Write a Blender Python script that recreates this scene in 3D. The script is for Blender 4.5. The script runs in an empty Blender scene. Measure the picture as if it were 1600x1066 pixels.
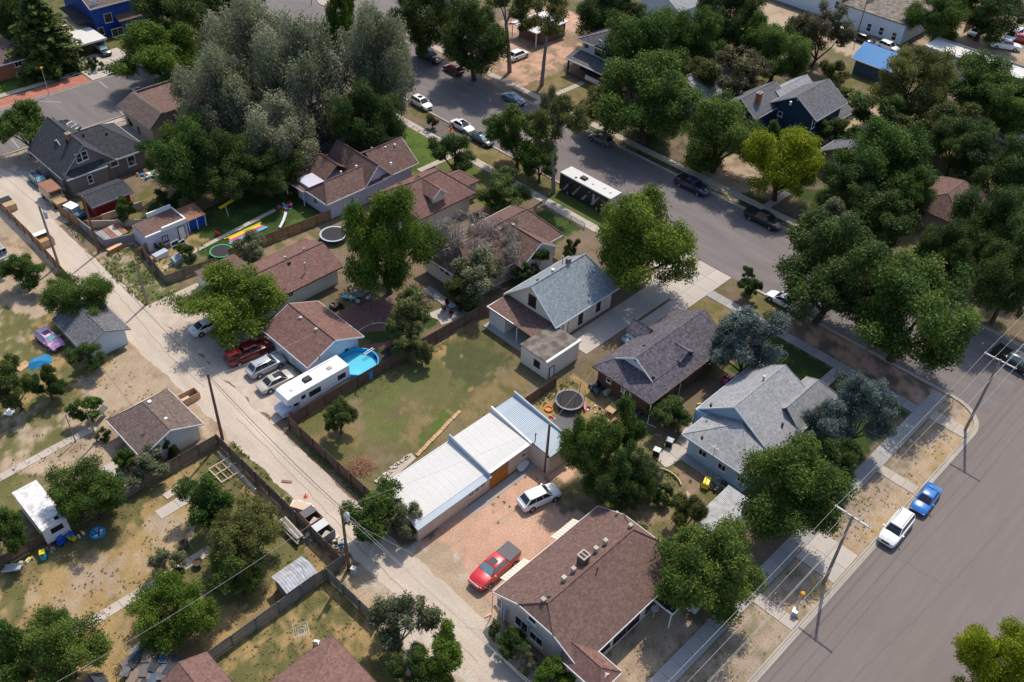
import bpy, math, random
import numpy as np
from mathutils import Vector, Matrix

# ------------------------------------------------------------------ camera, light, exposure
S = bpy.context.scene
F_PX, YAW, PITCH, ROLL, CAM_H = 1486.2, 0.75132, 0.71255, 0.053027, 78.0
_d = Vector((math.cos(YAW) * math.cos(PITCH), math.sin(YAW) * math.cos(PITCH), -math.sin(PITCH)))
_r = _d.cross(Vector((0, 0, 1))).normalized()
_u = _r.cross(_d)
CR = _r * math.cos(ROLL) + _u * math.sin(ROLL)
CU = -_r * math.sin(ROLL) + _u * math.cos(ROLL)
cam_data = bpy.data.cameras.new('camera')
cam_data.sensor_width = 36.0
cam_data.lens = F_PX / 1600 * 36.0
cam_data.clip_end = 4000
cam_data.clip_start = 1.0
cam = bpy.data.objects.new('camera', cam_data)
S.collection.objects.link(cam)
cam.matrix_world = Matrix((
    (CR.x, CU.x, -_d.x, 0), (CR.y, CU.y, -_d.y, 0), (CR.z, CU.z, -_d.z, CAM_H), (0, 0, 0, 1)))
S.camera = cam

SUN_AZ, SUN_EL = math.radians(24.5), math.radians(57)
w = bpy.data.worlds.new('World')
S.world = w
w.use_nodes = True
nt = w.node_tree
nt.nodes.clear()
wo = nt.nodes.new('ShaderNodeOutputWorld')
bg = nt.nodes.new('ShaderNodeBackground')
sky = nt.nodes.new('ShaderNodeTexSky')
sky.sky_type = 'NISHITA'
sky.sun_disc = False
sky.sun_elevation = SUN_EL
sky.sun_rotation = math.radians(90) - SUN_AZ
sky.dust_density = 1.5
bg.inputs['Strength'].default_value = 0.15
nt.links.new(sky.outputs[0], bg.inputs[0])
nt.links.new(bg.outputs[0], wo.inputs[0])
sl = bpy.data.lights.new('sun', 'SUN')
sl.energy = 3.2
sl.angle = math.radians(0.6)
sl.color = (1.0, 0.915, 0.79)
sun = bpy.data.objects.new('sun', sl)
S.collection.objects.link(sun)
sun.location = (100, 60, 120)
sd = Vector((math.cos(SUN_AZ) * math.cos(SUN_EL), math.sin(SUN_AZ) * math.cos(SUN_EL), math.sin(SUN_EL)))
sun.rotation_euler = sd.to_track_quat('Z', 'Y').to_euler()
S.view_settings.view_transform = 'Standard'
S.view_settings.look = 'None'
S.view_settings.gamma = 1
S.view_settings.exposure = 0.38
S.render.engine = 'CYCLES'

# ------------------------------------------------------------------ survey helpers (a photo pixel -> a place in the world)
def _ray(px, py):
    return F_PX * _d + (px - 800) * CR - (py - 533) * CU
def G(px, py, z=0.0):
    v = _ray(px, py)
    t = (CAM_H - z) / -v.z
    return (v.x * t, v.y * t)
def onX(px, py, X):
    v = _ray(px, py); t = X / v.x
    return (v.y * t, CAM_H + v.z * t)
def onY(px, py, Y):
    v = _ray(px, py); t = Y / v.y
    return (v.x * t, CAM_H + v.z * t)

# ------------------------------------------------------------------ materials
def lin(c):
    return tuple((x / 12.92 if x <= 0.04045 else ((x + 0.055) / 1.055) ** 2.4) for x in c)
MATS = {}
def mat(name, col, rough=0.7, var=0.12, scale=3.0, metal=0.0, kind='noise', spec=0.3, var2=0.0, scale2=0.4, bump=0.0, objvar=0.0, alt=None, stretch=None):
    """A procedural material: base colour with two sizes of variation."""
    if name in MATS: return MATS[name]
    m = bpy.data.materials.new(name); MATS[name] = m
    m.use_nodes = True
    n, l = m.node_tree.nodes, m.node_tree.links
    b = n['Principled BSDF']
    b.inputs['Roughness'].default_value = rough
    b.inputs['Metallic'].default_value = metal
    b.inputs['Specular IOR Level'].default_value = spec
    tc = n.new('ShaderNodeTexCoord'); big = tc.outputs['Object']
    if stretch:
        mp = n.new('ShaderNodeMapping'); mp.inputs['Scale'].default_value = stretch; l.new(big, mp.inputs['Vector']); big = mp.outputs[0]
    if kind == 'voronoi':
        t = n.new('ShaderNodeTexVoronoi'); t.inputs['Scale'].default_value = scale
        out = t.outputs['Color']
        sep = n.new('ShaderNodeSeparateColor'); l.new(out, sep.inputs[0]); fac = sep.outputs[0]
    elif kind == 'wave':
        t = n.new('ShaderNodeTexWave'); t.inputs['Scale'].default_value = scale
        t.bands_direction = 'Z'; t.inputs['Distortion'].default_value = 0.4
        fac = t.outputs['Fac']
    elif kind == 'brick':
        t = n.new('ShaderNodeTexBrick'); t.inputs['Scale'].default_value = scale
        t.inputs['Color1'].default_value = (0.2, 0.2, 0.2, 1); t.inputs['Color2'].default_value = (0.7, 0.7, 0.7, 1)
        t.inputs['Mortar'].default_value = (1, 1, 1, 1); t.inputs['Mortar Size'].default_value = 0.02
        fac = t.outputs['Fac']
        sp = n.new('ShaderNodeSeparateXYZ'); ad = n.new('ShaderNodeMath'); cb = n.new('ShaderNodeCombineXYZ')
        l.new(tc.outputs['Object'], sp.inputs[0]); l.new(sp.outputs[0], ad.inputs[0]); l.new(sp.outputs[1], ad.inputs[1])
        l.new(ad.outputs[0], cb.inputs[0]); l.new(sp.outputs[2], cb.inputs[1]); l.new(cb.outputs[0], t.inputs['Vector'])
        sep = n.new('ShaderNodeSeparateColor'); l.new(t.outputs['Color'], sep.inputs[0]); fac = sep.outputs[0]
    else:
        t = n.new('ShaderNodeTexNoise'); t.inputs['Scale'].default_value = scale
        t.inputs['Detail'].default_value = 4; fac = t.outputs['Fac']
    if kind != 'brick': l.new(tc.outputs['Object'], t.inputs['Vector'])
    mr = n.new('ShaderNodeMapRange'); l.new(fac, mr.inputs[0])
    mr.inputs[1].default_value = 0.2 if kind == 'noise' else 0.0
    mr.inputs[2].default_value = 0.8 if kind == 'noise' else 1.0
    mr.inputs[3].default_value = 1 - var; mr.inputs[4].default_value = 1 + var
    cur = mr.outputs[0]
    if var2:
        t2 = n.new('ShaderNodeTexNoise'); t2.inputs['Scale'].default_value = scale2; t2.inputs['Detail'].default_value = 5
        l.new(big, t2.inputs['Vector'])
        m2 = n.new('ShaderNodeMapRange'); l.new(t2.outputs['Fac'], m2.inputs[0])
        m2.inputs[1].default_value = 0.25; m2.inputs[2].default_value = 0.75
        m2.inputs[3].default_value = 1 - var2; m2.inputs[4].default_value = 1 + var2
        mu = n.new('ShaderNodeMath'); mu.operation = 'MULTIPLY'; l.new(cur, mu.inputs[0]); l.new(m2.outputs[0], mu.inputs[1]); cur = mu.outputs[0]
    if objvar:
        oi = n.new('ShaderNodeObjectInfo'); m3 = n.new('ShaderNodeMapRange'); l.new(oi.outputs['Random'], m3.inputs[0])
        m3.inputs[3].default_value = 1 - objvar; m3.inputs[4].default_value = 1 + objvar
        mu = n.new('ShaderNodeMath'); mu.operation = 'MULTIPLY'; l.new(cur, mu.inputs[0]); l.new(m3.outputs[0], mu.inputs[1]); cur = mu.outputs[0]
    vm = n.new('ShaderNodeVectorMath'); vm.operation = 'SCALE'
    c = col
    vm.inputs[0].default_value = c; l.new(cur, vm.inputs['Scale'])
    if alt:
        t4 = n.new('ShaderNodeTexNoise'); t4.inputs['Scale'].default_value = scale2 * 2.3; t4.inputs['Detail'].default_value = 6
        l.new(big, t4.inputs['Vector'])
        m4 = n.new('ShaderNodeMapRange'); l.new(t4.outputs['Fac'], m4.inputs[0]); m4.inputs[1].default_value = 0.42; m4.inputs[2].default_value = 0.62
        mx = n.new('ShaderNodeMix'); mx.data_type = 'VECTOR'
        l.new(m4.outputs[0], mx.inputs[0]); mx.inputs[4].default_value = c; mx.inputs[5].default_value = alt
        l.new(mx.outputs[1], vm.inputs[0])
    l.new(vm.outputs[0], b.inputs['Base Color'])
    if bump:
        bp = n.new('ShaderNodeBump'); bp.inputs['Strength'].default_value = bump; bp.inputs['Distance'].default_value = 0.03
        l.new(fac, bp.inputs['Height']); l.new(bp.outputs[0], b.inputs['Normal'])
    return m

def shingle(name, col, alt=None, var=.2):
    return mat(name, col, 0.9, var, 5.0, kind='voronoi', spec=0.15, var2=0.10, scale2=1.3, bump=0.35, alt=alt)
def paint(name, col, rough=0.28, metal=0.0):
    m = mat(name, col, rough, 0.03, 2.0, metal=metal, spec=0.5)
    m.node_tree.nodes['Principled BSDF'].inputs['Coat Weight'].default_value = 0.6
    m.node_tree.nodes['Principled BSDF'].inputs['Coat Roughness'].default_value = 0.08
    return m
M_BROWN = shingle('brown_shingle', (0.142, 0.089, 0.074), (0.160, 0.101, 0.085))
M_BROWN2 = shingle('weathered_brown_shingle', (0.165, 0.103, 0.085), (0.125, 0.08, 0.068))
M_RED = shingle('reddish_brown_shingle', (0.165, 0.092, 0.078), (0.185, 0.108, 0.092))
M_TAUPE = shingle('taupe_shingle', (0.155, 0.115, 0.10), (0.12, 0.088, 0.075))
M_CHAR = shingle('charcoal_shingle', (0.045, 0.047, 0.055), (0.06, 0.062, 0.07))
M_PURP = shingle('violet_grey_shingle', (0.098, 0.090, 0.104), (0.128, 0.115, 0.130), .34)
M_GREY = shingle('light_grey_shingle', (0.31, 0.31, 0.315), (0.27, 0.275, 0.285), .16)
M_BLGREY = shingle('blue_grey_shingle', (0.215, 0.25, 0.275), (0.25, 0.285, 0.305), .2)
M_SLATE = shingle('slate_grey_shingle', (0.11, 0.11, 0.12), (0.15, 0.148, 0.155))
M_TAR = mat('old_tar_roof', (0.20, 0.17, 0.145), 0.95, 0.25, 2.2, var2=0.25, scale2=0.5, alt=(0.11, 0.09, 0.075))
M_WHITEMETAL = mat('white_metal_roofing', (0.57, 0.56, 0.53), 0.8, 0.03, 2, var2=0.05, scale2=0.5, spec=0.15)
M_GALV = mat('pale_blue_grey_metal', (0.38, 0.44, 0.49), 0.6, 0.04, 2, var2=0.08, scale2=0.6, spec=0.25)
M_TIN = mat('weathered_tin', (0.42, 0.44, 0.47), 0.5, 0.12, 3, var2=0.15, scale2=0.8, alt=(0.33, 0.33, 0.34))
M_WHITE = mat('white_trim_paint', (0.76, 0.75, 0.73), 0.55, 0.04, 4)
M_OFFW = mat('off_white_wall', (0.68, 0.63, 0.56), 0.8, 0.07, 3, var2=0.08)
M_CREAM = mat('cream_wall', (0.72, 0.62, 0.50), 0.8, 0.06, 3, var2=0.07)
M_PALEGREEN = mat('pale_cream_green_wall', (0.64, 0.63, 0.53), 0.85, 0.06, 3, var2=0.08)
M_GREYWALL = mat('grey_plaster_wall', (0.58, 0.51, 0.46), 0.85, 0.08, 3, var2=0.08)
M_LILAC = mat('lilac_white_wall', (0.52, 0.50, 0.60), 0.8, 0.06, 3, var2=0.06)
M_PALEBLUE = mat('pale_blue_siding', (0.40, 0.54, 0.68), 0.7, 0.07, 5.0, kind='wave', var2=0.05)
M_SKYWALL = mat('bluish_white_wall', (0.56, 0.64, 0.72), 0.75, 0.05, 3, var2=0.05)
M_TAUPEWALL = mat('taupe_siding', (0.215, 0.185, 0.165), 0.75, 0.07, 5.0, kind='wave')
M_TANWALL = mat('tan_stucco', (0.36, 0.31, 0.26), 0.9, 0.08, 3, var2=0.1)
M_BLOCK = mat('tan_block_wall', (0.58, 0.46, 0.36), 0.9, 0.10, 2.4, kind='brick', var2=0.12, scale2=0.7)
M_GREYBLOCK = mat('grey_block_wall', (0.24, 0.24, 0.25), 0.9, 0.14, 2.4, kind='brick', var2=0.12)
M_BRICK = mat('dark_brown_brick', (0.10, 0.058, 0.042), 0.9, 0.3, 4.5, kind='brick', var2=0.1)
M_ORBRICK = mat('orange_brick', (0.36, 0.13, 0.07), 0.9, 0.25, 4.5, kind='brick', var2=0.1)
M_REDWALL = mat('red_painted_board', (0.24, 0.018, 0.02), 0.6, 0.1, 3)
M_BLUEWALL = mat('cobalt_blue_siding', (0.022, 0.075, 0.36), 0.6, 0.08, 5.0, kind='wave')
M_NAVY = mat('navy_siding', (0.02, 0.045, 0.085), 0.6, 0.1, 5.0, kind='wave')
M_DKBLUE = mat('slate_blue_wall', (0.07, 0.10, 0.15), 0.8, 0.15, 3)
M_BLUEROOF = mat('bright_blue_metal_roof', (0.012, 0.19, 0.47), 0.45, 0.05, 2, var2=0.08)
M_CONC = mat('concrete', (0.42, 0.365, 0.31), 0.9, 0.07, 6, var2=0.1, scale2=0.5, objvar=0.06)
M_CONC2 = mat('driveway_concrete', (0.43, 0.385, 0.34), 0.9, 0.08, 5, var2=0.12, scale2=0.35, objvar=0.05)
M_WALK = mat('grey_sidewalk_concrete', (0.33, 0.315, 0.30), 0.9, 0.08, 6, var2=0.1, scale2=0.5, objvar=0.07)
M_JOINT = mat('dirt_filled_joint', (0.13, 0.105, 0.085), 0.95, 0.15, 6)
M_ASPH = mat('worn_asphalt', (0.163, 0.136, 0.124), 0.88, 0.12, 7, var2=0.04, scale2=0.9, alt=(0.173, 0.145, 0.132), stretch=(.08, .7, 1))
M_ASPH2 = mat('darker_asphalt', (0.15, 0.132, 0.13), 0.88, 0.10, 7, var2=0.12, scale2=0.9, alt=(0.17, 0.148, 0.14), stretch=(.5, .07, 1))
M_KERB = mat('kerb_concrete', (0.36, 0.315, 0.27), 0.9, 0.12, 5, var2=0.15)
M_REDBRICKPAVE = mat('red_brick_paving', (0.36, 0.14, 0.10), 0.9, 0.25, 5, kind='voronoi', var2=0.15)
M_LINE = mat('faded_white_road_paint', (0.42, 0.40, 0.38), 0.8, 0.25, 8)
M_GLASS = mat('dark_window_glass', (0.018, 0.022, 0.028), 0.08, 0.1, 1, spec=0.6)
M_CGLASS = mat('car_glass', (0.014, 0.017, 0.02), 0.05, 0.05, 1, spec=0.7)
M_CGLASS2 = mat('bright_car_glass', (0.22, 0.40, 0.43), 0.15, 0.3, 2, spec=0.8)
M_TYRE = mat('rubber', (0.018, 0.018, 0.019), 0.85, 0.1, 8)
M_RIM = mat('alloy_rim', (0.42, 0.42, 0.43), 0.35, 0.1, 4, metal=0.6)
M_BLACK = mat('black_plastic', (0.022, 0.022, 0.024), 0.5, 0.1, 4)
M_DARK = mat('dark_interior', (0.012, 0.012, 0.012), 0.9, 0.1, 4)
M_LAMP = mat('headlight_lens', (0.6, 0.62, 0.62), 0.15, 0.05, 4, spec=0.7)
M_TAIL = mat('red_tail_lens', (0.35, 0.01, 0.01), 0.25, 0.05, 4)
M_MAROON = mat('maroon_trim', (0.07, 0.012, 0.014), 0.6, 0.1, 3)
M_FENCE = mat('weathered_fence_wood', (0.19, 0.145, 0.115), 0.9, 0.25, 5, var2=0.2, scale2=0.9, objvar=0.12)
M_FENCEB = mat('reddish_fence_wood', (0.15, 0.095, 0.072), 0.9, 0.22, 5, var2=0.2, scale2=0.9, objvar=0.12)
M_FENCEC = mat('golden_fence_wood', (0.29, 0.175, 0.095), 0.85, 0.2, 5, var2=0.15, scale2=0.9, objvar=0.1)
M_FENCEG = mat('grey_fence_wood', (0.20, 0.19, 0.165), 0.9, 0.25, 5, var2=0.2, scale2=0.9, objvar=0.12)
M_WOOD = mat('raw_plank_wood', (0.46, 0.29, 0.16), 0.8, 0.15, 5, var2=0.15)
M_ORWOOD = mat('orange_stained_wood', (0.50, 0.19, 0.04), 0.6, 0.15, 5, var2=0.15)
M_PALEWOOD = mat('pale_timber', (0.55, 0.42, 0.30), 0.8, 0.12, 5)
M_RUST = mat('rusty_boards', (0.26, 0.13, 0.085), 0.9, 0.2, 3, var2=0.2)
M_POLE = mat('creosote_pole_wood', (0.16, 0.095, 0.06), 0.85, 0.2, 4, var2=0.2)
M_GPOLE = mat('grey_pole_wood', (0.27, 0.22, 0.18), 0.85, 0.2, 4, var2=0.15)
M_STEEL = mat('galvanised_steel', (0.45, 0.46, 0.47), 0.4, 0.1, 4, metal=0.3)
M_WIRE = mat('pale_wire', (0.42, 0.38, 0.35), 0.5, 0.05, 1)
M_DWIRE = mat('black_cable', (0.03, 0.028, 0.028), 0.6, 0.05, 1)
M_BARK = mat('brown_bark', (0.085, 0.062, 0.046), 0.95, 0.3, 4, var2=0.2)
M_GBARK = mat('grey_bark', (0.24, 0.20, 0.17), 0.95, 0.25, 4, var2=0.2)
M_DEAD = mat('dead_twig', (0.27, 0.235, 0.20), 0.95, 0.25, 4, var2=0.2)
M_POOL = mat('pool_liner_blue', (0.02, 0.31, 0.60), 0.4, 0.05, 2)
M_WATER = mat('pool_water', (0.11, 0.52, 0.68), 0.08, 0.05, 1.5, spec=0.6)
M_YEL = mat('yellow_plastic', (0.70, 0.55, 0.02), 0.45, 0.05, 4)
M_CYAN = mat('turquoise_plastic', (0.03, 0.42, 0.52), 0.45, 0.05, 4)
M_PBLUE = mat('blue_plastic', (0.01, 0.10, 0.50), 0.45, 0.08, 4)
M_PRED = mat('red_plastic', (0.55, 0.03, 0.03), 0.45, 0.05, 4)
M_PINK = mat('pink_plastic', (0.65, 0.07, 0.22), 0.45, 0.05, 4)
M_GREENP = mat('green_plastic', (0.05, 0.30, 0.12), 0.45, 0.05, 4)
M_MESHB = mat('black_mesh', (0.035, 0.033, 0.036), 0.9, 0.15, 8)
M_GREYC = mat('grey_tarp', (0.12, 0.115, 0.12), 0.8, 0.1, 3)
M_ORANGE = mat('orange_plastic', (0.75, 0.13, 0.02), 0.5, 0.05, 4)
M_TEAL = mat('blue_tarp', (0.02, 0.24, 0.50), 0.55, 0.12, 3)
M_STONE = mat('pale_stone', (0.42, 0.37, 0.31), 0.9, 0.2, 4, objvar=0.15)
M_LGREY = mat('light_grey_plastic', (0.50, 0.51, 0.53), 0.5, 0.05, 4)
M_MAROONBRICK = mat('maroon_brick_paver', (0.17, 0.085, 0.075), 0.9, 0.25, 6, kind='voronoi', var2=0.12)
M_DRYBRUSH = mat('reddish_dry_brush', (0.36, 0.20, 0.125), 0.95, 0.3, 5)

# ------------------------------------------------------------------ object helpers
COL = S.collection
def props(o, label=None, cat=None, group=None, kind=None):
    if label: o['label'] = label
    if cat: o['category'] = cat
    if group: o['group'] = group
    if kind: o['kind'] = kind
    return o
def thing(name, label, cat, loc=(0, 0, 0), rot=0.0, group=None):
    o = bpy.data.objects.new(name, None)
    o.empty_display_size = 0.5
    COL.objects.link(o); o.location = loc; o.rotation_euler = (0, 0, rot)
    return props(o, label, cat, group)
class MB:
    """Collects shapes and links them as one mesh object."""
    def __init__(s): s.v = []; s.f = []
    def add(s, vs, fs):
        k = len(s.v); s.v += [tuple(p) for p in vs]; s.f += [tuple(i + k for i in f) for f in fs]; return s
    def hexa(s, p):
        return s.add(p, [(3, 2, 1, 0), (4, 5, 6, 7), (0, 1, 5, 4), (1, 2, 6, 5), (2, 3, 7, 6), (3, 0, 4, 7)])
    def box(s, x0, x1, y0, y1, z0, z1):
        return s.hexa([(x0, y0, z0), (x1, y0, z0), (x1, y1, z0), (x0, y1, z0), (x0, y0, z1), (x1, y0, z1), (x1, y1, z1), (x0, y1, z1)])
    def obox(s, cx, cy, z0, lx, ly, h, a=0.0, taper=1.0):
        c, n = math.cos(a), math.sin(a); P = []
        for z, k in ((z0, 1), (z0 + h, taper)):
            for sx, sy in ((-1, -1), (1, -1), (1, 1), (-1, 1)):
                x, y = sx * lx / 2 * k, sy * ly / 2 * k
                P.append((cx + x * c - y * n, cy + x * n + y * c, z))
        return s.hexa(P)
    def slab(s, poly, z0, z1):
        n = len(poly)
        vs = [(x, y, z0) for x, y in poly] + [(x, y, z1) for x, y in poly]
        return s.add(vs, [tuple(reversed(range(n))), tuple(range(n, 2 * n))] + [(i, (i + 1) % n, n + (i + 1) % n, n + i) for i in range(n)])
    def plane3(s, pts, th):
        """A sloping slab: pts counter-clockwise from above, thickness downwards."""
        n = len(pts)
        vs = [tuple(p) for p in pts] + [(p[0], p[1], p[2] - th) for p in pts]
        return s.add(vs, [tuple(range(n)), tuple(reversed(range(n, 2 * n)))] + [(i, n + i, n + (i + 1) % n, (i + 1) % n) for i in range(n)])
    def tube(s, p, q, r, r2=None, n=6, cap=True):
        p, q = Vector(p), Vector(q); r2 = r if r2 is None else r2
        d = (q - p)
        if d.length < 1e-6: return s
        d.normalize()
        a = d.cross(Vector((0, 0, 1)) if abs(d.z) < 0.9 else Vector((1, 0, 0))).normalized(); b = d.cross(a)
        vs = []
        for c, rr in ((p, r), (q, r2)):
            for i in range(n):
                t = 2 * math.pi * i / n
                vs.append(c + (a * math.cos(t) + b * math.sin(t)) * rr)
        fs = [(i, (i + 1) % n, n + (i + 1) % n, n + i) for i in range(n)]
        if cap: fs += [tuple(reversed(range(n))), tuple(range(n, 2 * n))]
        return s.add(vs, fs)
    def lathe(s, cx, cy, prof, n=12):
        vs = []; fs = []
        for r, z in prof:
            for i in range(n):
                t = 2 * math.pi * i / n
                vs.append((cx + r * math.cos(t), cy + r * math.sin(t), z))
        for j in range(len(prof) - 1):
            for i in range(n):
                fs.append((j * n + i, j * n + (i + 1) % n, (j + 1) * n + (i + 1) % n, (j + 1) * n + i))
        return s.add(vs, fs + [tuple(reversed(range(n))), tuple(range((len(prof) - 1) * n, len(prof) * n))])
    def ball(s, c, r, n=8, m=6, sz=1.0):
        prof = [(max(0.01, math.sin(math.pi * j / m)) * r, c[2] - math.cos(math.pi * j / m) * r * sz) for j in range(m + 1)]
        return s.lathe(c[0], c[1], prof, n)
    def mesh(s, name, m, smooth=False):
        me = bpy.data.meshes.new(name)
        me.from_pydata(s.v, [], s.f)
        if m: me.materials.append(m)
        if smooth: me.shade_smooth()
        return me
    def build(s, name, m, parent=None, local=False, smooth=False, label=None, cat=None, group=None, kind=None, loc=None):
        if parent is not None and not local:
            inv = pworld(parent).inverted()
            s.v = [tuple(inv @ Vector(p)) for p in s.v]
        if parent is None and loc is not None and not local:
            s.v = [(x - loc[0], y - loc[1], z - loc[2]) for x, y, z in s.v]
        o = bpy.data.objects.new(name, s.mesh(name, m, smooth))
        COL.objects.link(o)
        if parent is not None: o.parent = parent
        elif loc is not None: o.location = loc
        return props(o, label, cat, group, kind)
def pworld(o):
    M = Matrix.Identity(4); ch = []
    while o is not None: ch.append(o); o = o.parent
    for o in reversed(ch): M = M @ Matrix.LocRotScale(o.location, o.rotation_euler, o.scale)
    return M
def inst(name, me, parent=None, loc=(0, 0, 0), rot=0.0, scale=(1, 1, 1)):
    o = bpy.data.objects.new(name, me); COL.objects.link(o)
    o.parent = parent; o.location = loc; o.rotation_euler = (0, 0, rot); o.scale = scale
    return o

# ------------------------------------------------------------------ value noise
def _hash(ix, iy, seed):
    h = (ix.astype(np.int64) * 374761393 + iy.astype(np.int64) * 668265263 + seed * 2246822519) & 0xffffffff
    h = ((h ^ (h >> 13)) * 1274126177) & 0xffffffff
    return ((h ^ (h >> 16)) & 0xffffff) / float(0xffffff)
def vnoise(x, y, seed=0):
    ix, iy = np.floor(x), np.floor(y); fx, fy = x - ix, y - iy
    fx = fx * fx * (3 - 2 * fx); fy = fy * fy * (3 - 2 * fy)
    a, b = _hash(ix, iy, seed), _hash(ix + 1, iy, seed); c, d = _hash(ix, iy + 1, seed), _hash(ix + 1, iy + 1, seed)
    return (a * (1 - fx) + b * fx) * (1 - fy) + (c * (1 - fx) + d * fx) * fy
def fbm(x, y, seed=0, oct=4):
    s = 0; a = 0.5; t = 0
    for i in range(oct):
        s = s + a * vnoise(x * 2 ** i, y * 2 ** i, seed + i * 17); t += a; a *= 0.55
    return s / t
def inpoly(x, y, poly):
    r = np.zeros(x.shape, bool); n = len(poly)
    for i in range(n):
        x1, y1 = poly[i]; x2, y2 = poly[(i + 1) % n]
        if y1 == y2: continue
        c = ((y1 > y) != (y2 > y)) & (x < (x2 - x1) * (y - y1) / (y2 - y1) + x1)
        r ^= c
    return r
# ------------------------------------------------------------------ ground
GREEN, DKGREEN, OLIVE = (0.078, 0.118, 0.026), (0.038, 0.064, 0.018), (0.115, 0.110, 0.042)
STRAW, DRY, DIRT, BEIGE = (0.31, 0.215, 0.098), (0.20, 0.148, 0.072), (0.235, 0.168, 0.112), (0.355, 0.272, 0.19)
PINKD, BROWND, GRAVEL = (0.47, 0.29, 0.205), (0.17, 0.125, 0.09), (0.45, 0.395, 0.335)
def rect(x0, x1, y0, y1): return [(x0, y0), (x1, y0), (x1, y1), (x0, y1)]
def pix(*p): return [G(p[i], p[i + 1]) for i in range(0, len(p), 2)]
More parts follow.
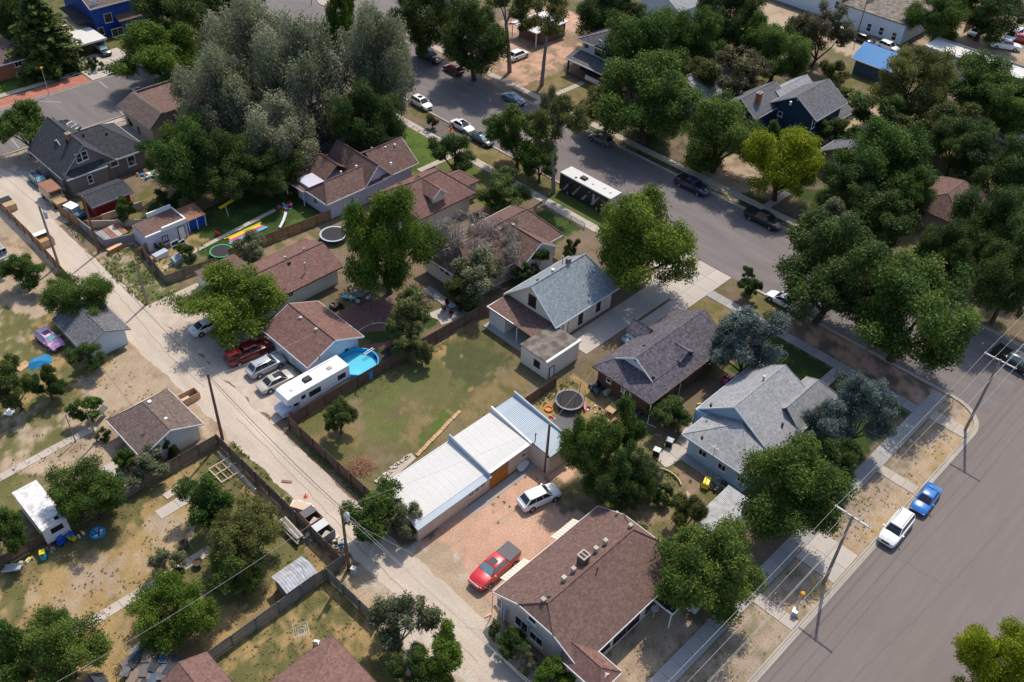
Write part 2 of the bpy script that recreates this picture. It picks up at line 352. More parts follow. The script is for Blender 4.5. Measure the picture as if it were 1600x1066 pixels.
# (polygon, main colour, second colour, patch size in m, share of the second, edge wobble)
ZONES = [
    (rect(-60, 31, 20, 72), DRY, OLIVE, 3, .5, .3),
    (rect(-60, 31, 71, 90), DIRT, OLIVE, 2.6, .5, .3),
    (rect(-60, 31, 88.5, 105), OLIVE, STRAW, 3, .42, .5),
    (rect(-60, 32, 105, 146), BEIGE, DIRT, 4, .4, .6),
    (pix(0, 480, 60, 500, 40, 560, 0, 590), OLIVE, BEIGE, 2, .3, .6),
    (pix(230, 500, 330, 560, 330, 640, 170, 640, 120, 600, 190, 545), BEIGE, STRAW, 2, .25, .7),
    (pix(0, 650, 140, 610, 200, 660, 0, 745), OLIVE, BEIGE, 2.2, .45, .5),
    (pix(20, 735, 170, 650, 190, 690, 140, 760), BEIGE, DIRT, 2, .4, .5),
    (rect(-30, 29.6, 49, 70.6), STRAW, DRY, 1.8, .42, .2),
    (pix(0, 860, 180, 760, 260, 740, 190, 850, 100, 930, 0, 990), DRY, OLIVE, 2, .55, .8),
    (pix(330, 700, 480, 870, 380, 960, 260, 900, 300, 760), DRY, OLIVE, 1.5, .65, .8),
    (pix(200, 840, 290, 760, 330, 760, 300, 840, 100, 980, 40, 960, 40, 910), STRAW, BEIGE, 2.2, .45, .7),
    (rect(-20, 28.2, 30, 48.8), OLIVE, STRAW, 1.1, .45, .2),
    (rect(29.6, 37.2, 20, 150), BEIGE, DIRT, 2, .4, .4),
    (rect(30.1, 31.6, 48, 71), OLIVE, BEIGE, 1.2, .35, .5),
    (rect(28.4, 31.8, 40, 48.5), BEIGE, STRAW, 1.5, .4, .4),
    (rect(36, 98, 20, 146), BROWND, OLIVE, 3, .4, .3),
    (rect(36.3, 41.5, 98, 113), OLIVE, BEIGE, 1.2, .45, .9),
    (pix(165, 405, 215, 405, 290, 480, 240, 478), (0.10, 0.115, 0.04), BEIGE, 1.0, .32, .9),
    (rect(37.2, 67, 52, 68), (0.132, 0.115, 0.053), (0.185, 0.145, 0.085), 2.2, .45, .0),
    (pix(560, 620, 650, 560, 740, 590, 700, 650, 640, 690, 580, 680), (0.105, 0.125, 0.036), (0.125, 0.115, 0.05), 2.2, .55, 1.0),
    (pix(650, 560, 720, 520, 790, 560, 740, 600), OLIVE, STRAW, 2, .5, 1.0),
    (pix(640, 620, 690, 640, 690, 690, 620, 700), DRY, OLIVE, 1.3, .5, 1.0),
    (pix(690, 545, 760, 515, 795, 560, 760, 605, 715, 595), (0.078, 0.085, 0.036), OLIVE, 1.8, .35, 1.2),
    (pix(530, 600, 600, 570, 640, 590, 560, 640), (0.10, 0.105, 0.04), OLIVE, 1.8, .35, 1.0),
    (pix(650, 690, 720, 600, 735, 610, 665, 705), GREEN, OLIVE, 1.5, .5, .4),
    (pix(700, 640, 800, 580, 835, 600, 735, 660), DRY, OLIVE, 1.6, .45, .6),
    (pix(455, 660, 530, 620, 560, 700, 600, 770, 550, 760), OLIVE, DRY, 1.5, .35, .6),
    (rect(66.6, 98, 49.6, 68), BROWND, OLIVE, 3, .4, .2),
    (rect(55.5, 67, 41.5, 52), STRAW, OLIVE, 1.6, .38, .4),
    (rect(35.8, 56.5, 34.5, 46.2), PINKD, (0.45, 0.305, 0.215), 3.5, .45, .5),
    (pix(560, 905, 650, 850, 720, 870, 740, 960, 800, 1066, 640, 1066), BEIGE, GRAVEL, 2.5, .5, .8),
    (pix(640, 870, 700, 850, 800, 1000, 760, 1040), BEIGE, PINKD, 2.5, .3, .8),
    (pix(845, 740, 900, 770, 905, 800, 870, 800), BROWND, OLIVE, 1.5, .4, .5),
    (rect(52, 66.5, 21, 41.5), DIRT, OLIVE, 2.0, .55, .5),
    (rect(36, 56, 20.6, 25), BEIGE, DIRT, 2.5, .4, .3),
    (rect(50, 66, 20.6, 26), BROWND, OLIVE, 1.5, .35, .3),
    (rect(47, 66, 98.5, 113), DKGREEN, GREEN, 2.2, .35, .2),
    (pix(225, 400, 260, 430, 330, 375, 300, 365), STRAW, OLIVE, 1.5, .35, .4),
    (pix(275, 430, 345, 395, 360, 405, 300, 450), OLIVE, DKGREEN, 1.5, .5, .6),
    (pix(225, 290, 250, 300, 240, 330, 205, 320), OLIVE, STRAW, 1.2, .3, .5),
    (rect(43, 58, 113, 121), DRY, OLIVE, 1.5, .5, .3),
    (rect(41.5, 61, 93.6, 100.5), DIRT, OLIVE, 1.6, .5, .3),
    (rect(51.2, 67, 72, 84), BROWND, OLIVE, 1.6, .45, .3),
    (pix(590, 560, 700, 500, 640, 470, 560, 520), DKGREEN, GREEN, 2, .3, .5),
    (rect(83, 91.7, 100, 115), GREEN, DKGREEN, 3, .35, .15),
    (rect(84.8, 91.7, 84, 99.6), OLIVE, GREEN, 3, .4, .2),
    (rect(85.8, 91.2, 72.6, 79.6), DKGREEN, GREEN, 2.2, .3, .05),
    (rect(93.6, 98, 15, 44), PINKD, BROWND, 1.8, .5, .1),
    (rect(93.6, 98, 66, 82), GREEN, OLIVE, 2, .4, .05),
    (rect(93.6, 98, 82, 101), DRY, OLIVE, 2, .5, .05),
    (rect(93.6, 98, 101.5, 111), (0.12, 0.115, 0.11), BROWND, .8, .4, .05),
    (rect(93.6, 98, 56, 66), BEIGE, DIRT, 1.5, .5, .05),
    (rect(82, 91.7, 40.5, 50.5), DRY, OLIVE, 1.3, .5, .1),
    (rect(93.6, 98, 40, 46), OLIVE, DRY, 1, .4, .1),
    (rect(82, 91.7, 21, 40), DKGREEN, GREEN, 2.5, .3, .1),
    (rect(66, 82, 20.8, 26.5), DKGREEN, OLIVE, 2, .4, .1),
    (rect(36, 98, 14.2, 18.7), (0.33, 0.25, 0.185), (0.21, 0.175, 0.11), .9, .42, .05),
    (rect(60, 98, 14.2, 16.2), (0.37, 0.28, 0.19), STRAW, .8, .42, .3),
    (rect(114, 400, 14, 146), BROWND, OLIVE, 4, .45, .5),
    (rect(114, 130, 40, 92), DKGREEN, BROWND, 4, .45, .3),
    (rect(115, 128, 62, 70), BEIGE, DIRT, 2, .4, .6),
    (rect(117.5, 127, 92, 110), OLIVE, DRY, 3, .5, .1),
    (rect(114, 150, 110.5, 134), PINKD, DIRT, 3, .5, .5),
    (rect(114, 120, 126, 146), DIRT, BROWND, 3, .5, .5),
    (rect(146, 176, 66, 96), OLIVE, BROWND, 4, .5, 1),
    (rect(140, 172, 58, 66), BEIGE, OLIVE, 3, .3, 1),
    (rect(177, 188, 55, 140), BEIGE, DIRT, 4, .3, .6),
    (rect(190, 240, 40, 72), BEIGE, DIRT, 5, .35, .8),
    (rect(160, 180, 34, 50), BROWND, DIRT, 3, .35, .8),
    (rect(-80, 400, 161, 230), OLIVE, DKGREEN, 5, .4, .4),
    (rect(30, 58, 165.5, 171), GREEN, DKGREEN, 3, .3, .3),
    (rect(36, 60, 136, 146), (0.30, 0.25, 0.21), DIRT, 3, .4, .4),
    (rect(34, 38.6, 122, 146), BEIGE, GRAVEL, 3, .4, .4),
    (rect(-20, 36, 136, 146), BEIGE, GRAVEL, 3, .4, .6),
]
def build_ground():
    xs = np.concatenate([[-1500, -700, -350, -150, -70, -35], np.arange(-12, 100, .42), np.arange(100, 160, .6), np.arange(160, 246, 1.2), [260, 300, 400, 700, 1500]])
    ys = np.concatenate([[-1500, -700, -300, -120, -50, -20], np.arange(-8, 150, .42), np.arange(150, 216, .8), [230, 270, 350, 600, 1500]])
    X, Y = np.meshgrid(xs, ys); x, y = X.ravel(), Y.ravel()
    col = np.empty((x.size, 3))
    def mixc(a, b, sc, share, seed):
        n = fbm(x / sc, y / sc, seed, 5) + 0.30 * (vnoise(x * 2.1, y * 2.1, seed + 5) - .5)
        t = np.clip((n - (1 - share)) / 0.24 + .5, 0, 1)[:, None]
        return np.array(a) * (1 - t) + np.array(b) * t
    col[:] = mixc(DRY, BROWND, 5, .5, 1)
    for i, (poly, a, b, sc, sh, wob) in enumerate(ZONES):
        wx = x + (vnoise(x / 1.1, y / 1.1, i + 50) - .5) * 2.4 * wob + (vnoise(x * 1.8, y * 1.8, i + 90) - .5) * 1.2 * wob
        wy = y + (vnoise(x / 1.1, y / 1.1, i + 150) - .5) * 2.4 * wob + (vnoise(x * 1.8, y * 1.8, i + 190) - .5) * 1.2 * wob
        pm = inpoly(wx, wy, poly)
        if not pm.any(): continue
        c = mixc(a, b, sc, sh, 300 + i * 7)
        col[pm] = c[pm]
    v = (0.90 + 0.2 * vnoise(x * 1.3, y * 1.3, 7)) * (0.84 + 0.32 * fbm(x / 7, y / 7, 9))
    col *= v[:, None]
    co = np.stack([x, y, np.zeros_like(x)], 1)
    nx, ny = len(xs), len(ys)
    a = (np.arange(ny - 1)[:, None] * nx + np.arange(nx - 1)[None, :]).ravel()
    fc = np.stack([a, a + 1, a + nx + 1, a + nx], 1)
    o = np_mesh('ground', co, fc, np.clip(col, 0, 1), ground_mat())
    props(o, kind='structure')
def np_mesh(name, co, quads, col, m, smooth=False, link=True):
    me = bpy.data.meshes.new(name)
    n, q = len(co), len(quads)
    me.vertices.add(n); me.vertices.foreach_set('co', np.ascontiguousarray(co, np.float32).ravel())
    me.loops.add(q * 4); me.loops.foreach_set('vertex_index', np.ascontiguousarray(quads, np.int32).ravel())
    me.polygons.add(q)
    me.polygons.foreach_set('loop_start', np.arange(0, q * 4, 4, dtype=np.int32))
    me.polygons.foreach_set('loop_total', np.full(q, 4, np.int32))
    if col is not None:
        at = me.attributes.new('tint', 'FLOAT_COLOR', 'POINT')
        at.data.foreach_set('color', np.concatenate([col, np.ones((n, 1))], 1).astype(np.float32).ravel())
    me.update(calc_edges=True)
    if m: me.materials.append(m)
    if smooth: me.shade_smooth()
    if not link: return me
    o = bpy.data.objects.new(name, me); COL.objects.link(o); return o
def ground_mat():
    m = bpy.data.materials.new('ground_earth_and_grass'); m.use_nodes = True
    n, l = m.node_tree.nodes, m.node_tree.links; b = n['Principled BSDF']
    b.inputs['Roughness'].default_value = 0.95; b.inputs['Specular IOR Level'].default_value = 0.1
    at = n.new('ShaderNodeAttribute'); at.attribute_name = 'tint'
    tc = n.new('ShaderNodeTexCoord'); t = n.new('ShaderNodeTexNoise'); t.inputs['Scale'].default_value = 5.0; t.inputs['Detail'].default_value = 6
    t.inputs['Roughness'].default_value = 0.75
    l.new(tc.outputs['Object'], t.inputs['Vector'])
    mr = n.new('ShaderNodeMapRange'); l.new(t.outputs['Fac'], mr.inputs[0]); mr.inputs[1].default_value = .3; mr.inputs[2].default_value = .7
    mr.inputs[3].default_value = .66; mr.inputs[4].default_value = 1.34
    vm = n.new('ShaderNodeVectorMath'); vm.operation = 'SCALE'; l.new(at.outputs['Color'], vm.inputs[0]); l.new(mr.outputs[0], vm.inputs['Scale'])
    l.new(vm.outputs[0], b.inputs['Base Color'])
    bp = n.new('ShaderNodeBump'); bp.inputs['Strength'].default_value = .35; bp.inputs['Distance'].default_value = .08
    l.new(t.outputs['Fac'], bp.inputs['Height']); l.new(bp.outputs[0], b.inputs['Normal'])
    return m
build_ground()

# ------------------------------------------------------------------ roads, kerbs, pavements
def sheet(name, polys, m, z=0.004):
    mb = MB()
    for p in polys: mb.add([(x, y, z) for x, y in p], [tuple(range(len(p)))])
    return mb.build(name, m, kind='structure')
def arc(cx, cy, r, a0, a1, n=8):
    return [(cx + r * math.cos(math.radians(a0 + (a1 - a0) * i / n)), cy + r * math.sin(math.radians(a0 + (a1 - a0) * i / n))) for i in range(n + 1)]
sheet('avenue_road', [rect(-150, 420, -14, 14.2)], M_ASPH)
sheet('side_street_road', [rect(98, 114, 14.2, 146), rect(98, 114, 161, 330)], M_ASPH2)
sheet('cross_street_road', [rect(-150, 420, 146, 161)], M_ASPH2)
sheet('street_corner_road', [[(98, 14.2)] + list(reversed(arc(94, 18.2, 4, -90, 0)))], M_ASPH)
def noisy_strip(name, pts0, pts1, m, z=0.004, amp=.25, seed=1, step=.5):
    """A strip between two long edges whose borders wander like worn gravel."""
    L = math.dist(pts0[0], pts0[1]); n = int(L / step); mb = MB(); P = []
    for i in range(n + 1):
        t = i / n
        for k, (a, b) in enumerate((pts0, pts1)):
            x = a[0] + (b[0] - a[0]) * t; y = a[1] + (b[1] - a[1]) * t
            q = float(vnoise(np.array([i * step / 1.7]), np.array([k * 9.1]), seed)[0] - .5) * 2 * amp + random.uniform(-.3, .3) * amp
            P.append((x + q, y, z))
    mb.add(P, [(2 * i, 2 * i + 1, 2 * i + 3, 2 * i + 2) for i in range(n)])
    return mb.build(name, m, kind='structure')
random.seed(3)
M_ALLEY = mat('alley_worn_concrete', (0.44, 0.37, 0.30), 0.95, 0.16, 4.5, var2=0.12, scale2=0.6, alt=(0.48, 0.405, 0.33), stretch=(.8, .15, 1))
M_PAD = mat('parking_gravel', (0.41, 0.34, 0.28), 0.95, 0.2, 5, var2=0.15, scale2=0.4, alt=(0.47, 0.39, 0.31))
noisy_strip('alley', [(31.4, -14), (31.2, 146)], [(35.6, -14), (36.3, 146)], M_ALLEY)
noisy_strip('parking_pad', [(36.0, 69.6), (36.0, 98)], [(43.0, 69.6), (43.4, 98)], M_PAD, z=0.008, amp=.5, seed=5)
sheet('alley_apron', [pix(0, 262, 60, 290, 75, 330, 40, 345, 0, 312)], M_ALLEY, 0.008)

def kerb(path, name='kerb', pan=0.45, side=1):
    """Raised kerb swept along a path, with a concrete gutter pan on the road side (side * left normal)."""
    mb = MB(); n = len(path); V = []
    for i, (x, y) in enumerate(path):
        a = path[max(0, i - 1)]; b = path[min(n - 1, i + 1)]
        dx, dy = b[0] - a[0], b[1] - a[1]; k = math.hypot(dx, dy); nx, ny = -dy / k * side, dx / k * side
        for d, z in ((-.17, 0.0), (-.17, .13), (0, .13), (.03, .02), (pan, .012), (pan, .0)):
            V.append((x + nx * d, y + ny * d, z))
    F = []
    for i in range(n - 1):
        for j in range(5):
            q = (i * 6 + j, (i + 1) * 6 + j, (i + 1) * 6 + j + 1, i * 6 + j + 1)
            F.append(q if side < 0 else tuple(reversed(q)))
    mb.add(V, F)
    return mb.build(name, M_KERB, kind='structure')
kerb([(-100, 14.2), (94, 14.2)] + arc(94, 18.2, 4, -90, 0)[1:] + [(98, 48.5)], side=-1)
kerb([(98, 60.5), (98, 146)], side=-1, pan=.3)
kerb([(114, 330), (114, 161)], side=-1, pan=.3); kerb([(114, 146), (114, 14.2)], side=-1, pan=.3)
kerb([(-100, 161), (98, 161), (98, 330)], side=-1, pan=.3)
kerb([(98, 146), (38.5, 146)], side=-1, pan=.3)
kerb([(31, 146), (-100, 146)], side=-1, pan=.3)
kerb([(114, 146), (420, 146)], side=1, pan=.3)
SLAB = {}
def slabs(name, x0, x1, y0, y1, m, nx=None, ny=None, step=1.5, z=0.012, h=.045, gap=.035, skew=0.0):
    """A pavement: a jointed bed with one slab object per cast square."""
    nx = nx or max(1, round((x1 - x0) / step)); ny = ny or max(1, round((y1 - y0) / step))
    sx, sy = (x1 - x0) / nx, (y1 - y0) / ny
    base = MB().box(x0, x1, y0, y1, 0.0, z).build(name, M_JOINT, kind='structure', loc=(x0, y0, 0))
    key = (round(sx, 3), round(sy, 3), m.name)
    if key not in SLAB: SLAB[key] = MB().box(gap / 2, sx - gap / 2, gap / 2, sy - gap / 2, 0, h).mesh('slab', m)
    for i in range(nx):
        for j in range(ny):
            o = inst('slab', SLAB[key], base, (i * sx, j * sy, z + random.uniform(-.006, .004)))
    return base
slabs('sidewalk', 91.9, 93.5, 20.6, 50.6, M_WALK, nx=1)
slabs('sidewalk', 91.9, 93.5, 58.4, 143, M_CONC, nx=1)
slabs('sidewalk', 36.5, 97.4, 18.8, 20.6, M_WALK, ny=1, step=1.8)
slabs('sidewalk', 115.6, 117.1, 40, 145, M_CONC, nx=1)
slabs('front_walk', 117.1, 127, 103.6, 104.8, M_CONC, ny=1, step=1.3)
slabs('front_walk', 114.2, 115.6, 103.6, 104.8, M_CONC, nx=1, ny=1)
slabs('front_walk', 84, 91.9, 99.8, 100.9, M_CONC, ny=1, step=1.3)
slabs('front_walk', 114.2, 123, 57, 58.2, M_CONC, ny=1, step=1.3)
slabs('front_walk', 82, 91.9, 29.8, 31.2, M_WALK, ny=1, step=1.4)
slabs('kerb_walk', 80.2, 81.6, 14.45, 18.8, M_CONC, nx=1, step=1.4)
slabs('kerb_walk', 92.4, 94.3, 14.45, 18.8, M_CONC, nx=1, step=1.4)
slabs('driveway_apron', 63.6, 68.4, 14.45, 18.8, M_CONC2, nx=2, ny=2)
slabs('carriage_walk', 56.0, 57.4, 14.45, 18.8, M_CONC, nx=1, step=1.4)
slabs('driveway', 71.0, 87.6, 53.6, 57.3, M_CONC2, step=2.6)
slabs('driveway', 87.6, 97.8, 50.6, 58.4, M_CONC2, step=2.4)
slabs('driveway', 81.0, 87.6, 50.4, 53.2, M_CONC2, step=2.4)
def path_strip(name, pts, wd, m, step=1.5):
    """A line of cast slabs along a bent path."""
    base = thing(name, None, None, (pts[0][0], pts[0][1], 0))
    props(base, kind='structure')
    me = MB().box(-step / 2 + .02, step / 2 - .02, -wd / 2, wd / 2, 0, .05).mesh('slab', m)
    for a, b in zip(pts, pts[1:]):
        L = math.dist(a, b); n = max(1, round(L / step)); an = math.atan2(b[1] - a[1], b[0] - a[0])
        for i in range(n):
            t = (i + .5) / n
            inst('slab', me, base, (a[0] + (b[0] - a[0]) * t - pts[0][0], a[1] + (b[1] - a[1]) * t - pts[0][1], 0.0), an, (L / n / step, 1, 1))
    return base
path_strip('yard_path', [G(-30, 762), G(0, 747), G(120, 682), G(150, 668)], 1.0, M_CONC)
path_strip('yard_path', [G(105, 995), G(140, 974), G(258, 903), G(300, 876), G(330, 858)], 1.1, M_CONC)
path_strip('yard_path', [G(255, 420), G(300, 395), G(430, 328)], .7, M_CONC)
path_strip('yard_path', [G(665, 450), G(735, 500)], 1.3, M_WALK)
slabs('garage_pad', 17.5, 20.5, 70.9, 76.5, M_CONC2, step=2.6)
slabs('concrete_pad', *[v for v in (20.2, 24.5, 66.0, 67.4)], M_CONC2, ny=1, step=2.2)
sheet('brick_parking_lane', [rect(40, 60.5, 161.3, 164.6)], M_REDBRICKPAVE, 0.02)
slabs('sidewalk', 20, 60.4, 165, 166.3, M_CONC, ny=1)
slabs('carport_driveway', 60.8, 70.5, 161.3, 171, M_CONC2, step=3)
slabs('sidewalk', 72, 91.5, 163.5, 164.8, M_CONC, ny=1)
slabs('front_walk', 50.5, 62.5, 144.4, 145.6, M_CONC, ny=1) 
slabs('house_side_slab', 37.8, 39.2, 131, 139.5, M_WALK, nx=1, step=2.8)
sheet('brick_patio', [pix(510, 500, 570, 470, 640, 480, 640, 515, 560, 520, 520, 540)], M_MAROONBRICK, 0.02)
sheet('brick_path', [pix(540, 545, 640, 528, 640, 537, 545, 556)], M_MAROONBRICK, 0.024)
sheet('patio', [pix(665, 492, 705, 475, 725, 487, 715, 500, 690, 508, 685, 500)], M_CONC2, 0.02)
sheet('garage_front_slab', [rect(43.2, 53.4, 44.9, 46.05)], M_WALK, 0.02)
sheet('block_footing', [pix(586, 752, 642, 708, 650, 716, 600, 762)], M_CONC, 0.03)
# painted parking marks on the cross street
for i, (a, b) in enumerate([((155, 127), (168, 138)), ((180, 167), (196, 183)), ((60, 158), (97, 160)), ((398, 26), (437, 13)), ((14, 212), (30, 232)), ((205, 111), (222, 124))]):
    p, q = G(*a), G(*b); L = math.dist(p, q)
    MB().obox((p[0] + q[0]) / 2, (p[1] + q[1]) / 2, .006, L, .12, .004, math.atan2(q[1] - p[1], q[0] - p[0])).build('parking_mark', M_LINE, kind='structure')

def crack(px, name='crack_seal', w_=.045, m=None, seed=0):
    """A wandering tar-filled crack along a line of photo points."""
    r = random.Random(seed + px[0]); P = pix(*px); mb = MB(); Q = []
    for a, b in zip(P, P[1:]):
        L = math.dist(a, b); n = max(2, int(L / 1.2))
        for i in range(n): Q.append((a[0] + (b[0] - a[0]) * i / n + r.uniform(-.14, .14), a[1] + (b[1] - a[1]) * i / n + r.uniform(-.14, .14)))
    for a, b in zip(Q, Q[1:]):
        dx, dy = b[0] - a[0], b[1] - a[1]; k = math.hypot(dx, dy) or 1; nx, ny = -dy / k * w_ / 2, dx / k * w_ / 2
        mb.add([(a[0] - nx, a[1] - ny, .011), (b[0] - nx, b[1] - ny, .011), (b[0] + nx, b[1] + ny, .011), (a[0] + nx, a[1] + ny, .011)], [(3, 2, 1, 0)])
    mb.build(name, m or M_CRACK, kind='structure')
M_CRACK = mat('tar_crack_filler', (0.115, 0.098, 0.092), .8, .2, 5)
M_CRACK2 = mat('alley_wheel_seam', (0.30, 0.25, 0.205), .95, .2, 5)
for q in ((1330, 1066, 1480, 920, 1600, 780), (1400, 870, 1500, 930), (1130, 380, 1210, 425, 1300, 470), (640, 110, 760, 190, 900, 262, 1000, 318),
          (1060, 330, 1140, 290), (250, 120, 190, 145, 110, 165), (700, 150, 660, 190), (1490, 600, 1600, 640)): crack(q)
for q in ((372, 655, 470, 755, 545, 838, 640, 930, 760, 1050), (100, 350, 180, 455, 262, 555, 330, 615)): crack(q, 'alley_seam', .09, M_CRACK2)
# ------------------------------------------------------------------ trees
def leaf_mat(name, trans=0.34):
    m = bpy.data.materials.new(name); m.use_nodes = True
    n, l = m.node_tree.nodes, m.node_tree.links; b = n['Principled BSDF']
    b.inputs['Roughness'].default_value = .5; b.inputs['Specular IOR Level'].default_value = .12
    at = n.new('ShaderNodeAttribute'); at.attribute_name = 'tint'
    oi = n.new('ShaderNodeObjectInfo')
    hs = n.new('ShaderNodeHueSaturation')
    m1 = n.new('ShaderNodeMapRange'); l.new(oi.outputs['Random'], m1.inputs[0]); m1.inputs[3].default_value = .484; m1.inputs[4].default_value = .514
    m2 = n.new('ShaderNodeMapRange'); l.new(oi.outputs['Random'], m2.inputs[0]); m2.inputs[3].default_value = 1.18; m2.inputs[4].default_value = .85
    l.new(m1.outputs[0], hs.inputs['Hue']); l.new(m2.outputs[0], hs.inputs['Value']); l.new(at.outputs['Color'], hs.inputs['Color'])
    l.new(hs.outputs[0], b.inputs['Base Color'])
    tr = n.new('ShaderNodeBsdfTranslucent'); l.new(hs.outputs[0], tr.inputs[0])
    mx = n.new('ShaderNodeMixShader'); mx.inputs[0].default_value = trans
    l.new(b.outputs[0], mx.inputs[1]); l.new(tr.outputs[0], mx.inputs[2]); l.new(mx.outputs[0], n['Material Output'].inputs[0])
    return m
M_LEAF = leaf_mat('foliage')
PAL = {'green': ((0.0426, 0.0874, 0.0179), (0.1437, 0.2127, 0.0414)),
       'dark': ((0.0336, 0.0672, 0.0179), (0.1081, 0.1552, 0.0391)),
       'juniper': ((0.0896, 0.112, 0.0336), (0.2472, 0.2587, 0.092)),
       'olive': ((0.0694, 0.0851, 0.0224), (0.2012, 0.207, 0.0633)),
       'silver': ((0.135, 0.155, 0.085), (0.345, 0.355, 0.225)),
       'lime': ((.130, .175, .010), (.350, .385, .020)),
       'spruce': ((.075, .110, .092), (.240, .290, .255)),
       'bright': ((.050, .096, .013), (.175, .250, .032)),
       'brownish': ((0.0739, 0.0717, 0.0381), (0.1725, 0.1587, 0.0782)),
       'dusty': ((0.084, 0.0986, 0.047), (0.2875, 0.299, 0.1667)),
       'weed': ((0.09, 0.135, 0.035), (0.2, 0.24, 0.07)),
       'dryweed': ((0.2, 0.18, 0.085), (0.36, 0.31, 0.16))}
def leaf_cards(pos, nrm, size, rng, elong=1.5):
    n = len(pos)
    a = rng.normal(size=(n, 3)); t = np.cross(nrm, a); t /= np.linalg.norm(t, axis=1)[:, None] + 1e-9
    b = np.cross(nrm, t)
    s = (size * (0.6 + 0.8 * rng.random(n)))[:, None]
    V = np.stack([pos - t * s * elong * .5, pos + b * s * .36 + nrm * s * .14, pos + t * s * elong * .5, pos - b * s * .36 + nrm * s * .14], 1)
    return V.reshape(-1, 3)
def make_broadleaf(seed, R, H, nl, leaves, lsize, pal, trunk_frac=.2, sparse=1.0, flat=.85, upright=False, bark=None):
    """Crown built in three steps: a few great boughs, knots of foliage on each bough, leaf sprays on each knot."""
    rng = np.random.default_rng(seed); c0, c1 = [np.array(c) for c in PAL[pal]]
    zlo = H * trunk_frac * .75; zc = (zlo + H) / 2; hz = (H - zlo) / 2
    nm = max(5, int(nl / 11)); cen = []; rad = []; bough = []
    for i in range(nm):
        an = i * 2.399 + rng.normal() * .35; f = (i + .5) / nm
        zz = -.80 + 1.5 * f + rng.normal() * .10
        rr = R * math.sqrt(max(.06, 1 - abs(zz) ** 2.6)) * rng.uniform(.42, .72) * (1.0 if f < .85 else .4)
        mc = np.array([rr * math.cos(an), rr * math.sin(an), zc + zz * hz * .72]); mr = R * rng.uniform(.27, .42)
        if upright: mr *= .85
        bough.append((mc, mr))
        for j in range(int(nl / nm) + 1):
            if rng.random() < .08: continue
            u = rng.normal(size=3); u /= np.linalg.norm(u); u[2] = u[2] * (1.5 if upright else .85) + .12
            p = mc + u * mr * rng.uniform(.6, 1.22)
            k = math.hypot(p[0], p[1])
            if k > R * 1.02: p[:2] *= R * 1.02 / k
            cen.append(p); rad.append(R * rng.uniform(.09, .185))
        cen.append(mc); rad.append(mr * .5)
    cen = np.array(cen); rad = np.array(rad)
    wgt = rad ** 1.7; wgt /= wgt.sum()
    P = []; N = []; C = []
    for i, (c, r) in enumerate(zip(cen, rad)):
        n = int(leaves * wgt[i]); u = rng.normal(size=(n, 3)); u /= np.linalg.norm(u, axis=1)[:, None]
        q = np.sin(u[:, 0] * 6 + i) * np.sin(u[:, 1] * 6 + 2 * i) * np.sin(u[:, 2] * 6 + i * 3)
        k = r * (.45 + .75 * rng.random(n) ** .7 + .35 * q)
        sz = np.array([1, 1, flat if not upright else 1.5])
        p = c + u * k[:, None] * sz + rng.normal(size=(n, 3)) * R * .035
        ins = np.zeros(n, bool)
        for j, (c2, r2) in enumerate(zip(cen, rad)):
            if j != i: ins |= (((p - c2) / sz) ** 2).sum(1) < (r2 * .55) ** 2
        keep = ~ins & (p[:, 2] > zlo * .6)
        if sparse < 1: keep &= rng.random(n) < sparse
        p, u = p[keep], u[keep]
        nn = u * .5 + rng.normal(size=p.shape) * .52 + np.array([0, 0, .25]); nn /= np.linalg.norm(nn, axis=1)[:, None]
        t = np.clip(rng.normal(.45, .3, len(p)) + rng.normal(0, .25), 0, 1)[:, None]
        P.append(p); N.append(nn); C.append(c0 * (1 - t) + c1 * t)
    P = np.concatenate(P); N = np.concatenate(N); C = np.concatenate(C)
    V = leaf_cards(P, N, lsize, rng)
    F = np.arange(len(V)).reshape(-1, 4)
    crown = np_mesh('crown', V, F, np.repeat(C, 4, 0), M_LEAF, link=False)
    tb = MB(); rt = max(.09, R * .055)
    top = max(H * trunk_frac, .4); lean = rng.normal(size=2) * .03 * H
    fork = np.array([lean[0], lean[1], top])
    tb.tube((0, 0, -.1), (lean[0] * .4, lean[1] * .4, top * .5), rt * 1.35, rt, 8, cap=False)
    tb.tube((lean[0] * .4, lean[1] * .4, top * .5), fork, rt, rt * .9, 8)
    for mc, mr in bough:
        mid = fork + (mc - fork) * .5 + rng.normal(size=3) * .05 * R
        tb.tube(fork, mid, rt * .55, rt * .36, 6, cap=False); tb.tube(mid, mc, rt * .36, rt * .2, 5, cap=False)
        near = sorted(range(len(cen)), key=lambda i: np.linalg.norm(cen[i] - mc))[1:7]
        for i in near:
            tb.tube(mc, cen[i], rt * .17, rt * .07, 4, cap=False)
            for _ in range(2 if sparse >= 1 else 5):
                e = cen[i] + rng.normal(size=3) * rad[i] * .6 + np.array([0, 0, rad[i] * .3])
                tb.tube(cen[i], e, rt * .07, rt * .02, 3, cap=False)
    return dict(crown=crown, trunk=tb.mesh('trunk', bark or M_BARK, True), R=R, H=H)
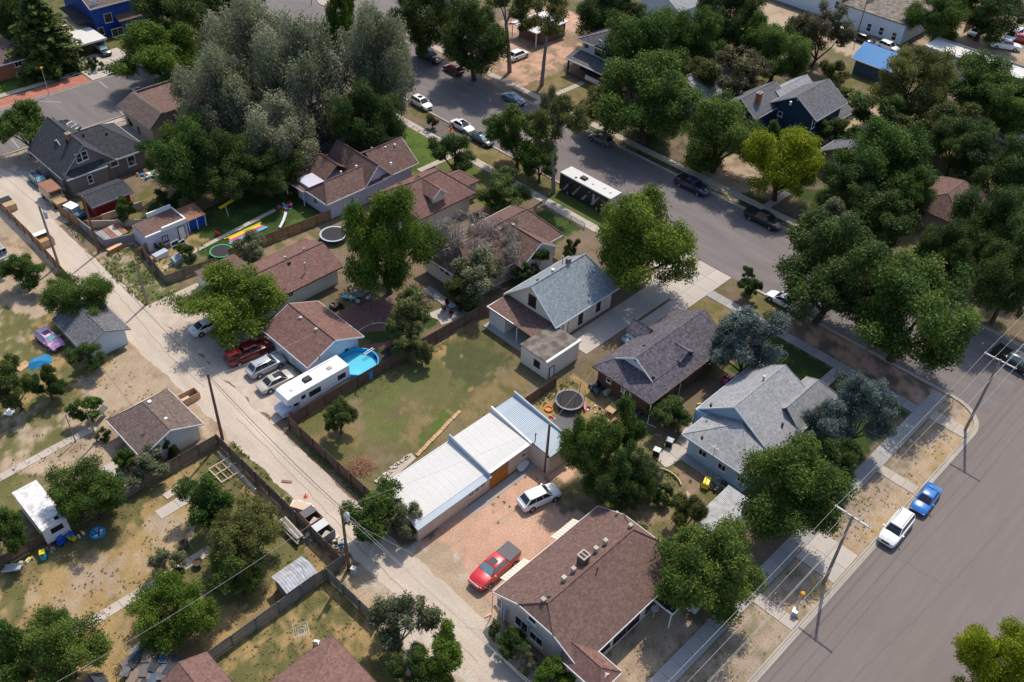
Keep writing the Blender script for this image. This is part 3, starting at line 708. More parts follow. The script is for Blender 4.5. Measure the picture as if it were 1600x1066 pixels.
def make_conifer(seed, R, H, leaves, lsize, pal, base=.05):
    rng = np.random.default_rng(seed); c0, c1 = [np.array(c) for c in PAL[pal]]
    P = []; N = []; C = []; tb = MB(); nb = int(H * 11)
    tb.tube((0, 0, -.1), (0, 0, H * .97), R * .075, .03, 7)
    per = leaves // nb
    for i in range(nb):
        f = (i + .5) / nb; z = H * (base + (1 - base) * f)
        L = R * (1 - f ** 1.35) * (.72 + .5 * rng.random()) + .2
        an = i * 2.399 + rng.normal() * .3; tilt = .22 - .55 * (1 - f)
        d = np.array([math.cos(an), math.sin(an), tilt]); dn = d / np.linalg.norm(d)
        n = int(per * (.35 + 1.3 * (1 - f)))
        t = rng.random(n) ** .7
        side = np.array([-math.sin(an), math.cos(an), 0])
        spread = L * .42 * (1.15 - t) * rng.uniform(-1, 1, n)
        p = np.array([0, 0, z]) + dn * (L * t)[:, None] + side * spread[:, None] + np.array([0, 0, 1]) * (-.10 * L * t ** 2 + rng.normal(size=n) * .06 * L)[:, None]
        nn = rng.normal(size=(n, 3)) * .45 + np.array([0, 0, .9]) + d * .3; nn /= np.linalg.norm(nn, axis=1)[:, None]
        tt = np.clip(.15 + t * .6 + rng.normal(0, .2, n), 0, 1)[:, None]
        P.append(p); N.append(nn); C.append(c0 * (1 - tt) + c1 * tt)
        tb.tube((0, 0, z), tuple(np.array([0, 0, z]) + dn * L * .8), .05 * (1 - f) + .015, .01, 3)
    P = np.concatenate(P); N = np.concatenate(N); C = np.concatenate(C)
    V = leaf_cards(P, N, lsize, rng, 1.7)
    crown = np_mesh('crown', V, np.arange(len(V)).reshape(-1, 4), np.repeat(C, 4, 0), M_LEAF, link=False)
    return dict(crown=crown, trunk=tb.mesh('trunk', M_BARK, True), R=R, H=H)
def make_dead(seed, R, H):
    rng = np.random.default_rng(seed); tb = MB(); tw = MB()
    def grow(p, d, L, r, depth):
        q = p + d * L
        (tb if depth < 3 else tw).tube(tuple(p), tuple(q), r, r * .7, 6 if depth < 2 else 3, cap=False)
        if depth >= 6: return
        for k in range((3, 4, 4, 4, 3, 3)[depth]):
            nd = d + rng.normal(size=3) * (.6 if depth else .8)
            rr = np.hypot(*(q[:2]))
            if rr > R * .85: nd[:2] -= q[:2] / rr * .8
            if q[2] > H * .95: nd[2] -= .6
            nd /= np.linalg.norm(nd)
            grow(p + d * L * rng.uniform(.5, 1.0), nd, L * rng.uniform(.6, .8), max(.02, r * .58), depth + 1)
    for k in range(5):
        a = k * 1.3 + seed; d = np.array([math.cos(a) * .8, math.sin(a) * .8, 1.0]); d /= np.linalg.norm(d)
        grow(np.array([0, 0, 0.0]), d, H * .36, R * .04, 0)
    return dict(crown=tw.mesh('twigs', M_DEAD), trunk=tb.mesh('trunk', M_DEAD, True), R=R, H=H)

V = {}
def variants(kind):
    """Tree models are made on first use and shared by every tree of that kind and size."""
    if kind in V: return V[kind]
    k, size = kind.rsplit('_', 1)
    spec = {'s': (1.6, 3.4, 34, 8000, .11), 'm': (3.2, 7.0, 66, 24000, .145), 'l': (5.6, 11.0, 100, 62000, .165)}[size]
    R, H, nl, lv, ls = spec; out = []
    sd = sum(ord(c) for c in kind)
    if k == 'spruce':
        for i in range(2): out.append(make_broadleaf(sd + i * 2, 3.5, 9.0, 84, 34000, .14, 'spruce', .02, 1, .85))
    elif k == 'darkspruce':
        out.append(make_conifer(sd, 3.6, 13, 17000, .28, 'dark'))
    elif k == 'juniper':
        for i in range(2): out.append(make_broadleaf(sd + i, 2.2, 6.4, 66, 26000, .12, 'juniper', .02, 1, 1.1))
    elif k == 'dead': out.append(make_dead(5, 4.2, 9))
    elif k == 'silver':
        for i in range(3): out.append(make_broadleaf(sd + i, R, H, nl + 30, int(lv * 1.1), ls * 1.0, 'silver', .1, .9, 1.0, upright=True, bark=M_GBARK))
    elif k == 'tall':
        for i in range(2): out.append(make_broadleaf(sd + i, 4.4, 19, 42, 22000, .19, 'olive', .5, .85, .85, bark=M_GBARK))
    elif k == 'bush':
        for i in range(2): out.append(make_broadleaf(sd + i, 1.6, 2.4, 20, 6500, .11, 'dark', .02, 1, .9))
    elif k == 'scrub':
        for i in range(2): out.append(make_broadleaf(sd + i, 2.6, 5.2, 60, 17000, .13, 'dusty', .06, .95, .9, bark=M_GBARK))
    elif k == 'lime': out.append(make_broadleaf(sd, R, H, nl, lv, ls, 'lime', .14))
    elif k == 'bright': out.append(make_broadleaf(sd, R, H, nl, lv, ls, 'bright', .12))
    elif k == 'brown': out.append(make_broadleaf(sd, R, H, nl, lv, ls, 'brownish', .1, .85))
    else:
        for i in range(2): out.append(make_broadleaf(sd + i * 3, R, H, nl, lv, ls, k, .14 if size != 's' else .06))
    V[kind] = out
    return out
_tc = [0]
def tree(cx, cy, rpx, H, kind, label, cat='tree', group=None, name=None, rz=None, zc=.56):
    """cx, cy: the middle of the crown in the photo, rpx: its half width there, H: height in metres."""
    H *= 1.0 if kind.split('_')[0] in ('bush', 'tall', 'silver', 'darkspruce', 'dead') else 1.17
    z = H * zc; X, Y = G(cx, cy, z)
    D = math.sqrt(X * X + Y * Y + (CAM_H - z) ** 2); r = rpx * D / F_PX
    vs = variants(kind); _tc[0] += 1; v = vs[_tc[0] % len(vs)]
    sx = r / v['R'] * 1.06; sz = H / v['H'] * 1.04
    rot = _tc[0] * 2.17 if rz is None else rz
    nm = name or {'spruce': 'spruce_tree', 'bush': 'bush', 'dead': 'dead_tree', 'juniper': 'juniper_tree', 'scrub': 'shrub'}.get(kind.split('_')[0], 'tree')
    t = thing(nm, label, cat, (X, Y, 0), 0, group)
    inst('twigs' if 'dead' in kind else 'crown', v['crown'], t, (0, 0, 0), rot, (sx, sx, sz))
    if kind.split('_')[0] != 'bush': inst('trunk', v['trunk'], t, (0, 0, 0), rot, (sx, sx, sz))
    return t
TREES = [
 (248, 82, 62, 9.5, 'bright_l', 'green leafy tree at the street edge beside the white carport'),
 (60, 38, 48, 15, 'darkspruce_l', 'tall dark conifer between the orange brick house and the white carport'),
 (35, 195, 40, 8, 'green_m', 'round tree at the far left street corner beside the charcoal roofed house'),
 (272, 22, 55, 12, 'dark_l', 'dark tree right of the cobalt blue house at the top edge'),
 (345, -8, 60, 12, 'dark_l', 'tree with a bare trunk by the kerb at the top edge'),
 (390, 100, 70, 20, 'silver_l', 'tallest silvery cottonwood over the cross street'),
 (472, 125, 72, 20, 'silver_l', 'silver leaved cottonwood in the middle of the big grey-green clump'),
 (588, 95, 58, 19, 'silver_l', 'silvery tree with a dark trunk at the right end of the grey-green clump'),
 (340, 165, 60, 16, 'silver_l', 'silvery tree behind the taupe roofed corner store'),
 (440, 210, 62, 13, 'silver_l', 'dusty silver tree in front of the tall cottonwoods above the shaded yard'),
 (420, 268, 46, 6.5, 'dark_l', 'low dark tree in the deep shade left of the white cross gabled house'),
 (570, 190, 52, 11, 'dark_l', 'shaded dark tree beneath the silvery tree near the brown cross gabled roof'),
 (532, 38, 28, 16, 'bright_m', 'small bright green crown poking out between the silver cottonwoods'),
 (285, 245, 58, 11, 'green_l', 'green tree between the corner store and the shaded yard'),
 (352, 262, 54, 9, 'dark_l', 'dark tree over the shaded yard clutter left of the picket rails'),
 (193, 325, 17, 3.8, 'green_s', 'small leafy tree in front of the red shed'),
 (258, 312, 26, 3, 'bush_s', 'dark cedar bush right of the red shed'),
 (660, 22, 48, 13, 'dark_l', 'dark street tree above the black parked pickup'),
 (742, 58, 56, 12.5, 'dark_l', 'big street tree overhanging the maroon parked car'),
 (800, 25, 46, 19, 'tall_l', 'tall street tree with a straight dark trunk beside the pale carport'),
 (852, 45, 42, 19, 'tall_l', 'tall sparse street tree on the lawn corner before the white house'),
 (872, 215, 46, 17, 'tall_l', 'tall thin crowned tree with grey trunk behind the parked motorhome'),
 (708, 238, 37, 6.5, 'dark_m', 'round dark tree on the lawn beside the white parked sedan'),
 (810, 212, 48, 9, 'green_m', 'leafy tree beside the street across from the grey hatchback'),
 (790, 300, 42, 5, 'dark_m', 'low dark tree between the two brown roofed houses near the sidewalk'),
 (858, 175, 26, 9, 'scrub_m', 'thin half bare tree right of the leafy kerbside tree'),
 (955, 22, 50, 11, 'dark_l', 'dark tree behind the two storey white house'),
 (1005, 68, 62, 14, 'green_l', 'light green tree over the roof of the two storey white house'),
 (1015, 150, 82, 13, 'green_l', 'broad green street tree right of the silver hatchback'),
 (948, 165, 44, 8, 'olive_m', 'olive tinted tree in front of the white house porch'),
 (1090, 60, 46, 11, 'green_l', 'green tree behind the broad street tree'),
 (1140, 22, 48, 12, 'dark_l', 'dark tree at the top edge near the grey roofs'),
 (1127, 205, 66, 11, 'green_l', 'green street tree beside the navy blue house'),
 (1225, 255, 60, 10, 'lime_l', 'bright yellow-green tree in front of the navy blue house'),
 (1282, 48, 42, 11, 'brown_m', 'brownish green tree left of the blue metal roofed shed'),
 (1215, 78, 48, 10, 'green_l', 'green tree between the vacant lot and the far alley'),
 (1160, 115, 52, 9, 'brown_m', 'dull green tree behind the navy blue house chimney'),
 (1085, 120, 40, 8, 'olive_m', 'olive tree beside the far grey roof with a red chimney'),
 (1430, 130, 54, 12, 'olive_l', 'tall loose crowned tree right of the blue metal roofed shed'),
 (1375, 180, 44, 7, 'dark_m', 'dark tree below the blue metal roofed shed'),
 (1335, 152, 24, 3.5, 'green_s', 'small green bush at the wall of the blue roofed shed'),
 (1268, 158, 16, 3, 'bush_s', 'little shrub at the edge of the vacant lot'),
 (1525, 130, 58, 10, 'green_l', 'green tree below the long pale flat roof'),
 (1585, 160, 50, 10, 'green_l', 'green tree at the right edge below the parked pickups'),
 (1480, 195, 48, 9, 'olive_m', 'olive tree on the overgrown lot beside the dark parked cars'),
 (1565, 262, 52, 10, 'dark_l', 'dark tree at the right edge above the brown hidden roof'),
 (1385, 250, 72, 11.5, 'green_l', 'broad green tree right of the yellow-green tree'),
 (1500, 225, 44, 9, 'dark_l', 'dark tree behind the hidden brown roofed house'),
 (1305, 205, 26, 5, 'dark_m', 'small dark tree beside the hidden slate roof'),
 (1335, 300, 50, 8, 'dark_l', 'shadowy tree across the side street from the two big elms'),
 (1300, 345, 38, 6, 'scrub_m', 'thin grey-green shrub by the far kerb opposite the big elms'),
 (1550, 355, 56, 11, 'dark_l', 'large dark tree at the right edge behind the big elms'),
 (1585, 430, 52, 12, 'dark_l', 'dark tree at the right edge nearest the intersection'),
 (1475, 392, 40, 9, 'dark_l', 'dark tree just behind the right hand elm'),
 (1300, 425, 88, 12.5, 'dark_l', 'left of the two big elms shading the white sedan'),
 (1425, 480, 96, 13, 'green_l', 'right of the two big elms beside the intersection'),
 (1168, 440, 22, 3.6, 'dark_s', 'small round tree in the corner lawn by the concrete driveway'),
 (1170, 530, 55, 8.8, 'spruce_m', 'blue spruce between the dark shingled house and the pale grey roofed house'),
 (1354, 625, 46, 10.0, 'spruce_m', 'blue spruce by the sidewalk at the right of the pale grey roof'),
 (1292, 670, 40, 7.5, 'spruce_m', 'greener spruce at the corner of the pale grey roofed house', ),
 (1238, 760, 84, 10, 'green_l', 'large green tree in front of the pale blue house'),
 (1300, 720, 40, 6, 'dark_m', 'dark green tree squeezed between the sidewalk and the greener spruce'),
 (1110, 888, 84, 9.5, 'green_l', 'large green tree at the end of the big brown roofed house'),
 (1075, 800, 30, 4.5, 'olive_m', 'small olive tree beside the corrugated lean-to roof'),
 (1004, 372, 84, 12.5, 'bright_l', 'large bushy green tree between the blue-grey roof and the street'),
 (604, 368, 72, 14, 'bright_l', 'large bright green tree over the brick patio'),
 (640, 480, 38, 7.5, 'juniper_m', 'taller olive juniper behind the long lawn fence'),
 (630, 522, 30, 5.2, 'juniper_m', 'shorter olive juniper beside the swimming pool'),
 (660, 545, 20, 4, 'juniper_m', 'low dark juniper against the long lawn fence'),
 (748, 372, 62, 10, 'dead_l', 'bare dead tree spreading over the middle brown roof'),
 (745, 430, 48, 7, 'scrub_m', 'ivy choked shrub tree under the bare dead tree'),
 (725, 455, 30, 4, 'dark_m', 'dark ivy mound beside the white side wall'),
 (840, 405, 27, 4.2, 'dark_s', 'ivy covering the south gable of the middle brown roofed house'),
 (818, 428, 18, 3.2, 'dark_s', 'ivy clump at the foot of the white gable'),
 (892, 386, 17, 2.4, 'bush_s', 'round green bush at the front walk above the blue-grey roof'),
 (363, 466, 74, 7.2, 'bright_l', 'spreading green tree shading the white sedan beside the alley'),
 (392, 385, 30, 4, 'scrub_m', 'silvery bush beside the coloured slide mat'),
 (288, 395, 20, 2.4, 'bush_s', 'garden bushes in front of the lilac outbuilding'),
 (250, 385, 8, 1.4, 'bush_s', 'tiny bush beside the lilac outbuilding door') ,
 (118, 464, 46, 6, 'green_l', 'green tree over the small dark roofed shed left of the alley'),
 (136, 556, 26, 3.6, 'dark_m', 'dark shrubby tree next to the pink car'),
 (36, 425, 30, 4.6, 'green_m', 'round tree in the bare yard at the left edge'),
 (18, 600, 30, 6, 'dark_m', 'dark tree at the left edge below the blue tarp'),
 (72, 598, 24, 4, 'dark_m', 'dark small tree beside the blue tarp'),
 (136, 636, 24, 3.4, 'green_s', 'small bushy tree by the grey clothesline post'),
 (160, 678, 13, 1.4, 'bush_s', 'clipped bush at the garage path'),
 (235, 722, 34, 3.2, 'scrub_m', 'vine tangled shrub beside the alley garage wall'),
 (195, 718, 18, 3, 'green_s', 'small leafy shrub at the end of the alley garage'),
 (262, 700, 17, 2.6, 'bush_s', 'climbing vine bush against the alley garage wall'),
 (140, 766, 50, 6.5, 'green_l', 'broad green tree beside the white trailer'),
 (4, 824, 34, 6, 'green_m', 'tree at the left edge beside the white trailer'),
 (320, 775, 42, 5.5, 'green_m', 'dense green tree inside the straw coloured yard near the alley fence'),
 (385, 838, 58, 6.5, 'olive_l', 'wide olive green tree behind the alley fence'),
 (375, 895, 40, 5, 'green_m', 'lower green tree left of the grey metal shed'),
 (262, 882, 27, 3.6, 'scrub_m', 'thin shrub tree on the yard path'),
 (268, 952, 58, 5.8, 'bright_l', 'bright green tree over the dark junk covered shed'),
 (95, 1012, 58, 7, 'green_l', 'rounded green tree at the bottom left'),
 (12, 1015, 42, 7, 'green_m', 'tree in the bottom left corner'),
 (530, 650, 26, 4.4, 'dark_m', 'small round tree alone on the lawn near the alley fence'),
 (598, 798, 52, 5.6, 'green_m', 'dense bushy tree at the alley end of the white metal roof'),
 (635, 812, 28, 4.4, 'scrub_m', 'thin shrub leaning on the white metal roof'),
 (625, 968, 50, 6, 'scrub_m', 'sparse half dead tree beside the alley at the bottom'),
 (692, 1025, 44, 5, 'bright_m', 'bright green bush beside the alley at the bottom'),
 (640, 1045, 34, 4, 'dark_m', 'dark bush under the sparse tree at the bottom'),
 (800, 1005, 26, 3, 'dark_m', 'dark shrub along the wall of the big brown roofed house'),
 (822, 1030, 20, 3, 'scrub_m', 'dry twiggy shrub along the wall of the big brown roofed house'),
 (862, 1052, 32, 3.6, 'bright_m', 'bright bush at the bottom corner of the big brown roof'),
 (775, 985, 14, 2.4, 'bush_s', 'small dark shrub at the back corner of the big brown roofed house'),
 (925, 700, 52, 9, 'green_l', 'dark green tree at the end of the white metal roof'),
 (968, 668, 34, 8, 'green_m', 'rounded tree behind the small wooden deck'),
 (975, 750, 46, 7, 'dark_l', 'dark tree behind the white hatchback'),
 (1012, 740, 26, 5, 'scrub_m', 'grey twiggy shrub beside the vegetable bed'),
 (1045, 642, 34, 3.4, 'dark_m', 'round bush beside the brick wall of the dark shingled house'),
 (1040, 770, 22, 2.2, 'bush_s', 'leafy shrub beside the vegetable bed'),
 (1560, 1040, 58, 8, 'lime_l', 'yellow-green tree in the bottom right corner'),
 (675, 187, 12, 2.6, 'brown_s', 'small reddish ornamental tree beside the rock garden'),
 (845, 250, 30, 6, 'green_m', 'leafy crown over the kerb near the tall grey trunk'),
 (1200, 210, 22, 5, 'green_m', 'green tree at the corner of the navy house wall'),
 (1400, 205, 38, 6, 'olive_m', 'dull bush tree on the grassy slope right of the sandy track'),
 (1350, 225, 36, 6, 'dark_m', 'dark tree beside the hidden slate roof on its right'),
 (1425, 300, 38, 7.5, 'green_l', 'green tree left of the hidden brown roof'),
 (1390, 350, 46, 8, 'dark_m', 'dark tree above the elms on the far side of the street'),
 (1008, 738, 22, 5, 'dead_l', 'bare grey dead tree beside the vegetable bed'),
 (240, 668, 24, 4.6, 'dead_l', 'bare vine-like dead tree rising in front of the taupe garage roof'),
 (842, 1040, 16, 3, 'dead_l', 'small bare bush at the wall of the big brown roofed house'),
 (1180, 55, 34, 9, 'green_m', 'green crown beside the far driveway at the top'),
 (1470, 20, 44, 11, 'green_l', 'street tree at the top right behind the grey flat roofs'),
 (1545, 10, 52, 11, 'dark_l', 'dark tree at the top right corner above the red pickup'),
 (15, 8, 46, 12, 'dark_l', 'dark tree in the top left corner'),
 (205, 190, 10, 1.6, 'bush_s', 'small bush at the tan store wall'),
 (148, 98, 11, 2.2, 'bush_s', 'green shrub at the carport post'),
 (206, 60, 15, 2.4, 'bush_s', 'purple-brown shrub under the blue house window'),
 (1305, 110, 22, 4.5, 'olive_m', 'small olive tree on the vacant lot left of the blue roofed shed'),
]
for a in TREES:
    if a[4]: tree(*a[:6], cat='bush' if a[4].startswith(('bush', 'scrub')) else 'tree')

# ------------------------------------------------------------------ weeds and grass tufts (nobody could count them)
def tufts(name, label, zones, pal, size, seed, hmax=.35):
    rng = np.random.default_rng(seed); P = []; 
    for poly, dens in zones:
        xs = [p[0] for p in poly]; ys = [p[1] for p in poly]
        A = (max(xs) - min(xs)) * (max(ys) - min(ys)); n = int(A * dens)
        x = rng.uniform(min(xs), max(xs), n); y = rng.uniform(min(ys), max(ys), n)
        k = inpoly(x, y, poly) & (fbm(x / 1.6, y / 1.6, seed + 3) > .46)
        P.append(np.stack([x[k], y[k]], 1))
    P = np.concatenate(P); m = 7; n = len(P)
    h = rng.uniform(.3, 1, n)
    q = np.repeat(P, m, 0) + rng.normal(size=(n * m, 2)) * np.repeat(h, m)[:, None] * size * .8
    z = rng.random(n * m) * np.repeat(h, m) * hmax + .03
    pos = np.concatenate([q, z[:, None]], 1)
    nn = rng.normal(size=(n * m, 3)) * .6 + np.array([0, 0, .8]); nn /= np.linalg.norm(nn, axis=1)[:, None]
    V4 = leaf_cards(pos, nn, size, rng, 1.6)
    c0, c1 = [np.array(c) for c in PAL[pal]]; t = rng.random(n * m)[:, None]
    o = np_mesh(name, V4, np.arange(len(V4)).reshape(-1, 4), np.repeat(c0 * (1 - t) + c1 * t, 4, 0), M_LEAF)
    return props(o, label, 'weeds', kind='stuff')
tufts('weeds', 'green weeds growing along the alley edges, fences and yards', [
    (pix(150, 400, 215, 400, 285, 475, 230, 480, 180, 440), 10.0), (rect(38, 41, 98, 112), 7), (rect(30.0, 31.3, 48, 71), 22), (rect(36.4, 37.0, 49, 68), 22),
    (rect(36.6, 37.6, 112, 122), 6), (pix(300, 700, 420, 760, 500, 870, 400, 900, 340, 800), 4),
    (rect(55.8, 66, 51, 52), 10), (pix(1000, 720, 1060, 740, 1040, 800, 980, 780), 7), (rect(41, 60, 66.4, 67.6), 3), (rect(39.5, 44, 113, 119), 2.5),
    (rect(50.5, 52.5, 82, 85), 3), (rect(44, 55, 40.5, 45), .5), (rect(35.6, 37, 26, 34), 6), (pix(215, 395, 260, 440, 330, 390, 300, 370), 3)], 'weed', .13, 11, .28)
tufts('dry_weeds', 'dry yellowish weed tufts scattered over the bare yards', [
    (rect(5, 29, 50, 70), 2.6), (rect(69, 80, 14.8, 18.6), 2.5), (rect(82, 92, 14.8, 18.6), 2.5), (rect(8, 29, 78, 100), 1.6), (rect(56, 66, 42, 52), 1.4), (rect(15, 28, 34, 48), 3.2),
    (rect(40, 55.5, 14.8, 18.6), 1.5), (rect(58, 63, 14.8, 18.6), 2), (rect(53, 65, 26, 41), .9), (rect(37, 52, 21, 24), .6)], 'dryweed', .1, 23, .14)
# ------------------------------------------------------------------ houses
def edge_board(mb, p, q, h=.2, t=.05, cen=None):
    """A fascia or rake board hung outside the edge p-q of a roof."""
    dx, dy = q[0] - p[0], q[1] - p[1]; k = math.hypot(dx, dy) or 1; nx, ny = -dy / k, dx / k
    if cen and (nx * (p[0] - cen[0]) + ny * (p[1] - cen[1])) < 0: nx, ny = -nx, -ny
    a, b = (p[0] + nx * .004, p[1] + ny * .004), (q[0] + nx * .004, q[1] + ny * .004)
    c, d = (q[0] + nx * t, q[1] + ny * t), (p[0] + nx * t, p[1] + ny * t)
    mb.hexa([(a[0], a[1], p[2] - h), (b[0], b[1], q[2] - h), (c[0], c[1], q[2] - h), (d[0], d[1], p[2] - h),
             (a[0], a[1], p[2] + .015), (b[0], b[1], q[2] + .015), (c[0], c[1], q[2] + .015), (d[0], d[1], p[2] + .015)])
def roof(par, x0, x1, y0, y1, ze, zr, axis, m, hip=(0, 0), clip=None, rp=None, trim=None, capm=None, th=.16, name='roof', te=(1, 1), tv=(1, 1)):
    """Gable, hip or clipped-gable roof. axis: direction of the ridge; hip: ridge inset at each end;
    clip: (inset, z) of a clipped gable at each end; rp: ridge position across."""
    if axis == 'y': f = lambda a, b, z: (b, a, z); A0, A1, B0, B1 = y0, y1, x0, x1
    else: f = lambda a, b, z: (a, b, z); A0, A1, B0, B1 = x0, x1, y0, y1
    bm = (B0 + B1) / 2 if rp is None else rp
    r0, r1 = A0 + hip[0], A1 - hip[1]
    cl = clip or (None, None)
    lo = [(A0, B0, ze)]; hi = [(A0, B1, ze)]; planes = []
    def ends(Aend, r, c, s):
        if c: 
            z = c; k = (z - ze) / (zr - ze)
            return (Aend, B0 + (bm - B0) * k, z), (Aend, B1 + (bm - B1) * k, z)
        return None
    c0 = ends(A0, r0, cl[0], 1); c1 = ends(A1, r1, cl[1], -1)
    R0, R1 = (r0, bm, zr), (r1, bm, zr)
    south = [(A0, B0, ze), (A1, B0, ze)] + ([c1[0]] if c1 else []) + [R1, R0] + ([c0[0]] if c0 else [])
    north = [(A1, B1, ze), (A0, B1, ze)] + ([c0[1]] if c0 else []) + [R0, R1] + ([c1[1]] if c1 else [])
    planes = [south, north]
    if c0: planes.append([c0[1], c0[0], R0])
    elif hip[0]: planes.append([(A0, B1, ze), (A0, B0, ze), R0])
    if c1: planes.append([c1[0], c1[1], R1])
    elif hip[1]: planes.append([(A1, B0, ze), (A1, B1, ze), R1])
    mb = MB()
    for p in planes:
        q = [f(*v) for v in p]
        if axis == 'y': q = list(reversed(q))
        mb.plane3(q, th)
    ro = mb.build(name, m, par)
    # ridge and hip caps
    cb = MB()
    def cap(a, b):
        a, b = Vector(f(*a)), Vector(f(*b)); cb.tube(a, b, .11 if (capm and capm is not m) else .055, n=6)
    cap(R0, R1)
    for c, R, hp, A in ((c0, R0, hip[0], A0), (c1, R1, hip[1], A1)):
        if c: cap(R, c[0]); cap(R, c[1])
        elif hp: cap(R, (A, B0, ze)); cap(R, (A, B1, ze))
    cb.build('ridge_cap', capm or m, ro)
    if trim:
        tb = MB(); cen = f((A0 + A1) / 2, (B0 + B1) / 2, 0)
        
        if tv[0]: edge_board(tb, f(A0, B0, ze), f(A1, B0, ze), cen=cen)
        if tv[1]: edge_board(tb, f(A1, B1, ze), f(A0, B1, ze), cen=cen)
        for e, c, R, hp, A in ((te[0], c0, R0, hip[0], A0), (te[1], c1, R1, hip[1], A1)):
            if not e: continue
            if hp and not c: edge_board(tb, f(A, B0, ze), f(A, B1, ze), cen=cen)
            else:
                P = [(A, B0, ze)] + ([c[0], c[1]] if c else [R]) + [(A, B1, ze)]
                for u, v in zip(P, P[1:]): edge_board(tb, f(*u), f(*v), cen=cen)
        tb.build('fascia', trim, ro)
    return ro
def walls(par, x0, x1, y0, y1, z0, z1, m, axis=None, zp=None, name='wall', rp=None, zc=None):
    mb = MB()
    if axis and zc:
        A, B = (y0, y1) if axis == 'x' else (x0, x1); c = (A + B) / 2; k = (zc - z1) / (zp - z1)
        P = [(A, z0), (B, z0), (B, z1), (B + (c - B) * k, zc), (A + (c - A) * k, zc), (A, z1)]
        f = (lambda t, a, b: (t, a, b)) if axis == 'x' else (lambda t, a, b: (a, t, b)); T = (x0, x1) if axis == 'x' else (y0, y1)
        mb.add([f(T[0], a, b) for a, b in P] + [f(T[1], a, b) for a, b in P], [(5, 4, 3, 2, 1, 0), (6, 7, 8, 9, 10, 11)] + [(i, (i + 1) % 6, 6 + (i + 1) % 6, 6 + i) for i in range(6)])
        return mb.build(name, m, par)
    if axis is None: mb.box(x0, x1, y0, y1, z0, z1)
    elif axis == 'x':
        c = (y0 + y1) / 2 if rp is None else rp; P = [(y0, z0), (y1, z0), (y1, z1), (c, zp), (y0, z1)]
        mb.add([(x0, a, b) for a, b in P] + [(x1, a, b) for a, b in P], [(4, 3, 2, 1, 0), (5, 6, 7, 8, 9)] + [(i, (i + 1) % 5, 5 + (i + 1) % 5, 5 + i) for i in range(5)])
    else:
        c = (x0 + x1) / 2 if rp is None else rp; P = [(x0, z0), (x1, z0), (x1, z1), (c, zp), (x0, z1)]
        mb.add([(a, y0, b) for a, b in P] + [(a, y1, b) for a, b in P], [(0, 1, 2, 3, 4), (9, 8, 7, 6, 5)] + [((i + 1) % 5, i, 5 + i, 5 + (i + 1) % 5) for i in range(5)])
    return mb.build(name, m, par)
def fbox(mb, face, pl, a0, a1, z0, z1, d0, d1):
    """A box on a wall face: '-x' or '-y' (or '+x'), d0..d1 outwards."""
    if face == '-x': return mb.box(pl - d1, pl - d0, a0, a1, z0, z1)
    if face == '+x': return mb.box(pl + d0, pl + d1, a0, a1, z0, z1)
    if face == '+y': return mb.box(a0, a1, pl + d0, pl + d1, z0, z1)
    return mb.box(a0, a1, pl - d1, pl - d0, z0, z1)
def window(par, face, pl, px, py, w=1.0, h=1.1, fm=None, nx=2, ny=2, fw=.09, gm=None, at=None):
    """Frame ring with sill and glazing bars; the pane is its child. px, py: window middle in the photo."""
    fm = fm or M_WHITE
    a, z = at if at else (onX(px, py, pl) if face in ('-x', '+x') else onY(px, py, pl)[0:2])
    if face == '-y' and not at: a, z = onY(px, py, pl)
    mb = MB(); A0, A1, Z0, Z1 = a - w / 2, a + w / 2, z - h / 2, z + h / 2
    fbox(mb, face, pl, A0 - fw, A0, Z0 - fw, Z1 + fw, .003, .07); fbox(mb, face, pl, A1, A1 + fw, Z0 - fw, Z1 + fw, .003, .07)
    fbox(mb, face, pl, A0, A1, Z0 - fw, Z0, .003, .068); fbox(mb, face, pl, A0, A1, Z1, Z1 + fw, .003, .068)
    fbox(mb, face, pl, A0 - fw - .05, A1 + fw + .05, Z0 - fw - .07, Z0 - fw, .003, .12)
    for i in range(1, nx): c = A0 + w * i / nx; fbox(mb, face, pl, c - .025, c + .025, Z0, Z1, .03, .055)
    for i in range(1, ny): c = Z0 + h * i / ny; fbox(mb, face, pl, A0, A1, c - .025, c + .025, .028, .05)
    o = mb.build('window', fm, par)
    fbox(MB(), face, pl, A0, A1, Z0, Z1, .004, .025).build('pane', gm or M_GLASS, o)
    return o
def door(par, face, pl, px=None, py=None, w=.95, h=2.05, m=None, fm=None, at=None, glass=False, z0=0.0):
    if at is not None: a = at
    else:
        v = onX(px, py, pl) if face == '-x' else onY(px, py, pl); a = v[0]; z0 = max(0.0, v[1] - h / 2) if z0 == 0.0 else z0
    fm = fm or M_WHITE; mb = MB()
    fbox(mb, face, pl, a - w / 2 - .1, a - w / 2, z0, z0 + h + .1, .003, .07); fbox(mb, face, pl, a + w / 2, a + w / 2 + .1, z0, z0 + h + .1, .003, .07)
    fbox(mb, face, pl, a - w / 2, a + w / 2, z0 + h, z0 + h + .1, .003, .068)
    fr = mb.build('door_frame', fm, par)
    d = fbox(MB(), face, pl, a - w / 2, a + w / 2, z0 + .02, z0 + h, .004, .045).build('door', m or M_WHITE, par)
    k = MB(); fbox(k, face, pl, a + w / 2 - .14, a + w / 2 - .08, z0 + .95, z0 + 1.05, .046, .10); k.build('door_handle', M_STEEL, d)
    if glass: fbox(MB(), face, pl, a - w / 2 + .18, a + w / 2 - .18, z0 + .9, z0 + h - .2, .046, .055).build('pane', M_GLASS, d)
    return d
def roof_vent(par, px, py, z, m=None, s=.32, h=.3, name='roof_vent'):
    x, y = G(px, py, z)
    return MB().obox(x, y, z - .25, s, s, h + .25, 0).obox(x, y, z + h, s * 1.25, s * 1.25, .06, 0).build(name, m or M_STEEL, par)
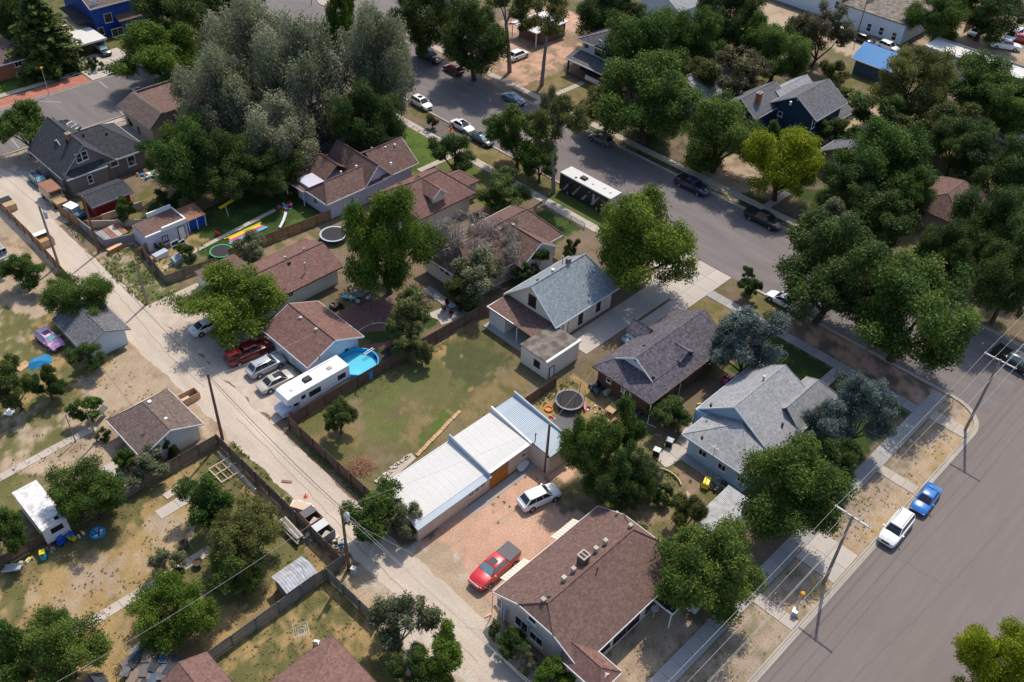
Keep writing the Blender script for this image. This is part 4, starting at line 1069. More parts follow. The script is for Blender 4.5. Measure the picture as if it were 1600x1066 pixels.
def pipe(par, px, py, z, h=.7, r=.07, m=None):
    x, y = G(px, py, z)
    return MB().lathe(x, y, [(r, z - .3), (r, z + h), (r * 1.7, z + h), (r * 1.7, z + h + .08), (.01, z + h + .14)], 8).build('flue_pipe', m or M_STEEL, par)
def chimney(par, x, y, z0, z1, sx=.6, sy=.6, m=None):
    o = MB().box(x - sx / 2, x + sx / 2, y - sy / 2, y + sy / 2, z0, z1).build('chimney', m or M_ORBRICK, par)
    mb = MB()
    X0, X1, Y0, Y1 = x - sx / 2 - .06, x + sx / 2 + .06, y - sy / 2 - .06, y + sy / 2 + .06
    mb.box(X0, X1, Y0, Y0 + .14, z1 + .002, z1 + .12); mb.box(X0, X1, Y1 - .14, Y1, z1 + .002, z1 + .12)
    mb.box(X0, X0 + .14, Y0 + .14, Y1 - .14, z1 + .002, z1 + .12); mb.box(X1 - .14, X1, Y0 + .14, Y1 - .14, z1 + .002, z1 + .12); mb.box(x - .05, x + .05, Y0 + .14, Y1 - .14, z1 + .002, z1 + .11)
    mb.build('chimney_cap', M_STONE, o)
    return o
def downpipe(par, x, y, z1, m=None, off=(0, 0)):
    return MB().tube((x, y, .1), (x, y, z1), .05, n=6).tube((x, y, .1), (x + off[0], y + off[1], .06), .05, n=6).build('downpipe', m or M_WHITE, par)

# --- the big brown house at the bottom (clipped gables)
h = thing('house', 'long house with a plain brown clipped gable roof and square chimney at the bottom centre', 'house', (37.3, 24.9, 0))
walls(h, 37.35, 51.2, 25.0, 34.7, 0, 3.5, M_GREYWALL, 'x', 5.7, zc=4.85)
walls(h, 37.30, 51.25, 24.95, 34.75, 0, .7, M_STONE, name='foundation')
roof(h, 36.9, 51.6, 24.5, 35.2, 3.4, 6.0, 'x', M_BROWN, hip=(1.5, 1.5), clip=(4.95, 4.95), trim=M_WHITE, capm=M_RED)
# little gabled entry at the street side
walls(h, 36.95, 39.0, 22.3, 25.2, 0, 3.3, M_GREYWALL, 'y', 4.0, name='entry_wall')
roof(h, 36.4, 39.4, 21.8, 26.6, 3.35, 4.35, 'y', M_RED, hip=(1.2, 0), trim=M_WHITE, name='entry_roof', te=(1, 0))
door(h, '-y', 22.3, at=38.0, z0=.3)
for px, py, z in ((849, 939, 5.85), (881, 905, 5.9), (896, 891, 5.9), (931, 859, 5.9), (946, 847, 5.9), (985, 823, 5.9)): roof_vent(h, px, py, z, M_STONE)
roof_vent(h, 964, 802, 4.9, M_STONE, .2, .15); pipe(h, 932, 898, 5.2, .9, .05, M_MAROON); pipe(h, 802, 936, 3.9, .4, .05); roof_vent(h, 858, 933, 5.7, M_BLACK, .2, .25)
chimney(h, *G(912, 870, 6.3), 4.9, 6.5, .85, .8, M_BROWN2)
window(h, '-x', 37.35, 815, 975, 1.5, 1.3, nx=2, ny=1); window(h, '-x', 37.35, 838, 998, 1.5, 1.0, nx=2, ny=1)
window(h, '-x', 37.35, 832, 968, .9, .7, nx=1, ny=1); window(h, '-x', 37.35, 781, 942, .45, 1.1, nx=1, ny=2)
for px, py in ((1018, 945), (989, 972), (968, 992), (943, 1013)): window(h, '-y', 25.0, px, py, 1.6, .85, nx=2, ny=1, fm=M_BLACK)
for px, py in ((787, 953), (791, 958)): 
    a, z = onX(px, py, 37.3); MB().box(36.98, 37.12, a - .08, a + .08, z - .9, z + .9).build('meter_conduit', M_PALEBLUE, h)
MB().tube((36.8, 35.1, 3.2), (36.8, 35.1, .2), .05).tube((36.8, 35.1, .2), (36.1, 35.3, .1), .05).build('downpipe', M_WHITE, h)
# slatted white awnings along the far eave
for a, b in ((G(784, 903, 2.8), G(825, 874, 2.8)), (G(863, 838, 2.8), G(902, 812, 2.8))):
    aw = MB(); n = 9
    for i in range(n):
        x = a[0] + (b[0] - a[0]) * (i + .5) / n; w_ = (b[0] - a[0]) / n * .86
        aw.hexa([(x - w_ / 2, 35.2, 2.95), (x + w_ / 2, 35.2, 2.95), (x + w_ / 2, 36.3, 2.45), (x - w_ / 2, 36.3, 2.45), (x - w_ / 2, 35.2, 3.0), (x + w_ / 2, 35.2, 3.0), (x + w_ / 2, 36.3, 2.5), (x - w_ / 2, 36.3, 2.5)])
    aw.build('awning', M_CREAM, h)
# lean-to porch on the street side
lt = MB().plane3([(47.6, 22.6, 2.5), (51.0, 22.6, 2.5), (51.0, 24.96, 3.0), (47.6, 24.96, 3.0)], .1).build('side_porch_roof', M_DARK, h)
MB().box(47.55, 47.68, 22.55, 25.0, 2.45, 2.62).box(47.55, 51.05, 22.5, 22.6, 2.38, 2.55).build('gutter', M_WHITE, lt)
MB().box(50.7, 50.8, 22.65, 22.75, 0, 2.4).box(47.75, 47.85, 22.65, 22.75, 0, 2.4).build('post', M_WHITE, h)
MB().obox(51.2, 22.1, .1, 1.0, .6, .9).build('air_conditioner', M_LGREY, h)

# --- the long garage block with the stepped white metal roof
g = thing('garage', 'long tan garage block with a stepped white metal roof and orange wooden doors', 'garage', (37.1, 46.1, 0))
walls(g, 37.3, 46.9, 46.2, 51.8, 0, 2.45, M_BLOCK); walls(g, 46.9, 53.2, 46.25, 51.8, 0, 2.7, M_BLOCK); walls(g, 53.25, 56.7, 43.4, 51.8, 0, 2.75, M_BLOCK)
def metal_roof(par, x0, x1, y0, y1, z0, z1, m, step=.93, name='roof', rh=.005):
    """z0 at the low y0 edge, z1 at y1; one object for each ribbed sheet."""
    base = thing(name, None, None, (x0, y0, z0)); base.parent = par
    base.location = Vector((x0, y0, z0)) - Vector(par.location)
    n = max(1, round((x1 - x0) / step)); w_ = (x1 - x0) / n; dy, dz = y1 - y0, z1 - z0
    mb = MB().plane3([(.003, 0, 0), (w_ - .003, 0, 0), (w_ - .003, dy, dz), (.003, dy, dz)], .05)
    for r in (.0, .5):
        a = w_ * r + .02
        mb.hexa([(a, .01, .0), (a + .06, .01, .0), (a + .06, dy - .01, dz), (a, dy - .01, dz), (a + .015, .01, rh), (a + .045, .01, rh), (a + .045, dy - .01, dz + rh), (a + .015, dy - .01, dz + rh)])
    me = mb.mesh('roof_sheet', m)
    for i in range(n): inst('roof_sheet', me, base, (i * w_, 0, 0))
    return base
metal_roof(g, 37.0, 46.8, 46.5, 52.0, 2.62, 3.25, M_WHITEMETAL)
MB().plane3([(36.95, 45.8, 2.42), (47.1, 45.8, 2.42), (47.1, 46.62, 2.60), (36.95, 46.62, 2.60)], .06).build('eave_flashing', M_GALV, g)
metal_roof(g, 47.0, 53.0, 46.4, 52.05, 2.95, 3.45, M_WHITEMETAL)
MB().plane3([(46.9, 46.0, 2.86), (53.3, 46.0, 2.86), (53.3, 46.42, 2.93), (46.9, 46.42, 2.93)], .06).build('eave_flashing', M_WHITE, g)
metal_roof(g, 53.25, 56.6, 43.3, 52.1, 2.85, 3.45, M_GALV, .42, rh=.03)
for x in (46.82, 53.06, 56.62):
    m_ = M_GALV if x > 56 or x < 47 else M_WHITE; y0 = 45.95 if x < 54 else 43.2
    MB().hexa([(x, y0, 2.5), (x + .16, y0, 2.5), (x + .16, 52.2, 2.7), (x, 52.2, 2.7), (x, y0, 3.05), (x + .16, y0, 3.05), (x + .16, 52.2, 4.05), (x, 52.2, 4.05)]).build('parapet', m_, g)
MB().box(36.9, 53.1, 52.02, 52.1, 3.0, 3.3).build('back_gutter', M_WHITE, g)
for px, py in ((736, 771), (745, 764), (754, 757)): window(g, '-y', 46.2, px, py, .55, .6, fm=M_CREAM, nx=2, ny=2)
window(g, '-y', 46.25, 818, 711, .55, .45, fm=M_CREAM, nx=2, ny=1)
gd = MB()
for i in range(2):
    a, z = onY(768 + 0, 748, 46.25); x0 = 47.25 + i * 1.35
    gd.box(x0, x0 + 1.32, 46.17, 46.24, .05, 2.35)
    for k in range(3): gd.box(x0 + .1 + k * .4, x0 + .16 + k * .4, 46.12, 46.17, .1, 2.3)
    for k in range(4): gd.box(x0, x0 + 1.32, 46.12, 46.168, .1 + k * .72, .2 + k * .72)
gdo = gd.build('garage_doors', M_ORWOOD, g)
for i in range(2):
    for k in range(3): MB().box(47.42 + i * 1.35 + k * .4, 47.64 + i * 1.35 + k * .4, 46.15, 46.169, 1.75, 2.1).build('pane', M_GLASS, gdo)
MB().lathe(*G(836, 690, 3.0), [(.06, 2.9), (.06, 4.1), (.1, 4.1), (.1, 4.25)], 8).build('flue_pipe', M_RUST, g)
MB().lathe(*G(856, 712, 2.9), [(.12, 2.6), (.12, 3.0)], 8).build('vent_cowl', M_BLACK, g)

# --- tan garage and porch behind the blue-grey roofed house
g = thing('shed', 'cream flat roofed garage with maroon window and old brown tar roof', 'garage', (64, 53.7, 0))
walls(g, 64.0, 69.6, 53.8, 58.2, 0, 2.7, M_OFFW)
MB().box(63.9, 69.7, 54.02, 58.35, 2.7, 2.82).build('roof', M_TAR, g)
MB().box(63.8, 69.85, 53.7, 54.0, 2.68, 2.98).build('parapet', M_WHITE, g)
window(g, '-x', 64.0, 839, 568, .8, .75, fm=M_MAROON); door(g, '-y', 53.8, at=64.8, w=.7, h=1.6, fm=M_MAROON)
# --- blue-grey roofed tan house
h = thing('house', 'tan storey-and-a-half house with blue-grey shingles and maroon window trim', 'house', (69.4, 57.6, 0))
walls(h, 69.6, 78.4, 57.75, 65.7, 0, 3.3, M_CREAM, 'x', 6.75); walls(h, 78.4, 80.4, 57.77, 65.68, 0, 3.3, M_CREAM)
roof(h, 69.0, 81.0, 57.2, 66.3, 3.2, 7.1, 'x', M_BLGREY, hip=(0, 2.0), clip=(None, None), trim=M_WHITE, capm=M_GREY)
window(h, '-x', 69.6, 832, 470, 1.1, 1.5, fm=M_MAROON, nx=2, ny=2)
for px, py in ((907, 497), (935, 477)): window(h, '-y', 57.75, px, py, .6, 1.55, fm=M_MAROON, nx=1, ny=2)
door(h, '-y', 57.75, 883, 512, w=.8, h=2.0, fm=M_MAROON)
chimney(h, *G(888, 408, 7.3), 6.2, 7.7, .5, .5, M_RUST); pipe(h, 879, 410, 7.0, .9); pipe(h, 863, 426, 6.9, .5, .15); roof_vent(h, 840, 439, 6.9, M_BLACK, .2, .2)
roof_vent(h, 921, 415, 5.6, M_BLACK, .35, .1, name='skylight'); roof_vent(h, 867, 432, 6.6, M_BLACK, .15, .2)
# back porch with brown roof
pr = MB().plane3([(66.0, 58.4, 2.75), (69.55, 58.4, 2.95), (69.55, 66.2, 2.95), (66.0, 66.2, 2.75)], .14).build('porch_roof', M_BROWN2, h)
MB().box(66.0, 66.12, 61.6, 66.2, 2.55, 2.78).box(65.96, 69.6, 66.2, 66.3, 2.6, 2.8).build('gutter', M_WHITE, pr)
MB().box(66.2, 69.5, 63.2, 66.0, 0, 2.55).build('porch_room', M_OFFW, h)
MB().box(65.3, 69.5, 58.4, 66.2, 0, .12).build('porch_floor', M_WALK, h)
for y in (58.7, 61.0): MB().box(66.1, 66.2, y, y + .1, .1, 2.6).build('post', M_WHITE, h)

# --- dark shingled brick house
h = thing('house', 'dark brown brick house with mottled violet-grey shingles and a small pale back gable', 'house', (67.5, 41.2, 0))
walls(h, 67.9, 81.9, 41.5, 49.2, 0, 3.25, M_BRICK)
roof(h, 67.2, 82.6, 40.9, 49.6, 3.1, 5.9, 'x', M_PURP, hip=(5.8, 0), capm=M_PURP, trim=M_BROWN2)
walls(h, 69.7, 73.5, 43.0, 47.6, 3.0, 4.3, M_SKYWALL, 'x', 5.75, name='gable_wall')
roof(h, 69.3, 74.5, 42.4, 48.1, 4.16, 6.0, 'x', M_PURP, trim=M_WHITE, te=(1, 0), tv=(0, 0),  name='gable_roof')
roof(h, 74.9, 77.5, 48.2, 51.0, 3.3, 4.5, 'y', M_PURP, name='side_gable_roof')
dm = walls(h, 74.5, 76.5, 42.5, 44.6, 3.6, 4.45, M_PURP, 'y', 5.1, name='dormer')
roof(h, 74.1, 76.9, 42.2, 45.2, 4.4, 5.3, 'y', M_PURP, name='dormer_roof')
window(h, '-x', 67.9, 952, 592, .55, 1.0, nx=1, ny=2); door(h, '-x', 67.9, 980, 617, w=.95, h=2.1, glass=True)
window(h, '-x', 67.9, 974, 607, .3, .9, nx=1, ny=3)
for px, py in ((1050, 603), (1064, 596)): window(h, '-y', 41.5, px, py, .9, .8, nx=1, ny=1, fm=M_BLACK)
for px, py in ((1006, 541), (1020, 546), (1004, 557), (1063, 515), (1079, 506), (1021, 590)): roof_vent(h, px, py, 5.2 if py < 580 else 4.4, M_BLACK, .22, .22)
downpipe(h, 67.15, 40.8, 3.0, off=(.3, -1.0)); downpipe(h, 73.6, 41.3, 3.0, off=(-.1, -.6))
st = MB().box(66.6, 67.85, 43.4, 44.7, 0, .55).box(66.2, 66.6, 43.5, 44.6, 0, .28).build('steps', M_WALK, h)
a = onX(985, 580, 69.6); MB().tube((69.55, 45.4, 5.3), (69.62, 45.4, 5.3), .2, n=8).build('round_vent', M_GREENP, h)

# --- pale grey roof over pale blue siding
h = thing('house', 'pale blue sided house under a light grey many gabled roof', 'house', (66.8, 27.3, 0))
walls(h, 66.8, 81.5, 27.4, 35.0, 0, 3.0, M_PALEBLUE)
roof(h, 66.2, 74.0, 26.78, 35.7, 3.0, 5.0, 'x', M_GREY, hip=(4.4, 0), trim=M_SKYWALL, te=(1, 0), tv=(0, 1))
walls(h, 71.1, 80.6, 27.4, 36.4, 0, 3.2, M_PALEBLUE, 'x', 6.2, name='upper_wall', rp=32.6)
roof(h, 70.6, 81.2, 26.8, 37.0, 3.02, 6.5, 'x', M_GREY, trim=M_SKYWALL, name='upper_roof', hip=(0, .6), rp=32.6, te=(1, 0))
roof(h, 76.0, 84.6, 26.9, 31.4, 3.0, 5.3, 'x', M_GREY, hip=(0, 2.0), name='front_roof')
roof(h, 79.5, 83.2, 31.0, 35.0, 3.0, 4.9, 'x', M_GREY, hip=(0, 1.0), name='porch_roof')
walls(h, 78, 84.0, 27.8, 31.2, 0, 3.0, M_PALEBLUE, name='front_wall')
MB().box(70.4, 71.2, 35.2, 37.0, 0, 3.1).build('corner_post_wall', M_PALEBLUE, h)
for px, py, ww in ((1098, 708, .95), (1128, 730, .9), (1158, 749, .8)): window(h, '-x', 66.8, px, py, ww, .75, nx=2, ny=1)
pipe(h, 1192, 596, 5.9, .8, .12); 
for px, py in ((1163, 619), (1151, 625), (1111, 633), (1097, 684), (1202, 651), (1223, 663)): roof_vent(h, px, py, 5.0 if py < 640 else 4.2, M_BLACK, .2, .18)
ms = MB(); x, y = G(1113, 712, 3.2); ms.tube((66.1, y, 2.2), (66.1, y, 4.6), .04); ms.tube((66.1, y - .5, 4.3), (66.1, y + .5, 4.3), .03); ms.build('service_mast', M_STEEL, h)
MB().box(65.6, 66.75, 27.5, 35.2, 0, .08).build('apron_slab', M_WALK, h)
# corrugated lean-to
s = thing('lean_to', 'rusty streaked corrugated metal lean-to beside the pale blue house', 'lean-to', (58.3, 25, 0))
cb = MB(); n = 22
for i in range(n):
    y0 = 24.6 + i * .16
    cb.plane3([(58.2, y0, 2.1), (64.4, y0, 2.5), (64.4, y0 + .11, 2.5), (58.2, y0 + .11, 2.1)], .06)
cb.build('corrugated_roof', M_TIN, s)
for x, y in ((58.5, 24.8), (64.2, 24.8), (58.5, 27.9), (64.2, 27.9)): MB().box(x, x + .1, y, y + .1, 0, 2.05).build('post', M_FENCE, s)

# --- garages and houses along the alley
g = thing('garage', 'bluish white garage with brown gable roof right beside the pool', 'garage', (43.4, 72.8, 0))
walls(g, 43.4, 50.7, 72.9, 81.0, 0, 2.6, M_SKYWALL, 'y', 4.15)
roof(g, 42.9, 51.2, 72.3, 81.6, 2.5, 4.3, 'y', M_RED, trim=M_WHITE, capm=M_BROWN)
window(g, '-x', 43.4, 455, 560, 1.0, .8, nx=1, ny=1) ; MB().box(43.34, 43.4, 76.2, 79.6, .05, 2.2).build('garage_door', M_WHITE, g)
roof_vent(g, 470, 498, 4.0, M_STONE, .3, .2); roof_vent(g, 494, 516, 4.1, M_STONE, .3, .2); pipe(g, 499, 560, 3.3, .5, .06, M_RUST)
g = thing('garage', 'cream walled garage with a mottled red-brown gable roof above the brick patio', 'garage', (45.5, 85.4, 0))
walls(g, 44.6, 57.2, 85.6, 92.7, 0, 2.9, M_PALEGREEN, 'x', 4.2)
roof(g, 44.0, 57.8, 85.1, 93.4, 2.75, 4.35, 'x', M_RED, trim=M_BROWN, capm=M_BROWN2)
window(g, '-y', 85.6, 454, 459, .7, .75, nx=2, ny=1); pipe(g, 477, 421, 3.8, 1.0, .08); roof_vent(g, 452, 412, 4.1, M_BLACK, .3, .2); roof_vent(g, 446, 403, 4.2, M_STONE, .2, .15); roof_vent(g, 475, 390, 4.2, M_STONE, .2, .15)
sh = thing('shed', 'flat maroon roofed shed tucked beside the red-brown garage', 'shed', (43, 93, 0))
walls(sh, 43.4, 49, 93.9, 97.4, 0, 2.1, M_PALEGREEN); MB().box(43.2, 49.2, 93.8, 97.6, 2.1, 2.2).build('roof', M_BROWN2, sh)
g = thing('garage', 'tan garage with taupe gable roof left of the alley', 'garage', (22, 73, 0))
walls(g, 22.6, 29.0, 73.1, 77.6, 0, 2.55, M_OFFW, 'y', 3.85); walls(g, 22.62, 28.98, 77.6, 79.5, 0, 2.5, M_OFFW)
roof(g, 22.1, 29.4, 72.5, 80.0, 2.5, 4.1, 'y', M_TAUPE, trim=M_WHITE, capm=M_TAUPE, hip=(0, 1.8))
roof_vent(g, 234, 629, 3.9, M_WHITE, .3, .15); roof_vent(g, 260, 657, 3.6, M_WHITE, .25, .3)
sh = thing('shed', 'small garage with a dark violet gable roof and grey-white wall under the left tree', 'shed', (25.5, 93, 0))
walls(sh, 26.0, 31.0, 92.9, 99.6, 0, 2.4, M_SKYWALL, 'y', 3.6)
roof(sh, 25.5, 31.5, 92.4, 100.2, 2.35, 3.75, 'y', M_SLATE, trim=M_GREY)
h = thing('house', 'corner of a pale blue-grey house cut by the left edge', 'house', (18, 116, 0))
walls(h, 14, 26.5, 116.0, 124, 0, 3.0, M_SKYWALL, 'x', 5); roof(h, 13.4, 27.0, 115.5, 124.5, 2.9, 5.0, 'x', M_GREY, trim=M_WHITE)
window(h, '+x', 26.5, 0, 0, 1, 1, at=(118, 1.6)); window(h, '-y', 116.0, 3, 395, 1.1, 1.0)

# --- lilac outbuilding
s = thing('outbuilding', 'lilac-white flat roofed outbuilding with stepped parapets beside the alley', 'outbuilding', (42, 108, 0))
walls(s, 42.3, 48.3, 108.1, 111.9, 0, 2.5, M_LILAC)
MB().plane3([(42.3, 108.3, 2.55), (48.2, 108.3, 2.75), (48.2, 111.7, 2.95), (42.3, 111.7, 2.75)], .1).build('roof', M_BROWN2, s)
MB().box(44.7, 48.35, 108.0, 108.3, 2.4, 3.0).box(48.2, 48.4, 108.3, 111.9, 2.4, 3.0).box(44.6, 48.2, 111.75, 111.95, 2.5, 3.5).box(42.2, 44.7, 108.05, 108.28, 2.4, 2.62).build('parapet', M_WHITE, s)
window(s, '-y', 108.1, 258, 373, .7, .8, fm=M_MAROON, nx=2, ny=1, gm=M_LILAC); door(s, '-y', 108.1, 285, 366, w=.9, h=2.0, fm=M_MAROON)
s = thing('shed', 'open blue fronted lean-to with a rusty roof beside the lilac outbuilding', 'shed', (48.6, 108.5, 0))
MB().plane3([(48.6, 108.6, 2.0), (51.6, 108.6, 2.0), (51.6, 111.6, 2.5), (48.6, 111.6, 2.5)], .1).build('roof', M_RUST, s)
for x in (48.8, 50.1, 51.4): MB().box(x, x + .1, 108.7, 108.8, 0, 2.0).build('post', M_WHITE, s)
MB().box(48.7, 51.5, 109.2, 109.3, 0, 1.9).build('blue_panel', M_PBLUE, s); MB().box(48.7, 51.5, 111.4, 111.5, 0, 2.3).build('back_wall', M_GREYBLOCK, s)

# --- red shed and the charcoal roofed house
s = thing('shed', 'red board shed with a charcoal gable roof and white eave', 'shed', (40.5, 120, 0))
walls(s, 40.8, 46.3, 120.4, 124.2, 0, 2.35, M_REDWALL, 'x', 2.9)
roof(s, 40.4, 46.8, 119.9, 124.7, 2.35, 3.1, 'x', M_CHAR, trim=M_GREY, te=(0, 0), tv=(1, 0))
h = thing('house', 'taupe house with charcoal shingles and a big side gable with paired windows', 'house', (40.5, 128.6, 0))
walls(h, 41.0, 53.4, 128.9, 138.6, 0, 3.2, M_TAUPEWALL)
walls(h, 41.05, 48.2, 128.5, 138.7, 0, 3.3, M_TAUPEWALL, 'y', 7.0, name='gable_wall')
roof(h, 40.3, 48.7, 128.1, 139.4, 3.2, 7.3, 'y', M_CHAR, trim=M_GREY, name='gable_roof')
roof(h, 43.0, 54.0, 128.5, 139.0, 3.1, 6.4, 'x', M_CHAR, hip=(0, 4.4), trim=M_WHITE)
MB().plane3([(40.6, 127.3, 3.3), (46.9, 127.3, 3.3), (46.9, 128.48, 4.0), (40.6, 128.48, 4.0)], .12).build('pent_roof', M_CHAR, h)
MB().box(40.6, 46.9, 127.24, 127.3, 3.12, 3.32).build('fascia', M_WHITE, h)
walls(h, 41.05, 46.7, 127.5, 128.5, 0, 3.25, M_TAUPEWALL, name='bay_wall')
for px, py, w_, hh in ((123, 247, .75, 1.3), (132, 243, .75, 1.3)): window(h, '-y', 128.5, px, py, w_, hh, nx=1, ny=2)
window(h, '-y', 127.5, 141, 280, .6, 1.2, nx=1, ny=2)
for px, py, w_, hh in ((160, 261, .8, .8), (178, 255, 1.1, .9), (205, 251, 1.1, 1.5)): window(h, '-y', 128.5, px, py, w_, hh, nx=1, ny=1)
window(h, '-x', 41.0, 98, 290, .8, 1.0)
chimney(h, *G(107, 213, 7.4), 6.6, 7.8, .6, .6, M_RUST)
for px, py in ((104, 222), (130, 212), (166, 210)): roof_vent(h, px, py, 6.6, M_BLACK, .25, .25)
s = thing('shed', 'small brown flat roofed porch box at the corner of the taupe house', 'shed', (54.3, 128.5, 0))
walls(s, 54.2, 57.0, 128.0, 130.8, 0, 1.9, M_TANWALL); MB().box(54.1, 57.1, 127.9, 130.9, 1.9, 2.0).build('roof', M_RUST, s)

# --- tan corner store with its false front
s = thing('store', 'tan stucco corner building with a slanted taupe false-front roof and rooftop cooler', 'store', (57, 133, 0))
walls(s, 57.6, 69.5, 133.9, 143.2, 0, 3.6, M_TANWALL)
MB().box(60.2, 69.6, 133.7, 143.4, 4.55, 4.65).build('roof', M_BROWN2, s)
MB().hexa([(56.9, 133.2, 3.2), (60.2, 133.8, 3.2), (60.2, 143.1, 3.2), (56.9, 143.7, 3.2), (59.6, 133.7, 5.0), (60.2, 133.8, 5.0), (60.2, 143.1, 5.0), (59.6, 143.2, 5.0)]).build('mansard_west', M_TAUPE, s).name = 'mansard'
MB().hexa([(56.9, 133.1, 3.2), (69.8, 133.1, 3.2), (69.8, 133.9, 3.2), (60.2, 133.9, 3.2), (59.8, 133.6, 4.95), (69.8, 133.6, 4.95), (69.8, 133.9, 4.95), (60.2, 133.9, 4.95)]).build('mansard', M_TAUPE, s)
MB().hexa([(56.9, 143.0, 3.2), (69.8, 143.0, 3.2), (69.8, 143.9, 3.2), (56.9, 143.9, 3.2), (60.0, 143.0, 5.0), (69.8, 143.0, 5.0), (69.8, 143.3, 5.0), (60.0, 143.3, 5.0)]).build('mansard', M_TAUPE, s)
u = MB().box(65.4, 67.2, 137.4, 138.9, 4.66, 5.6).build('rooftop_cooler', M_DKBLUE, s); MB().box(65.35, 67.25, 137.35, 138.95, 5.601, 5.68).build('lid', M_WHITE, u)
MB().lathe(*G(303, 163, 5.3), [(.12, 4.4), (.12, 5.0), (.38, 5.05), (.3, 5.3), (.05, 5.4)], 10).build('turbine_vent', M_STONE, s)
window(s, '-x', 57.6, 217, 203, .5, 1.0, nx=1, ny=1, fm=M_DKBLUE); MB().hexa([(66, 143.0, 4.6), (69, 143.0, 4.6), (69, 143.2, 4.6), (66, 143.2, 4.6), (67.4, 143.0, 6.0), (67.6, 143.0, 6.0), (67.6, 143.2, 6.0), (67.4, 143.2, 6.0)]).build('front_gablet', M_TAUPE, s)

# --- brown cross gabled house
h = thing('house', 'white house with a brown cross gabled roof left of the large bright green tree', 'house', (65, 98.2, 0))
walls(h, 65.6, 81.0, 98.5, 106.4, 0, 3.1, M_LILAC)
roof(h, 64.8, 76.0, 98.0, 103.3, 3.0, 4.9, 'x', M_BROWN2, capm=M_RED, trim=M_WHITE, hip=(1.8, 0), te=(1, 0), tv=(1, 0))
walls(h, 72.2, 76.6, 98.45, 103, 0, 3.3, M_LILAC, 'y', 5.4, name='gable_wall')
roof(h, 71.8, 77.0, 98.0, 108.0, 3.1, 5.8, 'y', M_BROWN2, capm=M_RED, trim=M_WHITE, name='cross_roof', te=(1, 0), tv=(0, 0))
roof(h, 75.0, 82.0, 98.0, 106.8, 3.2, 6.0, 'x', M_BROWN2, capm=M_RED, trim=M_WHITE, name='front_roof', rp=101.9, te=(0, 1), tv=(1, 0))
roof(h, 68.2, 73.5, 103.2, 109.0, 3.0, 4.9, 'y', M_BROWN2, capm=M_RED, name='rear_roof', hip=(0, 1.5))
MB().plane3([(64.7, 103.6, 2.6), (68.6, 103.6, 3.0), (68.6, 108.4, 3.0), (64.7, 108.4, 2.6)], .1).build('porch_roof', M_BROWN2, h)
MB().box(64.65, 64.75, 103.6, 108.4, 2.4, 2.6).box(64.75, 68.6, 103.5, 103.58, 2.4, 2.72).build('porch_fascia', M_WHITE, h)
for y in (103.8, 108.1): MB().box(64.8, 64.92, y, y + .12, 0, 2.45).build('post', M_WHITE, h)
window(h, '-x', 65.6, 493, 313, .8, 1.1)
for px, py in ((581, 233), (602, 232), (617, 228), (611, 257)): roof_vent(h, px, py, 5.5, M_WHITE, .22, .25)
roof_vent(h, 557, 261, 4.9, M_WHITE, .22, .2); roof_vent(h, 533, 270, 4.2, M_WHITE, .2, .2)
# --- red-brown house with the white dormer
h = thing('house', 'low house with a red-brown roof and one white windowed dormer', 'house', (72, 87, 0))
walls(h, 71.0, 82.4, 87.0, 95.2, 0, 3.1, M_CREAM)
roof(h, 70.2, 83.2, 86.3, 95.8, 3.1, 5.9, 'x', M_RED, hip=(4.5, 3.2), capm=M_BROWN2, trim=M_BROWN)
x, y = onY(682, 321, 87.9)[0], 87.9
walls(h, x - 1.1, x + 1.1, 87.4, 91, 3.0, 4.9, M_CREAM, 'y', 5.7, name='dormer_wall'); roof(h, x - 1.45, x + 1.45, 87.0, 92, 4.8, 5.9, 'y', M_RED, name='dormer_roof', trim=M_WHITE, te=(1, 0), tv=(0, 0))
window(h, '-y', 87.4, 682, 322, .8, 1.0)
roof(h, 81.5, 86.0, 88.6, 93.4, 2.9, 4.2, 'x', M_RED, hip=(0, 2), name='porch_roof')
walls(h, 82.4, 85.6, 89, 93, 0, 2.8, M_CREAM, name='porch_wall')
pipe(h, 662, 287, 5.0, .4); roof_vent(h, 650, 302, 4.2, M_WHITE)
# --- middle brown roof under the dead tree
h = thing('house', 'white house with a weathered brown roof beneath the bare dead tree', 'house', (67.5, 70.5, 0))
walls(h, 67.6, 83.8, 70.9, 79.8, 0, 3.2, M_OFFW)
roof(h, 67.0, 84.6, 70.3, 80.4, 3.1, 5.9, 'x', M_BROWN2, capm=M_RED, hip=(2.5, 2.4), trim=M_WHITE)
walls(h, 75.3, 81.4, 69.2, 72, 0, 3.3, M_SKYWALL, 'y', 5.2, name='gable_wall')
roof(h, 74.7, 82.0, 68.7, 75.6, 3.1, 5.5, 'y', M_BROWN2, capm=M_RED, trim=M_WHITE, name='side_gable_roof', te=(1, 0), tv=(0, 0))
for px, py in ((682, 411), (691, 419), (699, 425)): window(h, '-x', 67.6, px, py, .75, .9, nx=1, ny=2, fm=M_OFFW)
roof_vent(h, 781, 359, 5.4, M_STONE, .3, .2); roof_vent(h, 802, 353, 5.2, M_CREAM, .25, .2)
# --- shaded grey-blue house by the silver trees
h = thing('house', 'shaded slate blue house with dark roof behind the brown cross gabled house', 'house', (78, 114, 0))
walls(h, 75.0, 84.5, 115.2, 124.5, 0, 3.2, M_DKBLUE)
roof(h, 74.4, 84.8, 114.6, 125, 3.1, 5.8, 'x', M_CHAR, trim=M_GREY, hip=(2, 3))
window(h, '-y', 115.2, 535, 202, 1.3, 1.1, nx=2, ny=2); MB().box(84.6, 87.2, 115.4, 119.6, 0, .35).build('porch_floor', M_LGREY, h)

